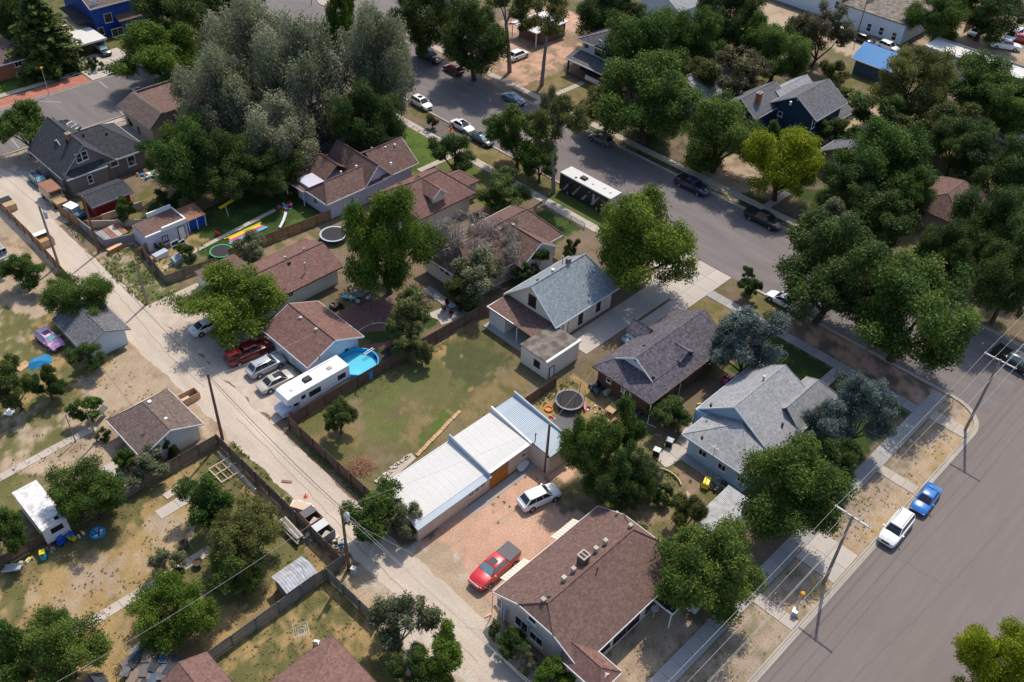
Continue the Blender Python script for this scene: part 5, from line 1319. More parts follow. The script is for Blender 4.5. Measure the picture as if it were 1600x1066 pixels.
# --- top left: brick house, blue house, carport
h = thing('house', 'orange brick house with taupe roof at the top left', 'house', (48, 171, 0))
walls(h, 36, 52, 171.0, 180, 0, 3.1, M_ORBRICK, 'x', 5.1); walls(h, 52, 54.6, 171.0, 180, 0, 3.05, M_ORBRICK)
roof(h, 35, 55.3, 170.4, 180.6, 3.0, 5.4, 'x', M_TAUPE, trim=M_WHITE, hip=(0, 2.6))
window(h, '-y', 171.0, 28, 98, 1.2, 1.2, nx=2, ny=1); window(h, '-y', 171.0, 30, 115, .7, .5, nx=1, ny=1)
chimney(h, *G(9, 38, 6), 4.5, 6.6, .8, .8, M_ORBRICK); downpipe(h, 54.8, 170.8, 3.0, off=(.5, -.6))
h = thing('house', 'cobalt blue two storey house with white window trim and taupe roof', 'house', (68, 177, 0))
walls(h, 69.8, 80.2, 176.6, 189, 0, 6.1, M_BLUEWALL)
roof(h, 69.2, 80.8, 175.9, 190, 6.1, 9.4, 'x', M_TAUPE, trim=M_WHITE, hip=(1.6, 1.6), clip=(8.0, 8.0))
MB().hexa([(69.9, 176.5, 6.2), (71.9, 176.5, 6.2), (71.9, 176.6, 6.2), (69.9, 176.6, 6.2), (69.9, 176.5, 7.4), (70.2, 176.5, 7.4), (70.2, 176.6, 7.4), (69.9, 176.6, 7.4)]).build('gable_panel', M_SKYWALL, h)
for px, py, w_, hh in ((169, 28, 1.4, 1.6), (158, 49, 1.0, 1.3), (212, 22, .8, 1.6)): window(h, '-y', 176.6, px, py, w_, hh, nx=1, ny=1)
MB().plane3([(73.6, 174.6, 3.0), (78.4, 174.6, 3.0), (78.4, 176.56, 3.7), (73.6, 176.56, 3.7)], .12).build('bay_roof', M_BROWN2, h)
walls(h, 74.0, 78.0, 175.0, 176.6, 0, 3.0, M_BLUEWALL, name='bay_wall'); window(h, '-y', 175.0, 184, 50, 2.2, 1.4, nx=2, ny=1)
MB().plane3([(67.0, 177, 3.6), (69.7, 177, 3.6), (69.7, 185, 4.2), (67.0, 185, 4.2)], .14).build('side_roof', M_CHAR, h)
c = thing('carport', 'white flat roofed carport with slender posts over a dark parked car', 'carport', (62.7, 170, 0))
MB().box(62.6, 68.6, 170.2, 176.5, 2.62, 2.74).build('roof', M_WHITEMETAL, c); MB().box(62.6, 68.4, 176.5, 184, 2.5, 2.6).build('rear_roof', M_PALEWOOD, c)
MB().box(62.5, 68.7, 170.1, 170.18, 2.45, 2.78).box(62.5, 62.58, 170.2, 184, 2.45, 2.78).build('fascia', M_WHITE, c)
for x in (62.8, 68.3):
    for y in (170.4, 173.6, 176.2): MB().box(x, x + .1, y, y + .1, 0, 2.6).build('post', M_WHITE, c)

# --- far side of the side street
h = thing('house', 'two storey white house with slate roofs and a dark porch', 'house', (128, 101, 0))
walls(h, 130.6, 141, 99.6, 108.2, 0, 6.0, M_SKYWALL)
roof(h, 129.9, 142, 99.0, 109.0, 6.0, 8.3, 'x', M_SLATE, trim=M_WHITE, hip=(3, 2))
walls(h, 130.2, 136, 99.0, 104.6, 5.8, 6.2, M_SKYWALL, 'x', 8.2, name='front_gable_wall'); roof(h, 129.8, 137, 98.4, 105.0, 6.1, 8.5, 'x', M_SLATE, trim=M_WHITE, name='front_gable_roof')
MB().plane3([(127.3, 100.2, 3.0), (130.55, 100.2, 3.9), (130.55, 109.3, 3.9), (127.3, 109.3, 3.0)], .14).build('porch_roof', M_SLATE, h)
MB().box(127.22, 127.3, 100.1, 109.4, 2.8, 3.02).box(127.3, 130.5, 100.1, 100.18, 2.8, 3.3).build('porch_fascia', M_WHITE, h)
MB().box(127.6, 130.5, 100.6, 109.0, 0, .5).build('porch_floor', M_MAROONBRICK, h)
MB().box(127.6, 127.75, 100.6, 104.4, .5, 1.3).build('porch_rail', M_WHITE, h); MB().box(130.3, 130.55, 100.8, 108, .5, 2.8).build('porch_back_wall', M_DARK, h)
for y in (100.7, 108.6): MB().box(127.6, 127.85, y, y + .25, .5, 2.85).build('post', M_BLACK, h)
window(h, '-x', 130.2, 938, 67, .6, .9); window(h, '-x', 130.6, 937, 80, 2.0, 1.6, nx=2, ny=1, fm=M_BLACK); window(h, '-x', 130.6, 917, 70, .7, .8, fm=M_BLACK)
h = thing('house', 'navy blue two storey house with grey shingles and a red brick chimney', 'house', (130, 63, 0))
walls(h, 137.0, 145.4, 62.8, 70.4, 0, 6.0, M_NAVY, 'x', 8.2)
roof(h, 136.3, 146.2, 62.2, 71.0, 5.9, 8.6, 'x', M_SLATE, trim=M_LGREY)
walls(h, 131.2, 140.0, 70.2, 76.0, 0, 5.2, M_NAVY); roof(h, 130.6, 141, 70.0, 76.8, 5.0, 7.4, 'x', M_SLATE, trim=M_LGREY, name='rear_roof')
roof(h, 139, 149, 69, 75, 4.5, 6.6, 'x', M_GREY, name='far_roof')
chimney(h, *G(1186, 150, 7.5), 4, 8.0, .9, .7, M_ORBRICK)
window(h, '-x', 137.0, 1219, 178, .7, .7, nx=1, ny=1); window(h, '-y', 62.8, 1271, 193, .9, 1.5, nx=1, ny=2); window(h, '-y', 62.8, 1268, 215, .9, 1.5, nx=1, ny=2)
walls(h, 145.4, 149, 62.6, 68, 0, 3.2, M_NAVY, name='side_wall'); roof(h, 145.2, 149.6, 62.0, 68.6, 3.2, 4.4, 'x', M_SLATE, name='side_roof', trim=M_LGREY)
for px, py in ((1235, 162), (1247, 155), (1263, 147)): roof_vent(h, px, py, 7.9, M_WHITE, .25, .3)
s = thing('shed', 'dark walled shed with a bright blue metal roof by the far alley', 'shed', (169.5, 66, 0))
walls(s, 170.4, 177.2, 66.5, 73.4, 0, 3.0, M_DKBLUE, 'y', 4.6)
roof(s, 169.7, 178, 65.9, 74.1, 2.9, 5.0, 'y', M_BLUEROOF, trim=M_WHITE)
s = thing('carport', 'pale flat canopy on a dark wall behind the tall street trees', 'carport', (131, 120, 0))
MB().box(130.9, 140.2, 120.1, 127.2, 2.9, 3.08).build('roof', M_WHITEMETAL, s); MB().box(133, 139.8, 120.6, 126.8, 0, 2.88).build('brick_wall', M_MAROONBRICK, s)
for x, y in ((131.1, 120.3), (131.1, 126.8)): MB().box(x, x + .15, y, y + .15, 0, 2.9).build('post', M_WHITE, s)
h = thing('house', 'grey roofed house with red chimney hidden among the far trees', 'house', (134, 84, 0))
walls(h, 133, 143, 82, 90, 0, 3.2, M_SKYWALL, 'x', 5); roof(h, 132.4, 143.6, 81.4, 90.6, 3.1, 5.8, 'x', M_GREY, trim=M_WHITE)
chimney(h, *G(1094, 103, 6), 4, 6.6, .6, .6, M_ORBRICK)
h = thing('house', 'house hidden by trees with only a slate roof slope showing', 'house', (133, 50, 0))
walls(h, 133.4, 143, 50.5, 58.5, 0, 3.1, M_TAUPEWALL, 'x', 5); roof(h, 132.8, 143.8, 49.8, 59.2, 3.0, 5.8, 'x', M_SLATE, trim=M_LGREY)
h = thing('house', 'house with a dull pinkish brown roof almost lost under the dark trees at right', 'house', (129, 33, 0))
walls(h, 130.2, 140.2, 33.5, 41.5, 0, 3.1, M_TANWALL); roof(h, 129.5, 141, 32.8, 42.2, 3.0, 5.4, 'x', M_BROWN2, hip=(3, 3), trim=M_BROWN)
h = thing('house', 'grey roofed house half hidden at the top edge behind the dark tree', 'house', (165, 108, 0))
walls(h, 160, 170, 108, 118, 0, 4, M_SKYWALL, 'x', 6.5); roof(h, 159.4, 170.6, 107.4, 118.6, 4, 7, 'x', M_GREY, trim=M_WHITE)
b = thing('building', 'long pale flat roofed building behind the far alley trees', 'building', (182, 50, 0))
walls(b, 183.2, 188.8, 44, 66.4, 0, 3.8, M_OFFW); MB().box(183, 189, 43.9, 66.6, 3.8, 3.95).build('roof', M_WHITEMETAL, b)
MB().box(182.9, 183.0, 43.9, 66.6, 3.7, 4.3).box(189.0, 189.1, 43.9, 66.6, 3.7, 4.3).build('parapet', M_GREY, b)
b = thing('building', 'white painted commercial block with flat grey roofs and small windows', 'building', (189, 73, 0))
walls(b, 189.8, 204, 73.6, 88.6, 0, 4.0, M_SKYWALL); walls(b, 190.4, 206, 88.6, 112, 0, 4.6, M_SKYWALL)
MB().box(189.6, 204.2, 73.4, 88.6, 4.0, 4.2).build('roof', M_TAR, b); MB().box(190.2, 206.2, 88.62, 112, 4.6, 4.8).build('rear_roof', M_SLATE, b)
MB().box(190.6, 206.2, 88.3, 88.6, 4.0, 5.4).build('red_parapet', M_ORBRICK, b); MB().box(194, 206.2, 84.6, 84.9, 4.2, 5.0).build('parapet', M_PALEWOOD, b); MB().box(196, 206, 84.9, 88.3, 4.2, 4.5).build('green_roof', M_GREENP, b)
for px, py in ((1358, 43), (1377, 49), (1397, 57), (1335, 15), (1308, 8)): window(b, '-x', 189.8 if px > 1350 else 190.4, px, py, .9, 1.5, nx=1, ny=2)
MB().obox(*G(1424, 27, 4.4), 4.2, 1.2, 1.0, .8).build('roof_hatch', M_RUST, b)
b = thing('building', 'white walled building with a blue roof at the right top corner', 'building', (216, 52, 0))
walls(b, 217, 230, 48, 57, 0, 3.6, M_SKYWALL); MB().box(216.6, 230.4, 47.6, 57.4, 3.6, 3.85).build('roof', M_BLUEROOF, b); window(b, '-x', 217, 1594, 32, 1, 1, fm=M_DKBLUE)

# --- bottom left: roofs cut by the frame, junk shed, metal shed
h = thing('house', 'reddish brown hipped roof with wide eaves cut by the bottom edge', 'house', (17, 32, 0))
walls(h, 14, 23.0, 28, 41.4, 0, 2.9, M_TANWALL); roof(h, 13.2, 23.7, 27, 42.0, 2.9, 4.9, 'y', M_RED, hip=(4, 4.5), capm=M_RED, trim=M_BROWN)
s = thing('garage', 'smaller reddish brown gable roof at the bottom left edge', 'garage', (11, 44, 0))
walls(s, 10.6, 14.4, 43, 47.6, 0, 2.7, M_TANWALL, 'y', 3.6); roof(s, 10.1, 15.0, 42.2, 48.2, 2.7, 3.9, 'y', M_RED, trim=M_BROWN)
s = thing('shed', 'dark ramshackle shed covered with boards and tarps at the bottom left', 'shed', (9, 49.5, 0))
walls(s, 9.2, 12.6, 49.2, 53.0, 0, 1.9, M_FENCE)
rs = random.Random(4)
for i in range(11):
    mm = [M_CHAR, M_DKBLUE, M_SLATE, M_CHAR, M_FENCE, M_GREYC][i % 6]
    MB().obox(9.4 + (i % 4) * 1.0 + rs.uniform(-.2, .2), 49.6 + (i // 4) * 1.3 + rs.uniform(-.2, .2), 1.92 + i * .022, 1.9, .75, .02, rs.uniform(-.3, .3) + .6).build('roof_board', mm, s)
t = thing('tarp', 'silvery blue crumpled tarp at the end of the junk shed', 'tarp', (10.8, 54, 0))
MB().add([(10.2, 52.9, .5), (11.4, 52.6, 1.9), (12.2, 53.6, 1.7), (11.9, 54.6, .5), (10.7, 54.6, .2), (11.3, 53.6, 1.4), (10.1, 53.8, .1)], [(0, 1, 5), (1, 2, 5), (2, 3, 5), (3, 4, 5), (4, 6, 5), (6, 0, 5)]).build('cover', M_GALV, t)
s = thing('shed', 'dark pointed roof peak at the bottom edge', 'shed', (6.9, 52, 0))
walls(s, 6.0, 7.4, 50.5, 52.6, 0, 2, M_FENCE); roof(s, 5.8, 7.7, 50, 53, 2.0, 3.0, 'y', M_CHAR)
s = thing('metal_shed', 'grey ribbed metal garden shed with dark sides behind the alley fence', 'shed', (23.6, 48.9, 0))
walls(s, 23.85, 26.85, 49.05, 51.2, 0, 1.9, M_GREYBLOCK, 'x', 2.25)
for sd in (0, 1):
    for i in range(6):
        x0 = 23.6 + i * .585; y0, y1, z0, z1 = (48.85, 50.1, 1.95, 2.35) if sd == 0 else (50.1, 51.4, 2.35, 1.95)
        mb = MB().plane3([(x0 + .01, y0, z0), (x0 + .57, y0, z0), (x0 + .57, y1, z1), (x0 + .01, y1, z1)], .04)
        mb.plane3([(x0 + .26, y0, z0 + .03), (x0 + .32, y0, z0 + .03), (x0 + .32, y1, z1 + .03), (x0 + .26, y1, z1 + .03)], .04)
        mb.build('roof_sheet', M_TIN, s)
# ------------------------------------------------------------------ vehicles
CM = {k: paint('car_paint_' + k, c) for k, c in dict(white=(.78, .78, .78), red=(.52, .012, .022), maroon=(.13, .008, .012), silver=(.38, .40, .44), pearl=(.52, .52, .60),
      beige=(.45, .41, .36), blue=(.01, .15, .48), navy=(.008, .018, .055), black=(.014, .015, .018), grey=(.13, .14, .155), bluegrey=(.10, .15, .20),
      pink=(.74, .36, .60), tan=(.42, .27, .13), pale=(.50, .58, .70)).items()}
CARS = {  # L, W, H, belt, (windshield base, roof front, roof rear, rear glass base) measured from the middle, nose z, tail z
 'sedan': (4.75, 1.82, 1.45, .93, (1.15, .35, -.85, -1.65), .70, .88), 'coupe': (4.5, 1.82, 1.38, .92, (1.0, .15, -.75, -1.75), .68, .90),
 'hatch': (4.4, 1.80, 1.52, .95, (1.15, .45, -1.45, -2.0), .74, .95), 'suv': (4.65, 1.88, 1.68, 1.04, (1.25, .50, -1.50, -2.12), .84, 1.0),
 'bigsuv': (5.05, 1.98, 1.80, 1.12, (1.35, .70, -2.05, -2.42), .95, 1.1), 'pickup': (5.85, 2.0, 1.88, 1.22, (1.45, .80, -.75, -1.05), 1.05, 1.15),
 'van': (5.4, 2.0, 2.05, 1.15, (1.75, 1.05, -2.5, -2.64), .95, 1.1)}
WHEEL = MB().tube((0, -.11, 0), (0, .11, 0), .34, n=14).mesh('tyre', M_TYRE)
RIM = MB().tube((0, .10, 0), (0, .125, 0), .21, n=10).mesh('rim', M_RIM)
def car(kind, color, pts, label, flip=False, group=None, sunroof=False, glass=None, bed='open', z=.35, name=None, heading=None, cap=None, rails=False):
    """pts: two photo points (rear, front) at bumper height z. The car is set along the nearest street direction unless heading is given."""
    L, W, H, belt, (xa, xb, xc, xd), zn, zt = CARS[kind]
    p, q = G(pts[0], pts[1], z), G(pts[2], pts[3], z)
    a = math.atan2(q[1] - p[1], q[0] - p[0]) if heading is None else math.radians(heading)
    t = thing(name or {'pickup': 'pickup_truck', 'van': 'van'}.get(kind, 'parked_car'), label, {'pickup': 'pickup truck', 'van': 'van'}.get(kind, 'car'), ((p[0] + q[0]) / 2, (p[1] + q[1]) / 2, .02), a, group)
    m = CM[color]; gm = glass or M_CGLASS
    hw = W / 2; n = 15; sec = []
    for i in range(n):
        u = -1 + 2 * i / (n - 1); x = u * L / 2; e = abs(u)
        wd = hw * (1 - .16 * max(0, (e - .72) / .28) ** 2)
        top = belt if xd <= x <= xa else (belt + (zn - belt) * ((x - xa) / (L / 2 - xa)) ** 1.6 if x > xa else belt + (zt - belt) * (xd - x) / (L / 2 + xd))
        if e > .985: top -= .12
        lo = .24 + .10 * max(0, (e - .85) / .15)
        sec.append([(x, s * wd * k, zz) for s, row in ((1, ((.90, lo), (1.0, lo + .16), (1.0, top - .24), (.95, top - .06), (.80, top), (0.0, top + .025))), (-1, ((.80, top), (.95, top - .06), (1.0, top - .24), (1.0, lo + .16), (.90, lo)))) for k, zz in row])
    V_ = [p_ for s_ in sec for p_ in s_]; k = 11; F_ = []
    for i in range(n - 1):
        for j in range(k): F_.append((i * k + j, i * k + (j + 1) % k, (i + 1) * k + (j + 1) % k, (i + 1) * k + j))
    F_ += [tuple(range(k)), tuple(reversed(range((n - 1) * k, n * k)))]
    mb = MB().add(V_, F_)
    rb = .80 * hw; rt = rb * .86
    open_bed = kind == 'pickup'
    # cabin shell
    C = [(xd, -rb - .06, belt - .02), (xa, -rb - .06, belt - .02), (xa, rb + .06, belt - .02), (xd, rb + .06, belt - .02), (xc, -rt, H - .03), (xb, -rt, H - .03), (xb, rt, H - .03), (xc, rt, H - .03)]
    mb.hexa(C)
    ins = .10
    mb.hexa([C[4], C[5], C[6], C[7], (xc + ins, -rt + ins, H + .02), (xb - ins, -rt + ins, H + .02), (xb - ins, rt - ins, H + .02), (xc + ins, rt - ins, H + .02)])
    body = mb.build('body', m, t, local=True)
    body.data.shade_smooth(); body.data.set_sharp_from_angle(angle=math.radians(32))
    def pane(nm, q4, u0, u1, v0, v1, mm=gm, off=.012):
        A, B, Cc, Dd = [Vector(c) for c in q4]
        nrm = (B - A).cross(Dd - A).normalized()
        f = lambda u, v: (A * (1 - u) + B * u) * (1 - v) + (Dd * (1 - u) + Cc * u) * v
        P4 = [f(u0, v0), f(u1, v0), f(u1, v1), f(u0, v1)]
        vs = [tuple(c + nrm * .001) for c in P4] + [tuple(c + nrm * off) for c in P4]
        return MB().hexa(vs).build(nm, mm, t, local=True)
    pane('windshield', (C[1], C[2], C[6], C[5]), .05, .95, .10, .94)
    pane('rear_window', (C[3], C[0], C[4], C[7]), .07, .93, .2, .92)
    sides = ((.06, .50), (.52, .94)) if kind not in ('bigsuv', 'van', 'suv') else ((.04, .345), (.365, .655), (.675, .955))
    if cap is None or True:
        for u0, u1 in sides:
            pane('side_window', (C[0], C[1], C[5], C[4]), u0, u1, .12, .92)
            pane('side_window', (C[2], C[3], C[7], C[6]), 1 - u1, 1 - u0, .12, .92)
    if sunroof: MB().box((xb + xc) / 2 - .1, (xb + xc) / 2 + .75 * .9, -.4, .4, H + .021, H + .03).build('sunroof', M_CGLASS, t, local=True)
    if rails:
        for s in (-1, 1): MB().box(xc + .2, xb - .15, s * (rt - .14) - .025, s * (rt - .14) + .025, H + .021, H + .07).build('roof_rail', M_BLACK, t, local=True)
    wb = L * .295
    for sx in (-1, 1):
        for sy in (-1, 1):
            xw = sx * wb + (.06 if sx > 0 else .0)
            wl = inst('wheel', WHEEL, t, (xw, sy * (hw - .09), .33), 0 if sy > 0 else math.pi)
            inst('rim', RIM, wl)
            MB().tube((xw, sy * (hw - .02), .36), (xw, sy * (hw + .006), .36), .41, n=14).build('wheel_arch', M_BLACK, t, local=True)
        MB().box(L / 2 - .22, L / 2 - .015, sx * hw * .60 - .2, sx * hw * .60 + .2, zn - .24, zn - .10).build('headlight', M_LAMP, t, local=True)
        MB().box(-L / 2 + .012, -L / 2 + .16, sx * hw * .66 - .17, sx * hw * .66 + .17, zt - .32, zt - .14).build('taillight', M_TAIL, t, local=True)
        MB().obox(xa - .35, sx * (hw + .07), belt - .02, .14, .18, .14).build('mirror', m, t, local=True)
    MB().box(L / 2 - .06, L / 2 + .03, -hw * (.55 if kind == 'pickup' else .42), hw * (.55 if kind == 'pickup' else .42), zn - (.5 if kind == 'pickup' else .36), zn - .1).build('grille', M_STEEL if kind == 'pickup' else M_BLACK, t, local=True)
    if open_bed:
        if cap:
            MB().hexa([(-L / 2 + .1, -rb, belt), (xd - .02, -rb, belt), (xd - .02, rb, belt), (-L / 2 + .1, rb, belt), (-L / 2 + .3, -rt, H - .05), (xd - .02, -rt, H - .05), (xd - .02, rt, H - .05), (-L / 2 + .3, rt, H - .05)]).build('bed_cap', CM[color], t, local=True)
            for s in (-1, 1): MB().box(-L / 2 + .5, xd - .3, s * (rb - .02) - .02, s * (rb - .02) + .02, belt + .15, belt + .5).build('side_window', gm, t, local=True)
        elif bed == 'cover': MB().box(-L / 2 + .08, xd - .06, -hw + .1, hw - .1, belt + .0, belt + .07).build('bed_cover', M_GREYC, t, local=True)
        else:
            MB().box(-L / 2 + .1, xd - .08, -hw + .14, hw - .14, belt - .02, belt + .035).build('bed_liner', M_DARK, t, local=True)
            rl = MB()
            for s in (-1, 1): rl.box(-L / 2 + .04, xd, s * (hw - .07) - .06, s * (hw - .07) + .06, belt - .02, belt + .09)
            rl.box(-L / 2 + .03, -L / 2 + .12, -hw + .05, hw - .05, belt - .02, belt + .089); rl.build('bed_side', m, t, local=True)
    return t
car('pickup', 'red', (808, 866, 738, 908), 'bright red pickup with a grey bed cover on the pink gravel lot', bed='cover', sunroof=True, glass=M_CGLASS2, z=.6, heading=183)
car('suv', 'white', (816, 789, 868, 771), 'white hatchback SUV parked by the orange garage doors', z=.3, heading=-14)
car('pickup', 'maroon', (364, 561, 413, 542), 'dark red pickup with a matching bed cap beside the brown roofed garage', heading=-6, cap=True, z=.6)
car('suv', 'silver', (389, 584, 441, 561), 'silver-blue SUV with roof rails between the dark red pickup and the beige sedan', heading=-3, rails=True, z=.5)
car('sedan', 'beige', (407, 606, 458, 586), 'beige sedan with a sunroof next to the white motorhome', heading=-4, sunroof=True, z=.5)
car('coupe', 'white', (303, 518, 346, 501), 'white sedan half under the spreading tree beside the alley', heading=-4, z=.5)
car('sedan', 'blue', (1468, 763, 1424, 800), 'metallic blue sedan parked at the kerb of the wide avenue', heading=184, z=.4)
car('bigsuv', 'white', (1424, 806, 1374, 851), 'white SUV parked behind the blue sedan on the wide avenue', heading=182, rails=True, z=.4)
car('sedan', 'white', (1242, 480, 1205, 461), 'white sedan at the kerb under the left big elm', heading=90, z=.5)
car('pickup', 'black', (1168, 335, 1217, 353), 'black pickup in deep shade at the far kerb of the side street', heading=-90, z=.5)
car('pickup', 'navy', (1060, 284, 1102, 299), 'dark blue pickup parked at the far kerb above the bushy green tree', heading=-90, z=.5)
car('hatch', 'grey', (957, 226, 921, 213), 'silver-grey hatchback at the far kerb in front of the broad street tree', heading=90, z=.4)
car('sedan', 'bluegrey', (785, 150, 820, 162), 'blue-grey sedan at the far kerb beside the tall dark trunk', heading=-88, sunroof=True, glass=M_CGLASS2, z=.4)
car('sedan', 'white', (706, 189, 739, 208), 'white sedan with sunroof parked behind the dark sedan near the rock garden', heading=-90, sunroof=True, z=.4)
car('sedan', 'black', (737, 210, 768, 228), 'dark purple-black sedan in front of the white sunroof sedan', heading=-90, glass=M_CGLASS2, z=.4)
car('suv', 'white', (643, 154, 673, 172), 'white SUV at the near kerb left of the silvery tree trunk', heading=-92, sunroof=True, z=.4)
car('pickup', 'black', (650, 82, 690, 97), 'black pickup at the far kerb near the top of the side street', heading=-90, z=.5)
car('hatch', 'maroon', (692, 103, 725, 117), 'maroon car at the far kerb behind the black pickup', heading=90, z=.4)
car('suv', 'white', (795, 92, 824, 83), 'white SUV in the pinkish driveway behind the tall street trees', heading=0, z=.5)
car('sedan', 'black', (124, 205, 84, 191), 'black sedan parked behind the charcoal roofed house at the cross street', heading=112, z=.5)
car('hatch', 'navy', (51, 274, 73, 292), 'dark blue car on the slab beside the taupe house', heading=-90, glass=M_CGLASS2, z=.5)
car('suv', 'black', (149, 70, 170, 88), 'dark car nosing out of the white carport', heading=-90, glass=M_CGLASS2, z=.5)
car('sedan', 'black', (206, 140, 232, 153), 'dark car glimpsed behind the tan corner store', heading=-90, glass=M_CGLASS2, z=.5)
car('hatch', 'pink', (60, 515, 95, 548), 'pink car parked on the grass in the left yard', heading=-84, sunroof=True, glass=M_CGLASS2, z=.5)
car('pickup', 'black', (1567, 552, 1606, 582), 'black pickup at the right edge on the intersection', heading=-95, glass=M_CGLASS2, z=.5)
car('suv', 'white', (1372, 70, 1402, 80), 'white car behind the blue metal roofed shed', heading=-92, z=.4)
car('suv', 'black', (1334, 59, 1365, 68), 'black SUV parked along the white commercial block', heading=-92, z=.4)
car('sedan', 'silver', (1303, 46, 1330, 56), 'silver car at the back of the row by the white commercial block', heading=-92, z=.4)
car('sedan', 'white', (1535, 48, 1513, 55), 'white sedan in the pale lot at the top right', heading=178, z=.4)
car('pickup', 'red', (1562, 33, 1534, 42), 'red pickup behind the white sedan in the top right lot', heading=176, z=.5)
car('van', 'white', (1598, 55, 1567, 62), 'white van next to the fence in the top right lot', heading=178, z=.5)
car('pickup', 'white', (1550, 68, 1592, 77), 'white pickup in front of the white van', heading=-62, z=.5)
car('suv', 'red', (1583, 58, 1606, 66), 'red car wedged between the white van and the white pickup', heading=-62, z=.5)
car('sedan', 'silver', (1555, 215, 1578, 222), 'silver car in the shaded overgrown lot at the right edge', heading=-92, z=.4)
car('sedan', 'white', (1576, 209, 1602, 219), 'white car beside the silver car at the right edge', heading=-92, z=.4, glass=M_CGLASS2)
car('sedan', 'bluegrey', (983, 530, 1006, 512), 'dark blue-grey car in the driveway partly behind the violet-grey shingled roof', heading=4, z=.8, glass=M_CGLASS2)

def motorhome():
    p = G(434, 642, .5); q = G(540, 592, .5)
    t = thing('motorhome', 'white motorhome with an over-cab bunk parked beside the wooden fence', 'motorhome', ((p[0] + q[0]) / 2, 70.15, 0), math.pi)
    m = CM['white']; L = 9.2; hw = 1.2
    P = [(-L / 2, .45), (L / 2 - 2.2, .45), (L / 2 - 2.2, 1.85), (L / 2 - .75, 1.95), (L / 2 - .45, 2.35), (L / 2 - .75, 2.9), (L / 2 - 1.4, 3.05), (-L / 2, 3.05)]
    mb = MB(); k = len(P)
    mb.add([(x, -hw, z) for x, z in P] + [(x, hw, z) for x, z in P], [tuple(range(k)), tuple(reversed(range(k, 2 * k)))] + [((i + 1) % k, i, k + i, k + (i + 1) % k) for i in range(k)])
    mb.build('body', m, t, local=True)
    cab = MB().hexa([(L / 2 - 2.2, -.98, .4), (L / 2, -.92, .4), (L / 2, .92, .4), (L / 2 - 2.2, .98, .4), (L / 2 - 2.2, -.98, 1.25), (L / 2 - .05, -.85, 1.05), (L / 2 - .05, .85, 1.05), (L / 2 - 2.2, .98, 1.25)])
    cab.hexa([(L / 2 - 2.2, -.96, 1.25), (L / 2 - 1.1, -.92, 1.18), (L / 2 - 1.1, .92, 1.18), (L / 2 - 2.2, .96, 1.25), (L / 2 - 2.2, -.88, 1.9), (L / 2 - 1.75, -.85, 1.9), (L / 2 - 1.75, .85, 1.9), (L / 2 - 2.2, .88, 1.9)])
    c = cab.build('cab', CM['pale'], t, local=True)
    MB().hexa([(L / 2 - 1.12, -.8, 1.22), (L / 2 - 1.09, -.8, 1.22), (L / 2 - 1.09, .8, 1.22), (L / 2 - 1.12, .8, 1.22), (L / 2 - 1.7, -.74, 1.84), (L / 2 - 1.67, -.74, 1.84), (L / 2 - 1.67, .74, 1.84), (L / 2 - 1.7, .74, 1.84)]).build('windshield', M_CGLASS, t, local=True)
    for s in (-1, 1):
        MB().box(L / 2 - .12, L / 2 + .02, s * .6 - .16, s * .6 + .16, .72, .92).build('headlight', M_LAMP, t, local=True)
        MB().box(L / 2 - 2.1, L / 2 - 1.55, s * .95 - .04, s * .95 + .04, 1.25, 1.7).build('side_window', M_CGLASS, t, local=True)
        for x in (L / 2 - .95, -L / 2 + 2.6): 
            wl = inst('wheel', WHEEL, t, (x, s * 1.06, .36), 0 if s > 0 else math.pi, (1.08,) * 3); inst('rim', RIM, wl)
        for x0, x1, z0, z1 in ((L / 2 - 3.0, L / 2 - 2.45, 1.95, 2.45), (L / 2 - 5.1, L / 2 - 3.5, 1.6, 2.35), (-L / 2 + .6, -L / 2 + 1.7, 1.65, 2.35)):
            MB().box(x0, x1, s * 1.21 - .02, s * 1.21 + .02, z0, z1).build('side_window', M_CGLASS, t, local=True)
        MB().hexa([(-L / 2 + .1, s * 1.2 - .015, 1.0), (L / 2 - 2.4, s * 1.2 - .015, .75), (L / 2 - 2.4, s * 1.2 + .015, .75), (-L / 2 + .1, s * 1.2 + .015, 1.0), (-L / 2 + .1, s * 1.2 - .015, 1.18), (L / 2 - 2.4, s * 1.2 - .015, .82), (L / 2 - 2.4, s * 1.2 + .015, .82), (-L / 2 + .1, s * 1.2 + .015, 1.18)]).build('stripe', M_DKBLUE, t, local=True)
    MB().obox(0.4, 0, 3.051, 1.0, .75, .3, 0, .86).build('roof_air_conditioner', M_BLACK, t, local=True)
    MB().obox(-2.6, .1, 3.051, .55, .5, .12).build('roof_vent', M_STONE, t, local=True); MB().obox(2.7, .2, 3.051, .35, .35, .08).build('roof_vent', M_LGREY, t, local=True)
    MB().obox(-2.0, -.95, 3.051, 3.2, .07, .07).build('roof_rail', M_LGREY, t, local=True)
motorhome()
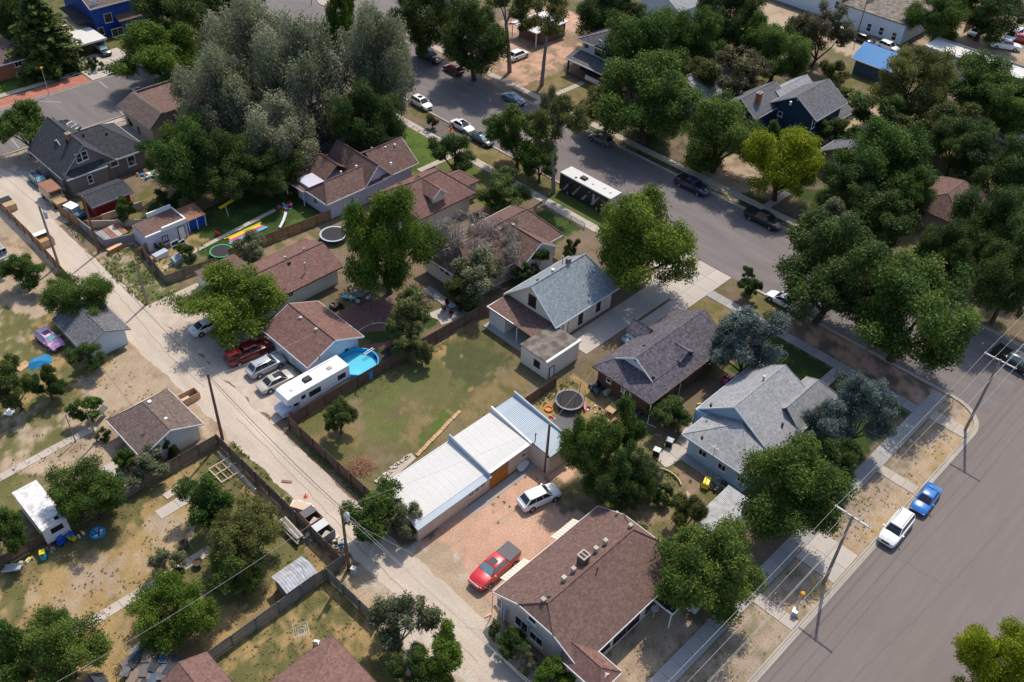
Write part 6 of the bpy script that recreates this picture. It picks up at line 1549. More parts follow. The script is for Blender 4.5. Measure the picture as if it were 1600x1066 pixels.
def coach():
    t = thing('motorhome', 'long white roofed motorhome with dark swooped sides parked on the side street', 'motorhome', (97.6, 76.8, 0), -math.pi / 2)
    L, hw = 10.0, 1.25
    MB().box(-L / 2, L / 2, -hw, hw, .4, 3.1).build('body', M_BLACK, t, local=True)
    MB().box(-L / 2 - .03, L / 2 + .03, -hw - .03, hw + .03, 3.1, 3.3).build('roof', M_WHITEMETAL, t, local=True)
    MB().box(L / 2 + .001, L / 2 + .03, -hw + .05, hw - .05, .8, 3.05).build('rear_panel', M_LGREY, t, local=True)
    for i in range(5):
        x = -L / 2 + .6 + i * 1.9
        MB().hexa([(x, -hw - .02, .6), (x + .5, -hw - .02, .6), (x + .5, -hw, .6), (x, -hw, .6), (x + 1.6, -hw - .02, 2.7), (x + 1.75, -hw - .02, 2.7), (x + 1.75, -hw, 2.7), (x + 1.6, -hw, 2.7)]).build('swoosh', M_GREYBLOCK, t, local=True)
    MB().box(1.6, 2.1, -hw - .03, -hw, 1.2, 2.6).build('door', M_GREYBLOCK, t, local=True)
    for x in (-3.2, .4, 3.4): MB().box(x, x + .9, -hw - .025, -hw, 1.8, 2.4).build('side_window', M_CGLASS, t, local=True)
    MB().obox(-1.3, 0, 3.301, 1.1, .8, .3, 0, .85).build('roof_air_conditioner', M_BLACK, t, local=True)
    for x, y in ((-2.3, -.7), (.6, -.1), (2.6, .3), (3.9, .0)): MB().obox(x, y, 3.301, .3, .3, .1).build('roof_vent', M_LGREY if x > 0 else M_BLACK, t, local=True)
    for s in (-1, 1):
        for x in (-3.3, 2.6): wl = inst('wheel', WHEEL, t, (x, s * 1.12, .4), 0 if s > 0 else math.pi, (1.25,) * 3); inst('rim', RIM, wl)
coach()
# box-bodied flatbed in the alley mouth
t = thing('truck', 'boxy wood-sided truck with an orange-brown roof beside the taupe house', 'truck', (38.7, 129.2, 0), -math.pi / 2)
MB().box(-2.0, 2.0, -1.0, 1.0, .7, 1.3).build('bed', M_PALEWOOD, t, local=True); MB().box(-1.7, 1.6, -.98, .98, 1.3, 2.25).build('body', CM['tan'], t, local=True)
MB().box(-1.75, 1.65, -1.02, 1.02, 2.25, 2.33).build('roof', M_RUST, t, local=True); MB().box(1.6, 1.63, -.8, .8, 1.5, 2.1).build('rear_window', M_CGLASS, t, local=True)
MB().hexa([(1.62, -.9, .6), (3.3, -.85, .6), (3.3, .85, .6), (1.62, .9, .6), (1.62, -.9, 1.25), (3.25, -.8, 1.05), (3.25, .8, 1.05), (1.62, .9, 1.25)]).build('hood', CM['tan'], t, local=True)
for s in (-1, 1):
    MB().box(-1.5, 1.4, s * .985 - .01, s * .985 + .01, 1.55, 2.05).build('side_window', M_CGLASS, t, local=True)
    for x in (-1.3, 2.5): wl = inst('wheel', WHEEL, t, (x, s * .95, .34), 0 if s > 0 else math.pi); inst('rim', RIM, wl)
t = thing('jeep', 'small open topped vehicle with a white hard top beside the red shed', 'jeep', (*G(116, 330, .8), 0), -math.pi / 2 + .25)
MB().box(-1.6, 1.6, -.75, .75, .4, .95).build('body', CM['bluegrey'], t, local=True); MB().box(-1.3, .6, -.7, .7, 1.6, 1.68).build('hard_top', M_WHITE, t, local=True)
MB().hexa([(.5, -.65, .95), (.6, -.65, .95), (.6, .65, .95), (.5, .65, .95), (.35, -.6, 1.58), (.42, -.6, 1.58), (.42, .6, 1.58), (.35, .6, 1.58)]).build('windshield', M_CGLASS2, t, local=True)
for sx in (-1.2, .45):
    for s in (-1, 1): MB().box(sx, sx + .07, s * .66 - .03, s * .66 + .03, .95, 1.6).build('post', M_WHITE, t, local=True)
for s in (-1, 1):
    for x in (-1.1, 1.1): wl = inst('wheel', WHEEL, t, (x, s * .75, .34), 0 if s > 0 else math.pi); inst('rim', RIM, wl)
t = thing('trailer', 'white camping trailer with a stained roof in the left yard behind the brown fence', 'trailer', (11.75, 73.6, 0), math.pi / 2)
MB().box(-3.3, 3.3, -1.2, 1.2, .5, 2.5).build('body', CM['white'], t, local=True)
M_STAIN = mat('stained_white_roof', (.72, .71, .69), .6, .06, 3, var2=.22, scale2=.8, alt=(.5, .49, .48))
for i in range(7): MB().box(-3.33 + i * .95, -3.33 + i * .95 + .93, -1.24, 1.24, 2.5, 2.56 + .012 * (i % 2)).build('roof_sheet', M_STAIN, t, local=True)
MB().obox(-2.7, -.5, 2.57, .4, .4, .06).build('roof_vent', M_DARK, t, local=True); MB().box(-3.33, -3.301, -.7, .5, 1.5, 2.2).build('rear_window', M_CGLASS, t, local=True)
MB().box(3.3, 4.3, -.06, .06, .45, .55).build('tow_bar', M_STEEL, t, local=True)
for s in (-1, 1): wl = inst('wheel', WHEEL, t, (0, s * 1.1, .34), 0 if s > 0 else math.pi); inst('rim', RIM, wl)

# ------------------------------------------------------------------ fences
PANEL = {}
def fence(pts, h, m, label, panel=2.4, cat='fence', post=None, cap=False, rails=True, world=True, style='board'):
    P = [p for p in pts]
    t = thing('fence', label, cat, (P[0][0], P[0][1], 0))
    key = (m.name, round(h, 2), style, cap)
    if key not in PANEL:
        mb = MB(); L = 2.4; r = random.Random(7)
        if style == 'board':
            n = 15
            for i in range(n):
                mb.box(i * L / n + .01, (i + 1) * L / n - .012, .0, .025, .04, h - r.uniform(0, .05))
            for z in (.35, h * .55, h - .3): mb.box(0, L, .0255, .08, z, z + .09)
            for z in (.35, h - .3): mb.box(0, L, -.055, -.0005, z, z + .05)
        elif style == 'picket':
            for i in range(12): mb.box(i * .2 + .03, i * .2 + .12, 0, .025, .03, h)
            for z in (.2, h - .2): mb.box(0, L, .0255, .06, z, z + .07)
        elif style == 'rail':
            for z in (.3, h * .6, h - .06): mb.box(0, L, 0, .05, z - .05, z + .05)
        elif style == 'wire':
            for z in (.1, .4, .7, 1.0, h): mb.tube((0, 0, z), (L, 0, z), .012, n=3)
            for i in range(9): mb.tube((i * .3, 0, 0), (i * .3, 0, h), .008, n=3)
        elif style == 'block':
            for row in range(int(h / .2)):
                for i in range(6): mb.box(i * .4 + .005, i * .4 + .395, -.1, .1, row * .2, row * .2 + .19)
        elif style == 'frame':
            mb.box(0, L, -.06, .06, h - .06, h); mb.box(0, L, -.015, .015, .05, h - .06)
        PANEL[key] = mb.mesh('fence_panel', m)
    pk = ('post', m.name, round(h, 2))
    if pk not in PANEL: PANEL[pk] = MB().box(-.05, .05, -.05, .05, 0, h + .06).mesh('post', post or m)
    for a, b in zip(P, P[1:]):
        L = math.dist(a, b); n = max(1, round(L / panel)); an = math.atan2(b[1] - a[1], b[0] - a[0])
        for i in range(n + 1):
            u = i / n; x, y = a[0] + (b[0] - a[0]) * u - P[0][0], a[1] + (b[1] - a[1]) * u - P[0][1]
            if i < n: inst('fence_panel', PANEL[key], t, (x, y, random.uniform(-.03, .01)), an, (L / n / 2.4, 1, 1))
            if i > 0 or a is P[0]: inst('post', PANEL[pk], t, (x - math.sin(an) * -.08, y - math.cos(an) * .08, 0), an)
    return t
random.seed(8)
fence([(37.2, 68.1), (66.2, 67.9)], 1.75, M_FENCEB, 'long dark brown board fence between the motorhome and the big lawn')
fence([(66.2, 67.9), (69.0, 66.8)], 1.7, M_FENCEB, 'short fence return at the far corner of the big lawn by the cream porch')
fence([(37.1, 68.0), (37.0, 52.2)], 1.75, M_FENCEB, 'dark brown board fence dividing the big lawn from the alley')
fence([(56.8, 52.3), (63.9, 52.3)], 1.6, M_FENCEB, 'brown fence from the metal roof to the cream flat roofed garage')
fence([(16.5, 70.9), (29.8, 70.9)], 1.8, M_FENCE, 'grey-brown privacy fence beside the taupe roofed garage')
fence([(29.85, 70.9), (29.9, 49.1)], 1.8, M_FENCE, 'weathered privacy fence along the alley in front of the skip row')
fence([(4.0, 71.0), (16.5, 70.9)], 1.6, M_FENCEB, 'brown fence behind the row of plastic toys')
fence([(10.0, 48.7), (30.2, 48.9)], 1.8, M_FENCEG, 'grey-green board fence between the metal shed and the olive lawn')
fence([(28.0, 48.7), (28.2, 41.5)], 1.8, M_FENCEG, 'dark board fence running down beside the alley at the bottom')
fence([(32.1, 136), (31.9, 121), (31.2, 106)], 1.6, M_FENCEC, 'golden plank fence along the left edge of the alley')
fence([(37.6, 124.6), (38.2, 120.0)], 1.7, M_FENCEC, 'short golden fence in front of the small open jeep')
fence([(38.2, 120.0), (38.5, 112.8), (42.1, 111.6)], 1.5, M_GREYBLOCK, 'grey masonry yard wall around the stacked panels beside the alley', cat='wall', style='frame')
fence([(38.8, 119.6), (46.0, 119.0)], 1.0, M_RUST, 'rusty panel wall below the red shed', style='frame', cat='wall')
fence([(41.3, 107.9), (40.4, 100.3), (47.5, 99.4)], 1.5, M_FENCE, 'thin brown fence around the garden corner below the lilac outbuilding')
fence([(40.9, 107.9), (42.1, 108.4)], 1.6, M_FENCEC, 'short golden gate section at the corner of the lilac outbuilding')
fence([(49.5, 99.7), (65.5, 98.4)], 1.7, M_FENCEC, 'orange-brown board fence behind the round trampoline by the cream garage')
fence([(46.5, 113.6), (62, 113.2)], 1.1, M_FENCE, 'low rail fence under the shaded trees above the green yard', style='rail')
fence([(91.6, 80.4), (91.6, 72.2)], 1.0, M_WHITE, 'white picket fence along the sidewalk by the square green lawn', style='picket')
fence([(39.1, 119.0), (46.5, 113.2)], 1.2, M_PALEWOOD, 'pale timber capped wall slanting toward the lilac outbuilding', style='frame', cat='wall')
fence([(41.2, 119.2), (47.0, 118.7)], 1.2, M_PALEWOOD, 'pale timber edged planter wall behind the rusty panel wall', style='frame', cat='wall')
fence([(207, 68), (222, 68)], 2.0, M_FENCEC, 'golden fence behind the white sedan in the top right lot')
fence([(28.9, 69.0), (28.9, 62)], 1.2, M_STEEL, 'thin wire fence inside the alley privacy fence', style='wire')
fence([(76, 115), (84, 114.4)], 1.4, M_GREYBLOCK, 'dark fence beside the porch of the slate blue house')

# ------------------------------------------------------------------ poles and wires
def pole(px, py, h, label, m=None, arm=None, arm_z=None, transformer=False, r=.18, armlen=2.2, lean=(0, 0), at=None):
    x, y = at or G(px, py); t = thing('utility_pole', label, 'utility pole', (x, y, 0))
    MB().tube((0, 0, 0), (lean[0], lean[1], h), r, r * .68, 10).build('pole', m or M_POLE, t, local=True)
    if arm is not None:
        z = arm_z or h - .15; c, s = math.cos(arm), math.sin(arm)
        MB().obox(0, 0, z - .06, armlen, .12, .14, arm).build('crossarm', M_LGREY if transformer is None else M_GPOLE, t, local=True)
        for k in (-.46, -.18, .18, .46):
            MB().lathe(k * armlen * c, k * armlen * s, [(.05, z + .08), (.07, z + .16), (.04, z + .24)], 8).build('insulator', M_LGREY, t, local=True)
        for k in (-1, 1): MB().tube((k * .7 * c, k * .7 * s, z - .04), (0, 0, z - .8), .025, n=4).build('brace', M_STEEL, t, local=True)
    if transformer: MB().lathe(lean[0] + .42, lean[1] - .1, [(.24, h - 2.1), (.24, h - 1.15), (.16, h - 1.05), (.05, h - .9)], 12).build('transformer', M_LGREY, t, local=True)
    return t, Vector((x + lean[0], y + lean[1], h))
tA, pA = pole(348, 687, 9.9, 'brown utility pole at the corner of the privacy fence near the taupe garage')
tB, pB = pole(545, 890, 9.4, 'brown utility pole with a grey transformer at the end of the skip row', transformer=True)
tC, pC = pole(1508, 672, 11.0, 'tall steel coloured pole with wide crossarm at the avenue corner', M_GPOLE, math.pi / 2, transformer=None, armlen=3.6)
tD, pD = pole(1287, 912, 10.5, 'tall pole with wide crossarm above the concrete driveway apron on the avenue', M_GPOLE, math.pi / 2, transformer=None, armlen=3.6)
tE, pE = pole(92, 415, 9.5, 'pole with a grey transformer at the golden plank fence on the alley', M_GPOLE, transformer=True)
tF, pF = pole(155, 395, 9.0, 'brown pole beside the grey masonry yard wall', M_POLE)
tG, pG = pole(230, 475, 6.5, 'pale wooden pole in the weedy strip beside the alley', M_GPOLE)
tH, pH = pole(152, 690, 4.6, 'short grey pole at the yard path by the taupe roofed garage', M_GPOLE, r=.11)
tI, pI = pole(840, 756, 7.4, 'thin brown pole rising at the inner corner of the metal roofed garage', M_POLE, at=(53.35, 43.9))
tJ, pJ = pole(1500, 200, 9, 'thin dark pole beside the white commercial block', M_POLE, at=(185.2, 81.0), r=.12)
tK, pK = pole(0, 0, 4.2, 'light grey leaning clothesline post in the left yard', M_GPOLE, at=G(118, 690), r=.07)
MB().obox(pK.x - G(118, 690)[0], 0, 3.9, 1.3, .08, .08, .6).build('crossbar', M_GPOLE, tK, local=True)
def wire(a, b, label, sag=.6, r=.015, m=None, group=None, n=16):
    a, b = Vector(a), Vector(b); mb = MB(); prev = a
    for i in range(1, n + 1):
        u = i / n; p = a.lerp(b, u) - Vector((0, 0, sag * 4 * u * (1 - u))); mb.tube(prev, p, r, n=4, cap=False); prev = p
    return mb.build('power_line', m or M_WIRE, None, label=label, cat='power line', group=group)
for k, (off, nm) in enumerate(((-1.65, 'avenue power line nearest the road'), (-.6, 'second avenue power line from the road'), (.6, 'third avenue power line from the road'), (1.65, 'avenue power line nearest the houses'))):
    pts = [Vector((27, 15.1 + off, 10.7)), pD + Vector((0, off, .1)), pC + Vector((0, off, .1)), Vector((140, 14.9 + off, 10.9))]
    mb = MB(); prev = pts[0]
    for a, b in zip(pts, pts[1:]):
        for i in range(1, 17):
            u = i / 16; p = a.lerp(b, u) - Vector((0, 0, .5 * 4 * u * (1 - u))); mb.tube(prev, p, .015, n=4, cap=False); prev = p
    mb.build('power_line', M_WIRE, label=nm, cat='power line', group='power lines along the avenue')
for off, z, nm in ((0, 8.0, 'communication cable below the avenue power lines'), (.25, 6.9, 'lowest cable along the avenue poles')):
    mb = MB(); prev = Vector((27, 15.2 + off, z))
    for b in (Vector((pD.x, pD.y + off, z)), Vector((pC.x, pC.y + off, z)), Vector((140, 15 + off, z))):
        a = prev
        for i in range(1, 13):
            u = i / 12; p = a.lerp(b, u) - Vector((0, 0, .4 * 4 * u * (1 - u))); mb.tube(prev, p, .013, n=4, cap=False); prev = p
    mb.build('power_line', M_WIRE, label=nm, cat='power line', group='power lines along the avenue')
far = Vector((30.6, -6, 9.4))
wire(pB, far, 'pale cable running down over the alley from the transformer pole', .5)
wire(pB - Vector((0, 0, .7)), far + Vector((1.2, 0, -.6)), 'second pale cable beside it over the lower alley', .6)
wire(pB - Vector((0, 0, 1.2)), Vector((37.2, 35.0, 3.3)), 'service drop from the transformer pole to the big brown house', .5, .015)
wire(pA, pB, 'black cable over the alley between the two brown poles', .5, .028, M_DWIRE)
wire(pA - Vector((0, 0, .5)), pB - Vector((0, 0, .5)), 'lower black cable between the two brown poles', .8, .016, M_DWIRE)
wire(pA, Vector((33.0, 113.2, 9.3)), 'black cable over the alley from the brown pole to the transformer pole', .6, .024, M_DWIRE)
wire(pE, Vector((31.5, 165, 9.5)), 'thin cable at the alley mouth', .6, .02, M_DWIRE)
wire(pF, pG, 'cable between the block wall pole and the pale pole', .4, .018, M_DWIRE)
wire(pB, pI, 'cable crossing the white metal roof from the transformer pole', .4, .012)
wire(pI, Vector((64.5, 47.5, 5.5)), 'thin drop wire over the straw yard', .4, .01)
wire(pA - Vector((0, 0, .6)), Vector((50.5, 76, 3.4)), 'drop wire from the brown pole to the pool garage', .5, .012)
wire(Vector((30.0, 49, 9.0)), Vector((3, 51, 7.5)), 'white drop wire over the junk shed at the bottom left', .8, .016)
# street lamps
def lamp(px, py, h, label, head=(0.0, 0.0), m=None, on=None, at=None, arm=1.0, ang=0):
    x, y = at or G(px, py); t = thing('street_lamp', label, 'street lamp', (x, y, 0))
    MB().tube((0, 0, 0), (0, 0, h), .07, .05, 8).build('pole', m or M_STEEL, t, local=True)
    c, s = math.cos(ang), math.sin(ang)
    if arm: MB().tube((0, 0, h), (arm * c, arm * s, h + .2), .04, n=6).build('arm', m or M_STEEL, t, local=True)
    MB().ball((arm * c, arm * s, h + .25), .26, sz=.8).build('lamp_globe', on or M_LGREY, t, local=True)
    return t
M_AMBER = mat('amber_globe', (.75, .33, .03), .3, .03, 2)
lamp(77, 148, 4.6, 'slender street lamp with an orange globe beside the brick paved kerb', on=M_AMBER, arm=0)
lamp(1240, 958, 1.9, 'low post with an orange ball in the avenue verge', on=M_AMBER, arm=0, at=G(1246, 948))
bx = thing('utility_box', 'grey steel pedestal box beside the orange ball post', 'utility box', (*G(1240, 961), 0)); MB().obox(0, 0, 0, .55, .45, .75, .2).obox(0, 0, .752, .6, .5, .05, .2).build('cabinet', M_STEEL, bx, local=True)
MB().obox(0, -.24, .3, .12, .05, .2, .2).build('handle', M_BLACK, bx, local=True)
bx = thing('utility_box', 'pale green-blue utility pedestal beside the transformer pole', 'utility box', (*G(553, 897), 0)); MB().obox(0, 0, 0, .45, .45, .95, .4, .9).build('cabinet', M_GALV, bx, local=True); MB().obox(0, 0, .952, .48, .48, .06, .4).build('lid', M_WHITE, bx, local=True)
lamp(487, 8, 5.0, 'dark red post on the round traffic island at the top', at=G(487, 8), m=M_MAROON, arm=0, on=M_MAROON)
# ------------------------------------------------------------------ yard things
def trampoline(x, y, r, label, net=True, pad=None, h=.85):
    t = thing('trampoline', label, 'trampoline', (x, y, 0))
    n = 24; ring = MB()
    for i in range(n):
        a, b = 2 * math.pi * i / n, 2 * math.pi * (i + 1) / n
        ring.hexa([(r * math.cos(a), r * math.sin(a), h - .04), (r * math.cos(b), r * math.sin(b), h - .04), (r * .87 * math.cos(b), r * .87 * math.sin(b), h - .04), (r * .87 * math.cos(a), r * .87 * math.sin(a), h - .04),
                   (r * math.cos(a), r * math.sin(a), h + .02), (r * math.cos(b), r * math.sin(b), h + .02), (r * .87 * math.cos(b), r * .87 * math.sin(b), h + .02), (r * .87 * math.cos(a), r * .87 * math.sin(a), h + .02)])
    ring.build('edge_pad', pad or M_LGREY, t, local=True)
    MB().slab([(r * .87 * math.cos(2 * math.pi * i / n), r * .87 * math.sin(2 * math.pi * i / n)) for i in range(n)], h - .03, h).build('jumping_mat', M_MESHB, t, local=True)
    for i in range(6):
        a = 2 * math.pi * i / 6; MB().tube((r * .97 * math.cos(a), r * .97 * math.sin(a), 0), (r * .97 * math.cos(a), r * .97 * math.sin(a), h + (1.8 if net else -.05)), .03, n=5).build('leg', M_BLACK, t, local=True)
    if net:
        tb = MB()
        for i in range(n):
            a, b = 2 * math.pi * i / n, 2 * math.pi * (i + 1) / n
            for z in (h + .5, h + 1.1, h + 1.75): tb.tube((r * .96 * math.cos(a), r * .96 * math.sin(a), z), (r * .96 * math.cos(b), r * .96 * math.sin(b), z), .012, n=3, cap=False)
            tb.tube((r * .96 * math.cos(a), r * .96 * math.sin(a), h), (r * .96 * math.cos(a), r * .96 * math.sin(a), h + 1.75), .01, n=3, cap=False)
        tb.build('safety_net', M_MESHB, t, local=True)
x, y = G(521, 366, .8); trampoline(x, y, 1.95, 'large round trampoline with a white edge behind the cream walled garage', False, M_GALV)
x, y = G(890, 625, .8); trampoline(x, y, 1.75, 'netted trampoline in the straw yard by the brick house', True, M_GREYBLOCK)
x, y = G(346, 393, .6); trampoline(x, y, 1.6, 'black trampoline beside the striped slide mat', False, M_GREENP, .7)
# pool
x, y = G(560, 566, 1.1)
t = thing('swimming_pool', 'round blue above-ground swimming pool beside the motorhome', 'pool', (x, y, 0))
n = 32; R = 2.4; w_ = MB()
for i in range(n):
    a, b = 2 * math.pi * i / n, 2 * math.pi * (i + 1) / n; f = lambda r, an, z: (r * math.cos(an), r * math.sin(an), z)
    w_.hexa([f(R, a, 0), f(R, b, 0), f(R - .07, b, 0), f(R - .07, a, 0), f(R, a, 1.2), f(R, b, 1.2), f(R - .07, b, 1.2), f(R - .07, a, 1.2)])
w_.build('wall', M_POOL, t, local=True)
rb = MB()
for i in range(n):
    a, b = 2 * math.pi * i / n, 2 * math.pi * (i + 1) / n
    rb.hexa([f(R + .06, a, 1.2), f(R + .06, b, 1.2), f(R - .1, b, 1.2), f(R - .1, a, 1.2), f(R + .06, a, 1.26), f(R + .06, b, 1.26), f(R - .1, b, 1.26), f(R - .1, a, 1.26)])
rb.build('rim', M_POOL, t, local=True)
MB().slab([f(R - .075, 2 * math.pi * i / n, 0)[:2] for i in range(n)], .5, .62).build('water', M_WATER, t, local=True)
MB().box(-.1, .35, R - .05, R + .35, .0, 1.5).build('pump', M_BLACK, t, local=True)
dk = thing('deck', 'small black stained deck beside the swimming pool', 'deck', (*G(606, 553, 1), 0)); mb = MB()
for i in range(10):
    MB().box(-1.5 + i * .3, -1.5 + i * .3 + .27, -.9, .9, .9, .96).build('plank', M_BLACK, dk, local=True)
for a, b in ((-1.4, -.8), (1.4, -.8), (-1.4, .8), (1.4, .8)): mb.box(a - .05, a + .05, b - .05, b + .05, 0, .9)
mb.build('leg', M_BLACK, dk, local=True)
t = thing('roller_bar', 'white pool ladder lying on the pool edge', 'ladder', (*G(576, 549, 1.3), 1.25), .1)
for s in (-1, 1): MB().box(-.8, .8, s * .15 - .03, s * .15 + .03, 0, .06).build('rail', M_WHITE, t, local=True)
for k in range(5): MB().box(-.6 + k * .3, -.56 + k * .3, -.12, .12, .01, .05).build('rung', M_WHITE, t, local=True)
# timber edging and block row on the lawn
a, b = G(651, 713, 0), G(719, 643, 0); 
t = thing('timber_row', 'row of rust coloured sleepers laid end to end across the big lawn', 'timber edging', (a[0], a[1], 0), math.atan2(b[1] - a[1], b[0] - a[0]))
L = math.dist(a, b); rr = random.Random(3)
for i in range(16): MB().obox((i + .5) * L / 16, rr.uniform(-.04, .04), 0, L / 16 - .04, .42, .16 + rr.uniform(-.02, .03), rr.uniform(-.05, .05)).build('sleeper', M_WOOD, t, local=True)
t = thing('block_row', 'broken pale concrete blocks along the back of the white metal roof', 'concrete blocks', (*G(588, 756), 0), 0)
a, b = G(588, 756), G(640, 710)
for i in range(14):
    u = (i + .5) / 14; MB().obox((b[0] - a[0]) * u + rr.uniform(-.15, .15), (b[1] - a[1]) * u + rr.uniform(-.2, .2), .03, .42, .36, .14, rr.uniform(-.3, .3)).build('block', M_STONE, t, local=True)
# dry brush pile
rng = np.random.default_rng(3); mb = MB(); x0, y0 = G(563, 732)
for i in range(420):
    c = np.array([rng.normal() * .6, rng.normal() * .55, abs(rng.normal()) * .3]); d = rng.normal(size=3) * .45; d[2] = abs(d[2]) * .5
    mb.tube(tuple(c - d), tuple(c + d), .022, .008, 3, cap=False)
mb.v = [(v[0], v[1], max(.0, v[2])) for v in mb.v]
mb.build('brush_pile', M_DRYBRUSH, None, local=True, label='heap of reddish dry brush at the corner of the big lawn', cat='brush pile', loc=(x0, y0, 0))
# bathtub
t = thing('bathtub', 'white bathtub standing outside the garage wall', 'bathtub', (*G(817, 728, .4), 0), math.radians(12))
prof = [(.80, .40), (.74, .36)]; tb = MB(); n = 20
ell = lambda a, b, z: [(a * abs(math.cos(2 * math.pi * i / n)) ** .6 * (1 if math.cos(2 * math.pi * i / n) >= 0 else -1), b * abs(math.sin(2 * math.pi * i / n)) ** .6 * (1 if math.sin(2 * math.pi * i / n) >= 0 else -1), z) for i in range(n)]
rings = [ell(.6, .28, .05), ell(.82, .42, .5), ell(.86, .46, .54), ell(.74, .34, .53), ell(.62, .26, .22)]
tb.add([p for r_ in rings for p in r_], [(j * n + i, j * n + (i + 1) % n, (j + 1) * n + (i + 1) % n, (j + 1) * n + i) for j in range(4) for i in range(n)] + [tuple(range(4 * n, 5 * n))])
tb.build('tub', M_WHITE, t, local=True, smooth=True); MB().lathe(.6, 0, [(.03, .5), (.03, .7)], 6).build('tap', M_STEEL, t, local=True)
# skips and rubbish on the alley
def skip(px, py, label, lid, body):
    t = thing('dumpster', label, 'dumpster', (*G(px, py, 1.1), 0), rot=0.0)
    mb = MB()
    for x0, x1, y0, y1 in ((-.75, .75, -.95, -.9), (-.75, .75, .9, .95), (-.75, -.7, -.9, .9), (.7, .75, -.9, .9)): mb.box(x0, x1, y0, y1, .1, 1.25)
    mb.box(-.7, .7, -.9, .9, .1, .2); mb.build('bin', body, t, local=True)
    MB().hexa([(-.75, -.0, 1.27), (.75, -.0, 1.27), (.75, .95, 1.27), (-.75, .95, 1.27), (-.75, -.0, 1.32), (.75, -.0, 1.32), (.75, .95, 1.36), (-.75, .95, 1.36)]).build('lid', lid, t, local=True)
    MB().obox(-.1, -.5, .55, .9, .5, .3, .4).build('rubbish_bag', M_STONE, t, local=True)
    for s in (-1, 1): MB().box(s * .78 - .03, s * .78 + .03, -.5, .5, .75, .85).build('lifting_bar', M_STEEL, t, local=True)
skip(486, 806, 'open dumpster with a grey lid and brown sides nearer the white board heap', M_GREYC, M_RUST)
skip(505, 827, 'open grey dumpster next to the transformer pole end of the row', M_LGREY, M_GREYBLOCK)
t = thing('dumpster', 'tan open topped dumpster by the golden plank fence', 'dumpster', (*G(68, 372, .8), 0)); mb = MB()
for x0, x1, y0, y1 in ((-.9, .9, -1.3, -1.24), (-.9, .9, 1.24, 1.3), (-.9, -.84, -1.24, 1.24), (.84, .9, -1.24, 1.24)): mb.box(x0, x1, y0, y1, .05, 1.1)
mb.box(-.84, .84, -1.24, 1.24, .05, .6); mb.build('bin', CM['tan'], t, local=True); MB().box(-.95, .95, .5, 1.35, 1.11, 1.17).build('lid', M_WHITE, t, local=True)
t = thing('dumpster', 'tan dumpster at the top of the golden plank fence', 'dumpster', (*G(10, 318, .8), 0)); mb = MB()
mb.box(-.9, .9, -1.3, 1.3, .05, 1.05); mb.build('bin', CM['tan'], t, local=True); MB().box(-.95, .95, 0, 1.35, 1.06, 1.12).build('lid', M_BLACK, t, local=True)
def heap(name, px, py, label, cat, n, spread, mats, smin=.2, smax=.7, hmax=.4, seed=1, z=0, items=('item',)):
    """A little pile: every piece is a part."""
    t = thing(name, label, cat, (*G(px, py), 0)); r = random.Random(seed)
    for i in range(n):
        MB().obox(r.uniform(-1, 1) * spread[0], r.uniform(-1, 1) * spread[1], z + .01 + i * .003, r.uniform(smin, smax), r.uniform(smin, smax) * .7, r.uniform(.05, hmax), r.uniform(0, 3), r.uniform(.7, 1)).build(items[i % len(items)], mats[i % len(mats)], t, local=True)
    return t
heap('rubbish_pile', 527, 847, 'scattered white rubbish beside the transformer pole', 'rubbish', 26, (.8, 1.1), [M_WHITE, M_STONE, M_PALEWOOD, M_LGREY, M_WHITE, M_TEAL], .12, .4, .15, 5, items=('scrap',))
t = thing('board_stack', 'heap of white doors and planks leaning in the alley beside the dumpsters', 'boards', (*G(471, 795), 0), .1)
for i in range(6): MB().obox(rr.uniform(-.3, .3), rr.uniform(-.4, .4), .05 + i * .09, .95, 2.0, .06, .25 + rr.uniform(-.12, .2)).build('board', [M_WHITE, M_PALEWOOD, M_WHITE, M_WOOD][i % 4], t, local=True)
t = thing('lumber_stack', 'long grey timber stack behind the alley privacy fence', 'lumber', (28.6, 55.6, 0), math.pi / 2)
for i in range(9): MB().obox(rr.uniform(-.3, .3), -.45 + (i % 5) * .22, .05 + (i // 5) * .2 + .4, 3.2, .18, .16, rr.uniform(-.04, .04)).build('beam', [M_FENCEG, M_STONE][i % 2], t, local=True)
heap('rubble_pile', 480, 838, 'pile of stacked blocks and junk below the grey timber stack', 'rubble', 14, (.6, .9), [M_STONE, M_GREYBLOCK, M_FENCEG, M_DKBLUE], .3, .7, .6, 9, items=('block',))
t = thing('traffic_cone', 'small orange marker lying in the alley', 'marker', (*G(478, 776), 0)); MB().lathe(0, 0, [(.28, 0), (.28, .05), (.14, .06), (.04, .5)], 10).build('cone', M_ORANGE, t, local=True); MB().lathe(0, 0, [(.12, .22), (.09, .32)], 10).build('band', M_WHITE, t, local=True)
MB().obox(0, 0, .0, 1.1, .3, .08, math.radians(-50)).build('board', M_RUST, None, local=True, label='dark plank lying at the alley edge', cat='plank', loc=(*G(448, 753), .02))
# clotheslines / wooden frame garden bed by the fence corner
t = thing('garden_lattice', 'pale timber grid frame lying beside the alley privacy fence corner', 'timber frame', (*G(356, 735), .05), 0)
for i in range(5): MB().box(-1.5 + i * .75, -1.4 + i * .75, -1.3, 1.3, .1, .2).build('slat', M_STONE, t, local=True)
for y in (-1.3, 0, 1.2): MB().box(-1.55, 1.7, y, y + .1, .201, .3).build('rail', M_PALEWOOD, t, local=True)
MB().obox(0, 0, 0, 2.2, .9, .1, .1).build('planter_lid', M_STONE, None, local=True, label='flat pale slab on the grass near the dense green tree', cat='slab', loc=(*G(272, 768), 0))
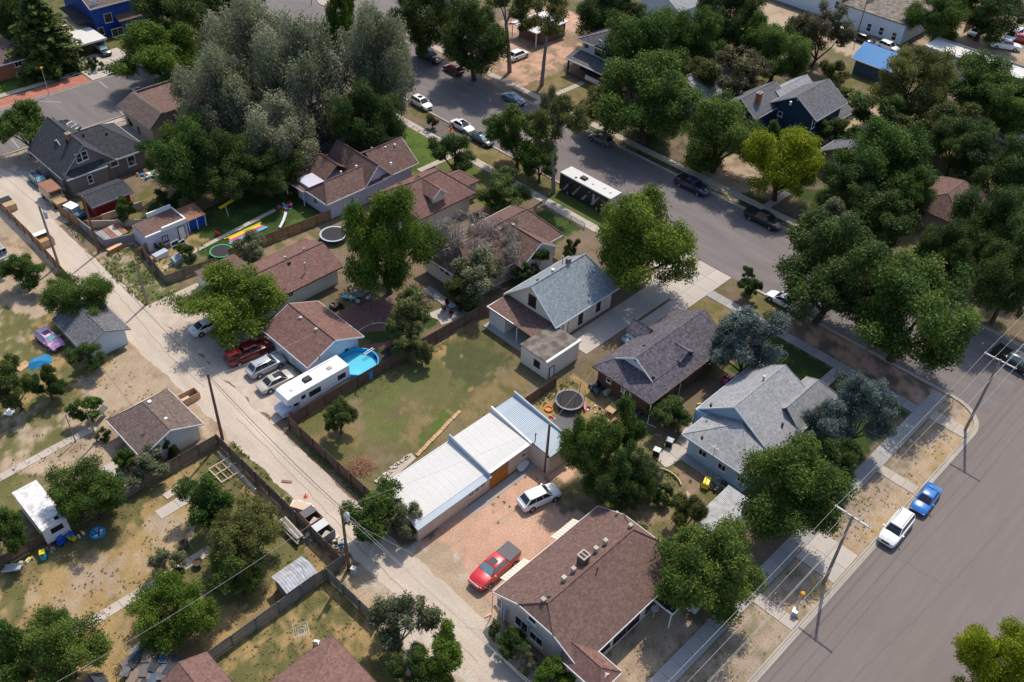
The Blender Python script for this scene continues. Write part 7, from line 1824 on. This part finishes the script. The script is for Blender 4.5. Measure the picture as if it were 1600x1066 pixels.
# plastic toys along the fence (bottom left)
def toycar(px, py, label, m1, m2, a=0):
    t = thing('toy_car', label, 'toy', (*G(px, py), 0), a)
    MB().obox(0, 0, .12, 1.05, .55, .35, 0, .85).build('body', m1, t, local=True); MB().obox(-.1, 0, .85, .6, .5, .06).build('roof', m2, t, local=True)
    for s in (-.38, .32):
        for k in (-.2, .2): MB().box(s - .03, s + .03, k - .03, k + .03, .4, .85).build('post', m2, t, local=True)
    for s in (-.35, .35):
        for k in (-1, 1): MB().tube((s, k * .27, .15), (s, k * .33, .15), .15, n=10).build('wheel', M_BLACK, t, local=True)
toycar(69, 870, 'turquoise and yellow toy car nearest the lawn at bottom left', M_CYAN, M_YEL, 1.2)
toycar(98, 848, 'large blue plastic toy car in the row along the fence', M_PBLUE, M_PBLUE, .4)
toycar(112, 842, 'blue and yellow ride-on next to the large blue toy car', M_YEL, M_PBLUE, 1.9)
heap('toy', 82, 858, 'dusty pink plastic toy house parts beside the blue toy car', 'toys', 6, (.35, .3), [M_STONE, M_MAROONBRICK], .3, .6, .4, 4, items=('piece',))
heap('toy', 127, 836, 'small yellow and white toys left of the paddling pool', 'toys', 5, (.35, .25), [M_YEL, M_WHITE, M_PRED], .2, .4, .4, 6, items=('piece',))
heap('toy', 88, 866, 'small green bucket toys in front of the fence', 'toys', 3, (.2, .2), [M_GREENP], .12, .25, .3, 8, items=('bucket',))
t = thing('paddling_pool', 'deflated blue and white paddling pool under the broad tree', 'paddling pool', (*G(153, 834), 0))
pr_ = [(.75, 0), (.82, .12), (.75, .24), (.6, .25), (.56, .06)]; MB().lathe(0, 0, pr_, 14).build('ring', M_TEAL, t, local=True, smooth=True)
for i in range(5): MB().obox(.45 * math.cos(i * 1.3), .45 * math.sin(i * 1.3), .1, .4, .25, .12, i).build('float', [M_WHITE, M_GALV, M_CYAN][i % 3], t, local=True)
t = thing('play_slide', 'pale grey plastic slide at the left edge below the fence', 'slide', (*G(22, 893), 0), -.9)
MB().hexa([(-1.0, -.3, .1), (1.0, -.3, .9), (1.0, .3, .9), (-1.0, .3, .1), (-1.0, -.3, .2), (1.0, -.3, 1.0), (1.0, .3, 1.0), (-1.0, .3, .2)]).build('chute', M_LGREY, t, local=True)
for s in (-.34, .34): MB().hexa([(-1.0, s - .04, .1), (1.0, s - .04, .9), (1.0, s + .04, .9), (-1.0, s + .04, .1), (-1.0, s - .04, .35), (1.0, s - .04, 1.15), (1.0, s + .04, 1.15), (-1.0, s + .04, .35)]).build('side_rail', M_LGREY, t, local=True)
for s in (-.25, .25): MB().box(1.0, 1.06, s - .03, s + .03, 0, 1.0).build('leg', M_STONE, t, local=True)
heap('toy', 40, 878, 'jumble of cream and olive toys beside the grey slide', 'toys', 8, (.5, .4), [M_STONE, M_CREAM, M_YEL, M_WHITE], .2, .5, .4, 14, items=('piece',))
# fire bowls
for px, py, la in ((289, 855, 'upper of the two rusty fire bowls by the yard path'), (310, 884, 'lower rusty fire bowl beside the thin shrub tree')):
    t = thing('fire_bowl', la, 'fire bowl', (*G(px, py), 0)); MB().lathe(0, 0, [(.1, .25), (.42, .5), (.5, .62), (.46, .62), (.3, .45)], 12).build('bowl', M_BARK, t, local=True)
    for k in range(3): MB().tube((.3 * math.cos(k * 2.1), .3 * math.sin(k * 2.1), 0), (.2 * math.cos(k * 2.1), .2 * math.sin(k * 2.1), .35), .02, n=4).build('leg', M_BLACK, t, local=True)
t = thing('swing_frame', 'thin metal swing frame beside the yard path', 'swing frame', (*G(308, 845), 0), .4)
for s in (-1.2, 1.2): MB().tube((s, -.6, 0), (s, 0, 1.9), .03, n=5).tube((s, .6, 0), (s, 0, 1.9), .03, n=5).build('leg', M_STEEL, t, local=True)
MB().tube((-1.2, 0, 1.9), (1.2, 0, 1.9), .03, n=5).build('top_bar', M_STEEL, t, local=True)
# rotary clothes dryer and bench on the olive lawn
t = thing('clothes_dryer', 'rotary clothes dryer on the olive lawn at the bottom', 'clothes dryer', (*G(473, 1000), 0))
MB().tube((0, 0, 0), (0, 0, 1.9), .03, n=6).build('pole', M_WHITE, t, local=True)
for k in range(4):
    a = k * math.pi / 2 + .3; MB().tube((0, 0, 1.2), (.95 * math.cos(a), .95 * math.sin(a), 1.75), .02, n=4).build('arm', M_STEEL, t, local=True)
ln = MB()
for rr_ in (.4, .65, .93):
    for k in range(4):
        a, b = k * math.pi / 2 + .3, (k + 1) * math.pi / 2 + .3; z = 1.2 + .55 * rr_ / .95
        ln.tube((rr_ * math.cos(a), rr_ * math.sin(a), z), (rr_ * math.cos(b), rr_ * math.sin(b), z), .012, n=3)
ln.build('line', M_WHITE, t, local=True)
t = thing('garden_chair', 'white folding chair beside the rotary clothes dryer', 'chair', (*G(495, 1008), 0), .6)
MB().box(-.25, .25, -.25, .25, .42, .47).build('seat', M_WHITE, t, local=True); MB().box(-.25, -.2, -.25, .25, .47, .95).build('backrest', M_WHITE, t, local=True)
for a in (-.22, .22):
    for b in (-.22, .22): MB().box(a - .02, a + .02, b - .02, b + .02, 0, .42).build('leg', M_STEEL, t, local=True)
# tarp and junk in the left yard
t = thing('tarp', 'bright blue tarp over a heap in the left yard', 'tarp', (*G(62, 567), 0)); 
MB().add([(-1.4, -.7, 0), (1.2, -.9, 0), (1.5, .6, 0), (-1.2, .8, 0), (-.7, -.2, .7), (.2, -.35, .5), (.9, .1, .75), (-.4, .4, .6)], [(0, 1, 5, 4), (1, 2, 6, 5), (2, 3, 7, 6), (3, 0, 4, 7), (4, 5, 6, 7)]).build('cover', M_TEAL, t, local=True)
MB().obox(0, 0, 0, 1.6, 1.1, .12, .3).build('pallet', M_WOOD, None, local=True, label='orange plywood sheet beside the blue tarp', cat='plywood', loc=(*G(36, 573), 0))
MB().obox(0, 0, 0.1, 1.5, .9, .08, .6).build('white_board', M_WHITE, None, local=True, label='white board lying in the left yard', cat='board', loc=(*G(18, 643), 0))
t = thing('signboard', 'small dark solar panel board by the garage corner on the left', 'board', (*G(163, 650), 0), .5); MB().hexa([(-.6, -.3, .8), (.6, -.3, .8), (.6, .3, 1.1), (-.6, .3, 1.1), (-.6, -.3, .85), (.6, -.3, .85), (.6, .3, 1.15), (-.6, .3, 1.15)]).build('panel', M_GREYC, t, local=True); MB().box(-.04, .04, -.04, .04, 0, .9).build('post', M_STEEL, t, local=True)
t = thing('crate', 'tan open wooden crate at the back of the taupe garage', 'crate', (*G(295, 620, .5), 0), 0)
for x0, x1, y0, y1 in ((-1.1, 1.1, -.6, -.54), (-1.1, 1.1, .54, .6), (-1.1, -1.04, -.54, .54), (1.04, 1.1, -.54, .54)): MB().box(x0, x1, y0, y1, 0, .9).build('side', M_WOOD, t, local=True)
MB().box(-1.04, .1, -.54, .54, .3, .35).build('board', M_PALEWOOD, t, local=True)
# bench box in the weedy strip and appliances by the lilac outbuilding
t = thing('bench', 'orange wooden bench box in the weeds beside the alley', 'bench', (*G(180, 392), 0), .12); MB().box(-1.0, 1.0, -.35, .35, 0, .7).build('box', M_ORWOOD, t, local=True); MB().box(-1.05, 1.05, -.4, .05, .701, .76).build('seat', M_PALEWOOD, t, local=True)
t = thing('cabinet', 'long white chest lying along the lilac outbuilding wall', 'chest', (*G(251, 398, .4), 0), .12); MB().box(-1.0, 1.0, -.45, .45, 0, .7).build('body', M_WHITE, t, local=True); MB().box(-1.03, 1.03, -.48, .48, .701, .76).build('lid', M_GALV, t, local=True)
for i, (px, py, la) in enumerate(((273, 384, 'larger white framed window leaning on the lilac outbuilding'), (284, 380, 'smaller white framed window leaning on the lilac outbuilding'))):
    t = thing('window_sash', la, 'window sash', (*G(px, py, .5), 0), .12); w_ = .62 - .14 * i; hh = 1.5 - .35 * i
    P = lambda u, v: (u * w_, .25 * v - .3, v * hh * .9)
    mb = MB()
    for u0, u1, v0, v1 in ((-1, -.82, 0, 1), (.82, 1, 0, 1), (-.82, .82, 0, .1), (-.82, .82, .9, 1), (-.82, .82, .46, .54)):
        a_, b_, c_, d_ = P(u0, v0), P(u1, v0), P(u1, v1), P(u0, v1); o_ = lambda p: (p[0], p[1] - .07, p[2] + .02)
        mb.hexa([o_(a_), o_(b_), b_, a_, o_(d_), o_(c_), c_, d_])
    mb.build('frame', M_WHITE, t, local=True); MB().hexa([(-w_ * .82, -.32, 0.1), (w_ * .82, -.32, .1), (w_ * .82, -.3, .1), (-w_ * .82, -.3, .1), (-w_ * .82, -.1, hh * .85), (w_ * .82, -.1, hh * .85), (w_ * .82, -.06, hh * .85), (-w_ * .82, -.06, hh * .85)]).build('pane', M_GLASS, t, local=True)
t = thing('dog_house', 'small shed with a pale blue gabled lid in the garden by the lilac outbuilding', 'dog house', (*G(276, 402, .8), 0), .2)
MB().box(-.7, .7, -.55, .55, 0, .8).build('body', M_LGREY, t, local=True); MB().plane3([(-.85, -.7, .75), (.85, -.7, .75), (.85, 0, 1.2), (-.85, 0, 1.2)], .06).plane3([(-.85, 0, 1.2), (.85, 0, 1.2), (.85, .7, .75), (-.85, .7, .75)], .06).build('roof', M_GALV, t, local=True)
# stacked panels inside the masonry wall
t = thing('panel_stack', 'flat rusty and grey boards laid inside the masonry walled yard', 'boards', (*G(170, 372), .25))
for i, mm in enumerate((M_STONE, M_GREYBLOCK, M_RUST, M_STONE, M_RUST)): MB().box(-1.6 + i * .78, -1.6 + i * .78 + .74, -1.6, 1.5, .3 + i * .05, .36 + i * .05).build('board', mm, t, local=True)
# striped slide mat, yellow beam, toys in the green yard
t = thing('slide_mat', 'yellow pink and blue striped water slide mat on the dark lawn', 'water slide', (*G(384, 366), 0), math.atan2(G(415, 355)[1] - G(355, 382)[1], G(415, 355)[0] - G(355, 382)[0]))
for i, mm in enumerate((M_CYAN, M_PINK, M_YEL)): MB().box(-3.0 + .3 * i, 3.2 - .2 * i, -.75 + i * .5, -.27 + i * .5, .02, .1).build('lane', mm, t, local=True)
for s in (-.8, .8): MB().tube((-3.0, s, .12), (3.1, s, .12), .09, n=8).build('side_tube', M_CYAN if s < 0 else M_YEL, t, local=True)
t = thing('play_beam', 'yellow beam on a white post standing in the shaded yard', 'play beam', (*G(357, 338), 0), .25)
MB().tube((0, 0, 0), (-.2, .1, 2.0), .05, n=6).build('post', M_WHITE, t, local=True); MB().box(-1.3, 1.3, -.2, .25, 2.0, 2.12).build('beam', M_YEL, t, local=True)
heap('toy', 447, 325, 'cluster of coloured toys and a play frame at the corner of the white house', 'toys', 16, (1.0, .8), [M_PRED, M_CYAN, M_PINK, M_GREENP, M_STONE, M_PBLUE], .25, .6, .6, 21, items=('piece',))
t = thing('slide_pipe', 'curved white slide on the dark lawn beside the toys', 'slide', (*G(445, 350), 0), .4)
pv = None
for i in range(7):
    a = i / 6; p_ = (a * 2.6 - 1.3, .5 * a * a, .15 + .9 * a)
    if pv: MB().hexa([(pv[0], pv[1] - .2, pv[2]), (p_[0], p_[1] - .2, p_[2]), (p_[0], p_[1] + .2, p_[2]), (pv[0], pv[1] + .2, pv[2]), (pv[0], pv[1] - .2, pv[2] + .07), (p_[0], p_[1] - .2, p_[2] + .07), (p_[0], p_[1] + .2, p_[2] + .07), (pv[0], pv[1] + .2, pv[2] + .07)]).build('chute', M_WHITE, t, local=True)
    pv = p_
t = thing('toy_chair', 'small red toy beside the black trampoline', 'toy', (*G(341, 368), 0)); MB().obox(0, 0, .1, .6, .4, .3).build('body', M_PRED, t, local=True); MB().obox(-.2, 0, .4, .2, .4, .3).build('backrest', M_PRED, t, local=True)
heap('yard_clutter', 440, 292, 'pale household clutter under the trees left of the white house', 'clutter', 14, (1.8, 1.2), [M_WHITE, M_PRED, M_CYAN, M_STONE, M_BLACK], .25, .8, .6, 31, items=('item',))
heap('yard_clutter', 232, 275, 'garden clutter and pots behind the red shed', 'clutter', 14, (1.3, 1.1), [M_WHITE, M_TEAL, M_STONE, M_GREENP, M_PALEWOOD], .2, .8, .5, 33, items=('item',))
heap('yard_clutter', 490, 300, 'dark stored things under the porch of the white house', 'clutter', 8, (.8, 1.0), [M_BLACK, M_DKBLUE, M_STONE], .3, .8, .7, 36, items=('item',))
# patio furniture by the cream garage
SIDES = ['nearest the camera', 'on the right', 'furthest back', 'on the left', 'at the lower left']
def tableset(px, py, label, top, chairm, n=4, r=.55):
    x, y = G(px, py); t = thing('patio_table', label + ' table', 'table', (x, y, 0))
    MB().lathe(0, 0, [(r, .7), (r, .74)], 14).build('table_top', top, t, local=True); MB().lathe(0, 0, [(.25, 0), (.05, .08), (.05, .7)], 8).build('pedestal', M_BLACK, t, local=True)
    for k in range(n):
        a = YAW + math.pi + k * 2 * math.pi / n; c = thing('patio_chair', label + ' chair ' + SIDES[k], 'chair', (x + (r + .55) * math.cos(a), y + (r + .55) * math.sin(a), 0), a, group=label + ' chairs')
        MB().box(-.25, .25, -.25, .25, .40, .48).build('seat', chairm, c, local=True); MB().box(.2, .26, -.25, .25, .48, .95).build('backrest', chairm, c, local=True)
        for u in (-.22, .22):
            for v in (-.22, .22): MB().box(u - .02, u + .02, v - .02, v + .02, 0, .4).build('leg', M_BLACK, c, local=True)
tableset(562, 466, 'grey cushioned patio', M_GREYC, M_LGREY, 5, .7)
tableset(706, 484, 'maroon seated corner patio', M_GALV, M_MAROON, 5, .5)
t = thing('sun_lounger', 'turquoise sun lounger on the brick patio', 'sun lounger', (*G(546, 468), 0), -1.1)
MB().box(-.95, .45, -.32, .32, .3, .38).build('seat', M_CYAN, t, local=True); MB().hexa([(.45, -.32, .3), (1.0, -.32, .6), (1.0, .32, .6), (.45, .32, .3), (.45, -.32, .38), (1.0, -.32, .68), (1.0, .32, .68), (.45, .32, .38)]).build('backrest', M_CYAN, t, local=True)
for u in (-.85, .35):
    for v in (-.28, .28): MB().box(u - .03, u + .03, v - .03, v + .03, 0, .3).build('leg', M_WHITE, t, local=True)
heap('patio_clutter', 525, 480, 'dark grill and boxes against the cream garage wall', 'clutter', 10, (.8, .7), [M_BLACK, M_GREYC, M_MAROON], .3, .7, .9, 41, items=('item',))
heap('patio_clutter', 553, 450, 'pots and crates under the large bright tree', 'clutter', 10, (.9, .7), [M_STONE, M_WOOD, M_BLACK, M_PALEWOOD], .2, .6, .5, 42, items=('item',))
t = thing('stone_edging', 'curved stone edging around the grass bed below the patio', 'edging', (*G(575, 520), 0))
for i in range(18):
    a = math.pi * i / 17; MB().obox(2.6 * math.cos(a), 1.3 * math.sin(a) - .3, 0, .32, .2, .18, a + 1.57).build('stone', M_STONE, t, local=True)
heap('appliance', 402, 384, 'white appliance box lying behind the cream garage roof', 'appliance', 2, (.3, .1), [M_WHITE], .9, 1.3, .5, 43, items=('box',))
# brick house back yard
t = thing('table', 'square plywood table by the back steps of the brick house', 'table', (*G(957, 638, .6), 0), .1)
MB().box(-.8, .8, -.55, .55, .6, .68).build('table_top', M_WOOD, t, local=True)
for a in (-.7, .7):
    for b in (-.45, .45): MB().box(a - .04, a + .04, b - .04, b + .04, 0, .6).build('leg', M_PALEWOOD, t, local=True)
heap('deck_clutter', 937, 612, 'dark furniture and bins along the brick back wall', 'clutter', 14, (.8, 1.3), [M_BLACK, M_GREYC, M_DKBLUE, M_STONE], .3, .8, .7, 51, items=('item',))
heap('yard_toys', 925, 640, 'scattered toys on the straw grass beside the netted trampoline', 'toys', 7, (.8, .6), [M_GREYC, M_STEEL, M_WHITE], .15, .4, .3, 52, items=('piece',))
t = thing('play_figure', 'pink and red toy seesaw next to the netted trampoline', 'toy', (*G(913, 638), 0), .9); MB().box(-.6, .6, -.12, .12, .3, .4).build('board', M_PINK, t, local=True); MB().box(-.1, .1, -.15, .15, 0, .3).build('base', M_PRED, t, local=True)
t = thing('sand_ring', 'small red-rimmed paddling ring behind the blue-grey metal roof', 'toy', (*G(857, 640), 0)); MB().lathe(0, 0, [(.5, 0), (.55, .1), (.5, .2), (.38, .2), (.35, .05)], 12).build('ring', M_ORWOOD, t, local=True)
heap('yard_toys', 862, 655, 'coloured plastic toys beside the small ring', 'toys', 6, (.5, .4), [M_PINK, M_GREENP, M_WHITE, M_YEL], .15, .4, .3, 53, items=('piece',))
MB().obox(0, 0, 0.01, 3.2, 2.6, .06, .15).build('ground_tarp', M_GREYC, None, local=True, label='dark grey tarp on the ground beside the small wooden toys', cat='tarp', loc=(*G(884, 659), .01))
t = thing('air_conditioner', 'small square cooler unit at the brick house corner', 'air conditioner', (*G(993, 650), 0)); MB().box(-.4, .4, -.4, .4, 0, .7).build('case', M_GREYC, t, local=True); MB().lathe(0, 0, [(.3, .7), (.3, .74)], 10).build('fan', M_BLACK, t, local=True)
def bin_(px, py, label, m, lid):
    t = thing('rubbish_bin', label, 'bin', (*G(px, py), 0), .3); MB().obox(0, 0, 0, .6, .65, .95, 0, 1.12).build('bin', m, t, local=True); MB().obox(0, 0, .951, .72, .78, .08, 0).build('lid', lid, t, local=True)
bin_(1025, 712, 'dark wheeled bin with a pale lid by the concrete path', M_BLACK, M_LGREY); bin_(1045, 697, 'dark wheeled bin with a bluish lid in the shrub shade', M_BLACK, M_GALV)
path_strip('garden_path', [G(1030, 722), G(1070, 700), G(1085, 672), G(1100, 655)], 2.2, M_CONC2, 1.8)
t = thing('wheelbarrow', 'upturned bright yellow cart body in the yard of the pale blue house', 'cart', (*G(1104, 754, .5), 0), .35)
MB().obox(0, 0, .25, 1.5, .8, .6, 0, .8).build('tray', M_YEL, t, local=True)
for s in (-1, 1): MB().tube((-.4, s * .42, .25), (-.4, s * .5, .25), .24, n=10).build('wheel', M_BLACK, t, local=True)
MB().tube((.7, .25, .4), (1.5, .3, .5), .03, n=5).tube((.7, -.25, .4), (1.5, -.3, .5), .03, n=5).build('handle', M_BLACK, t, local=True)
heap('yard_clutter', 1120, 762, 'grey barrels and planks beside the yellow cart', 'clutter', 12, (.9, .8), [M_GREYC, M_STONE, M_FENCE, M_BLACK], .2, .7, .6, 61, items=('item',))
t = thing('board', 'long weathered sheet propped in the dirt behind the lean-to', 'board', (*G(1077, 786), 0), .7); MB().hexa([(-1.1, -.3, 0), (1.1, -.3, 0), (1.1, -.2, 0), (-1.1, -.2, 0), (-1.0, .3, .8), (.9, .3, .8), (.9, .35, .8), (-1.0, .35, .8)]).build('sheet', M_PALEWOOD, t, local=True)
t = thing('bed_edging', 'curved plank edging round the vegetable bed', 'edging', (*G(1050, 742), 0))
for i in range(12):
    a = -.6 + 1.6 * i / 11; MB().obox(-2.6 + 2.6 * math.cos(a), 2.6 * math.sin(a), 0, .12, .42, .3, a).build('plank', M_PALEWOOD, t, local=True)
t = thing('play_set', 'small yellow slide at the north corner of the pale blue house', 'slide', (*G(1092, 648), 0), 1.0)
MB().hexa([(-.7, -.25, .1), (.5, -.25, .9), (.5, .25, .9), (-.7, .25, .1), (-.7, -.25, .16), (.5, -.25, .98), (.5, .25, .98), (-.7, .25, .16)]).build('chute', M_YEL, t, local=True); MB().box(.5, .6, -.25, .25, 0, 1.3).build('ladder', M_YEL, t, local=True)
t = thing('ride_on_toy', 'magenta toy car in the shade beside the blue spruce', 'toy', (*G(1134, 592, .4), 0), .5); MB().obox(0, 0, .15, 1.3, .65, .4, 0, .8).build('body', M_PINK, t, local=True); MB().obox(.15, 0, .55, .4, .5, .15, 0, .7).build('windshield', M_CGLASS, t, local=True)
for s in (-.4, .4):
    for k in (-1, 1): MB().tube((s, k * .3, .18), (s, k * .38, .18), .18, n=10).build('wheel', M_BLACK, t, local=True)
# street side details
t = thing('traffic_cone', 'orange cone by the rock garden kerb', 'cone', (*G(705, 203), 0)); MB().lathe(0, 0, [(.4, 0), (.4, .06), (.22, .07), (.06, .9)], 10).build('cone', M_ORANGE, t, local=True); MB().lathe(0, 0, [(.17, .4), (.13, .6)], 10).build('band', M_WHITE, t, local=True)
t = thing('rock_garden', 'pale rocks edging the dark planting strip by the side street', 'rocks', (*G(670, 208), 0)); r = random.Random(12)
for i in range(60):
    x_ = r.uniform(-3.6, 3.6); MB().obox(-.5 + r.uniform(-.5, .4), x_, 0, r.uniform(.15, .4), r.uniform(.15, .35), r.uniform(.08, .25), r.uniform(0, 3), .7).build('rock', M_GALV if i % 3 else M_STONE, t, local=True)
t = thing('rock_pile', 'mixed stones and logs on the corner of the brick parking lane', 'rocks', (*G(151, 111), 0))
for i in range(22): MB().obox(r.uniform(-2.2, 2.2), r.uniform(-1, 1), .03, r.uniform(.3, .8), r.uniform(.2, .5), r.uniform(.1, .35), r.uniform(0, 3), .7).build('rock', [M_STONE, M_RUST, M_GREYBLOCK, M_GREENP][i % 4], t, local=True)
MB().obox(0, 0, 0, 1.2, .8, .5, 1.4).build('stone_bench', M_STONE, None, local=True, label='pale stone bench on the lawn before the white carport', cat='bench', loc=(*G(106, 108), 0))
MB().lathe(0, 0, [(3.2, .0), (3.2, .14), (2.9, .15), (2.88, .1)], 24).build('traffic_island', M_KERB, None, local=True, loc=(*G(520, 2), 0), kind='structure')
t = thing('satellite_dish', 'grey dish on the avenue side of the big brown house', 'dish', (*G(1020, 965), 0)); MB().box(-.05, .05, -.05, .05, 0, 1.3).build('post', M_STEEL, t, local=True); MB().lathe(0, 0, [(.05, 1.3), (.35, 1.42), (.38, 1.5)], 12).build('dish', M_LGREY, t, local=True)
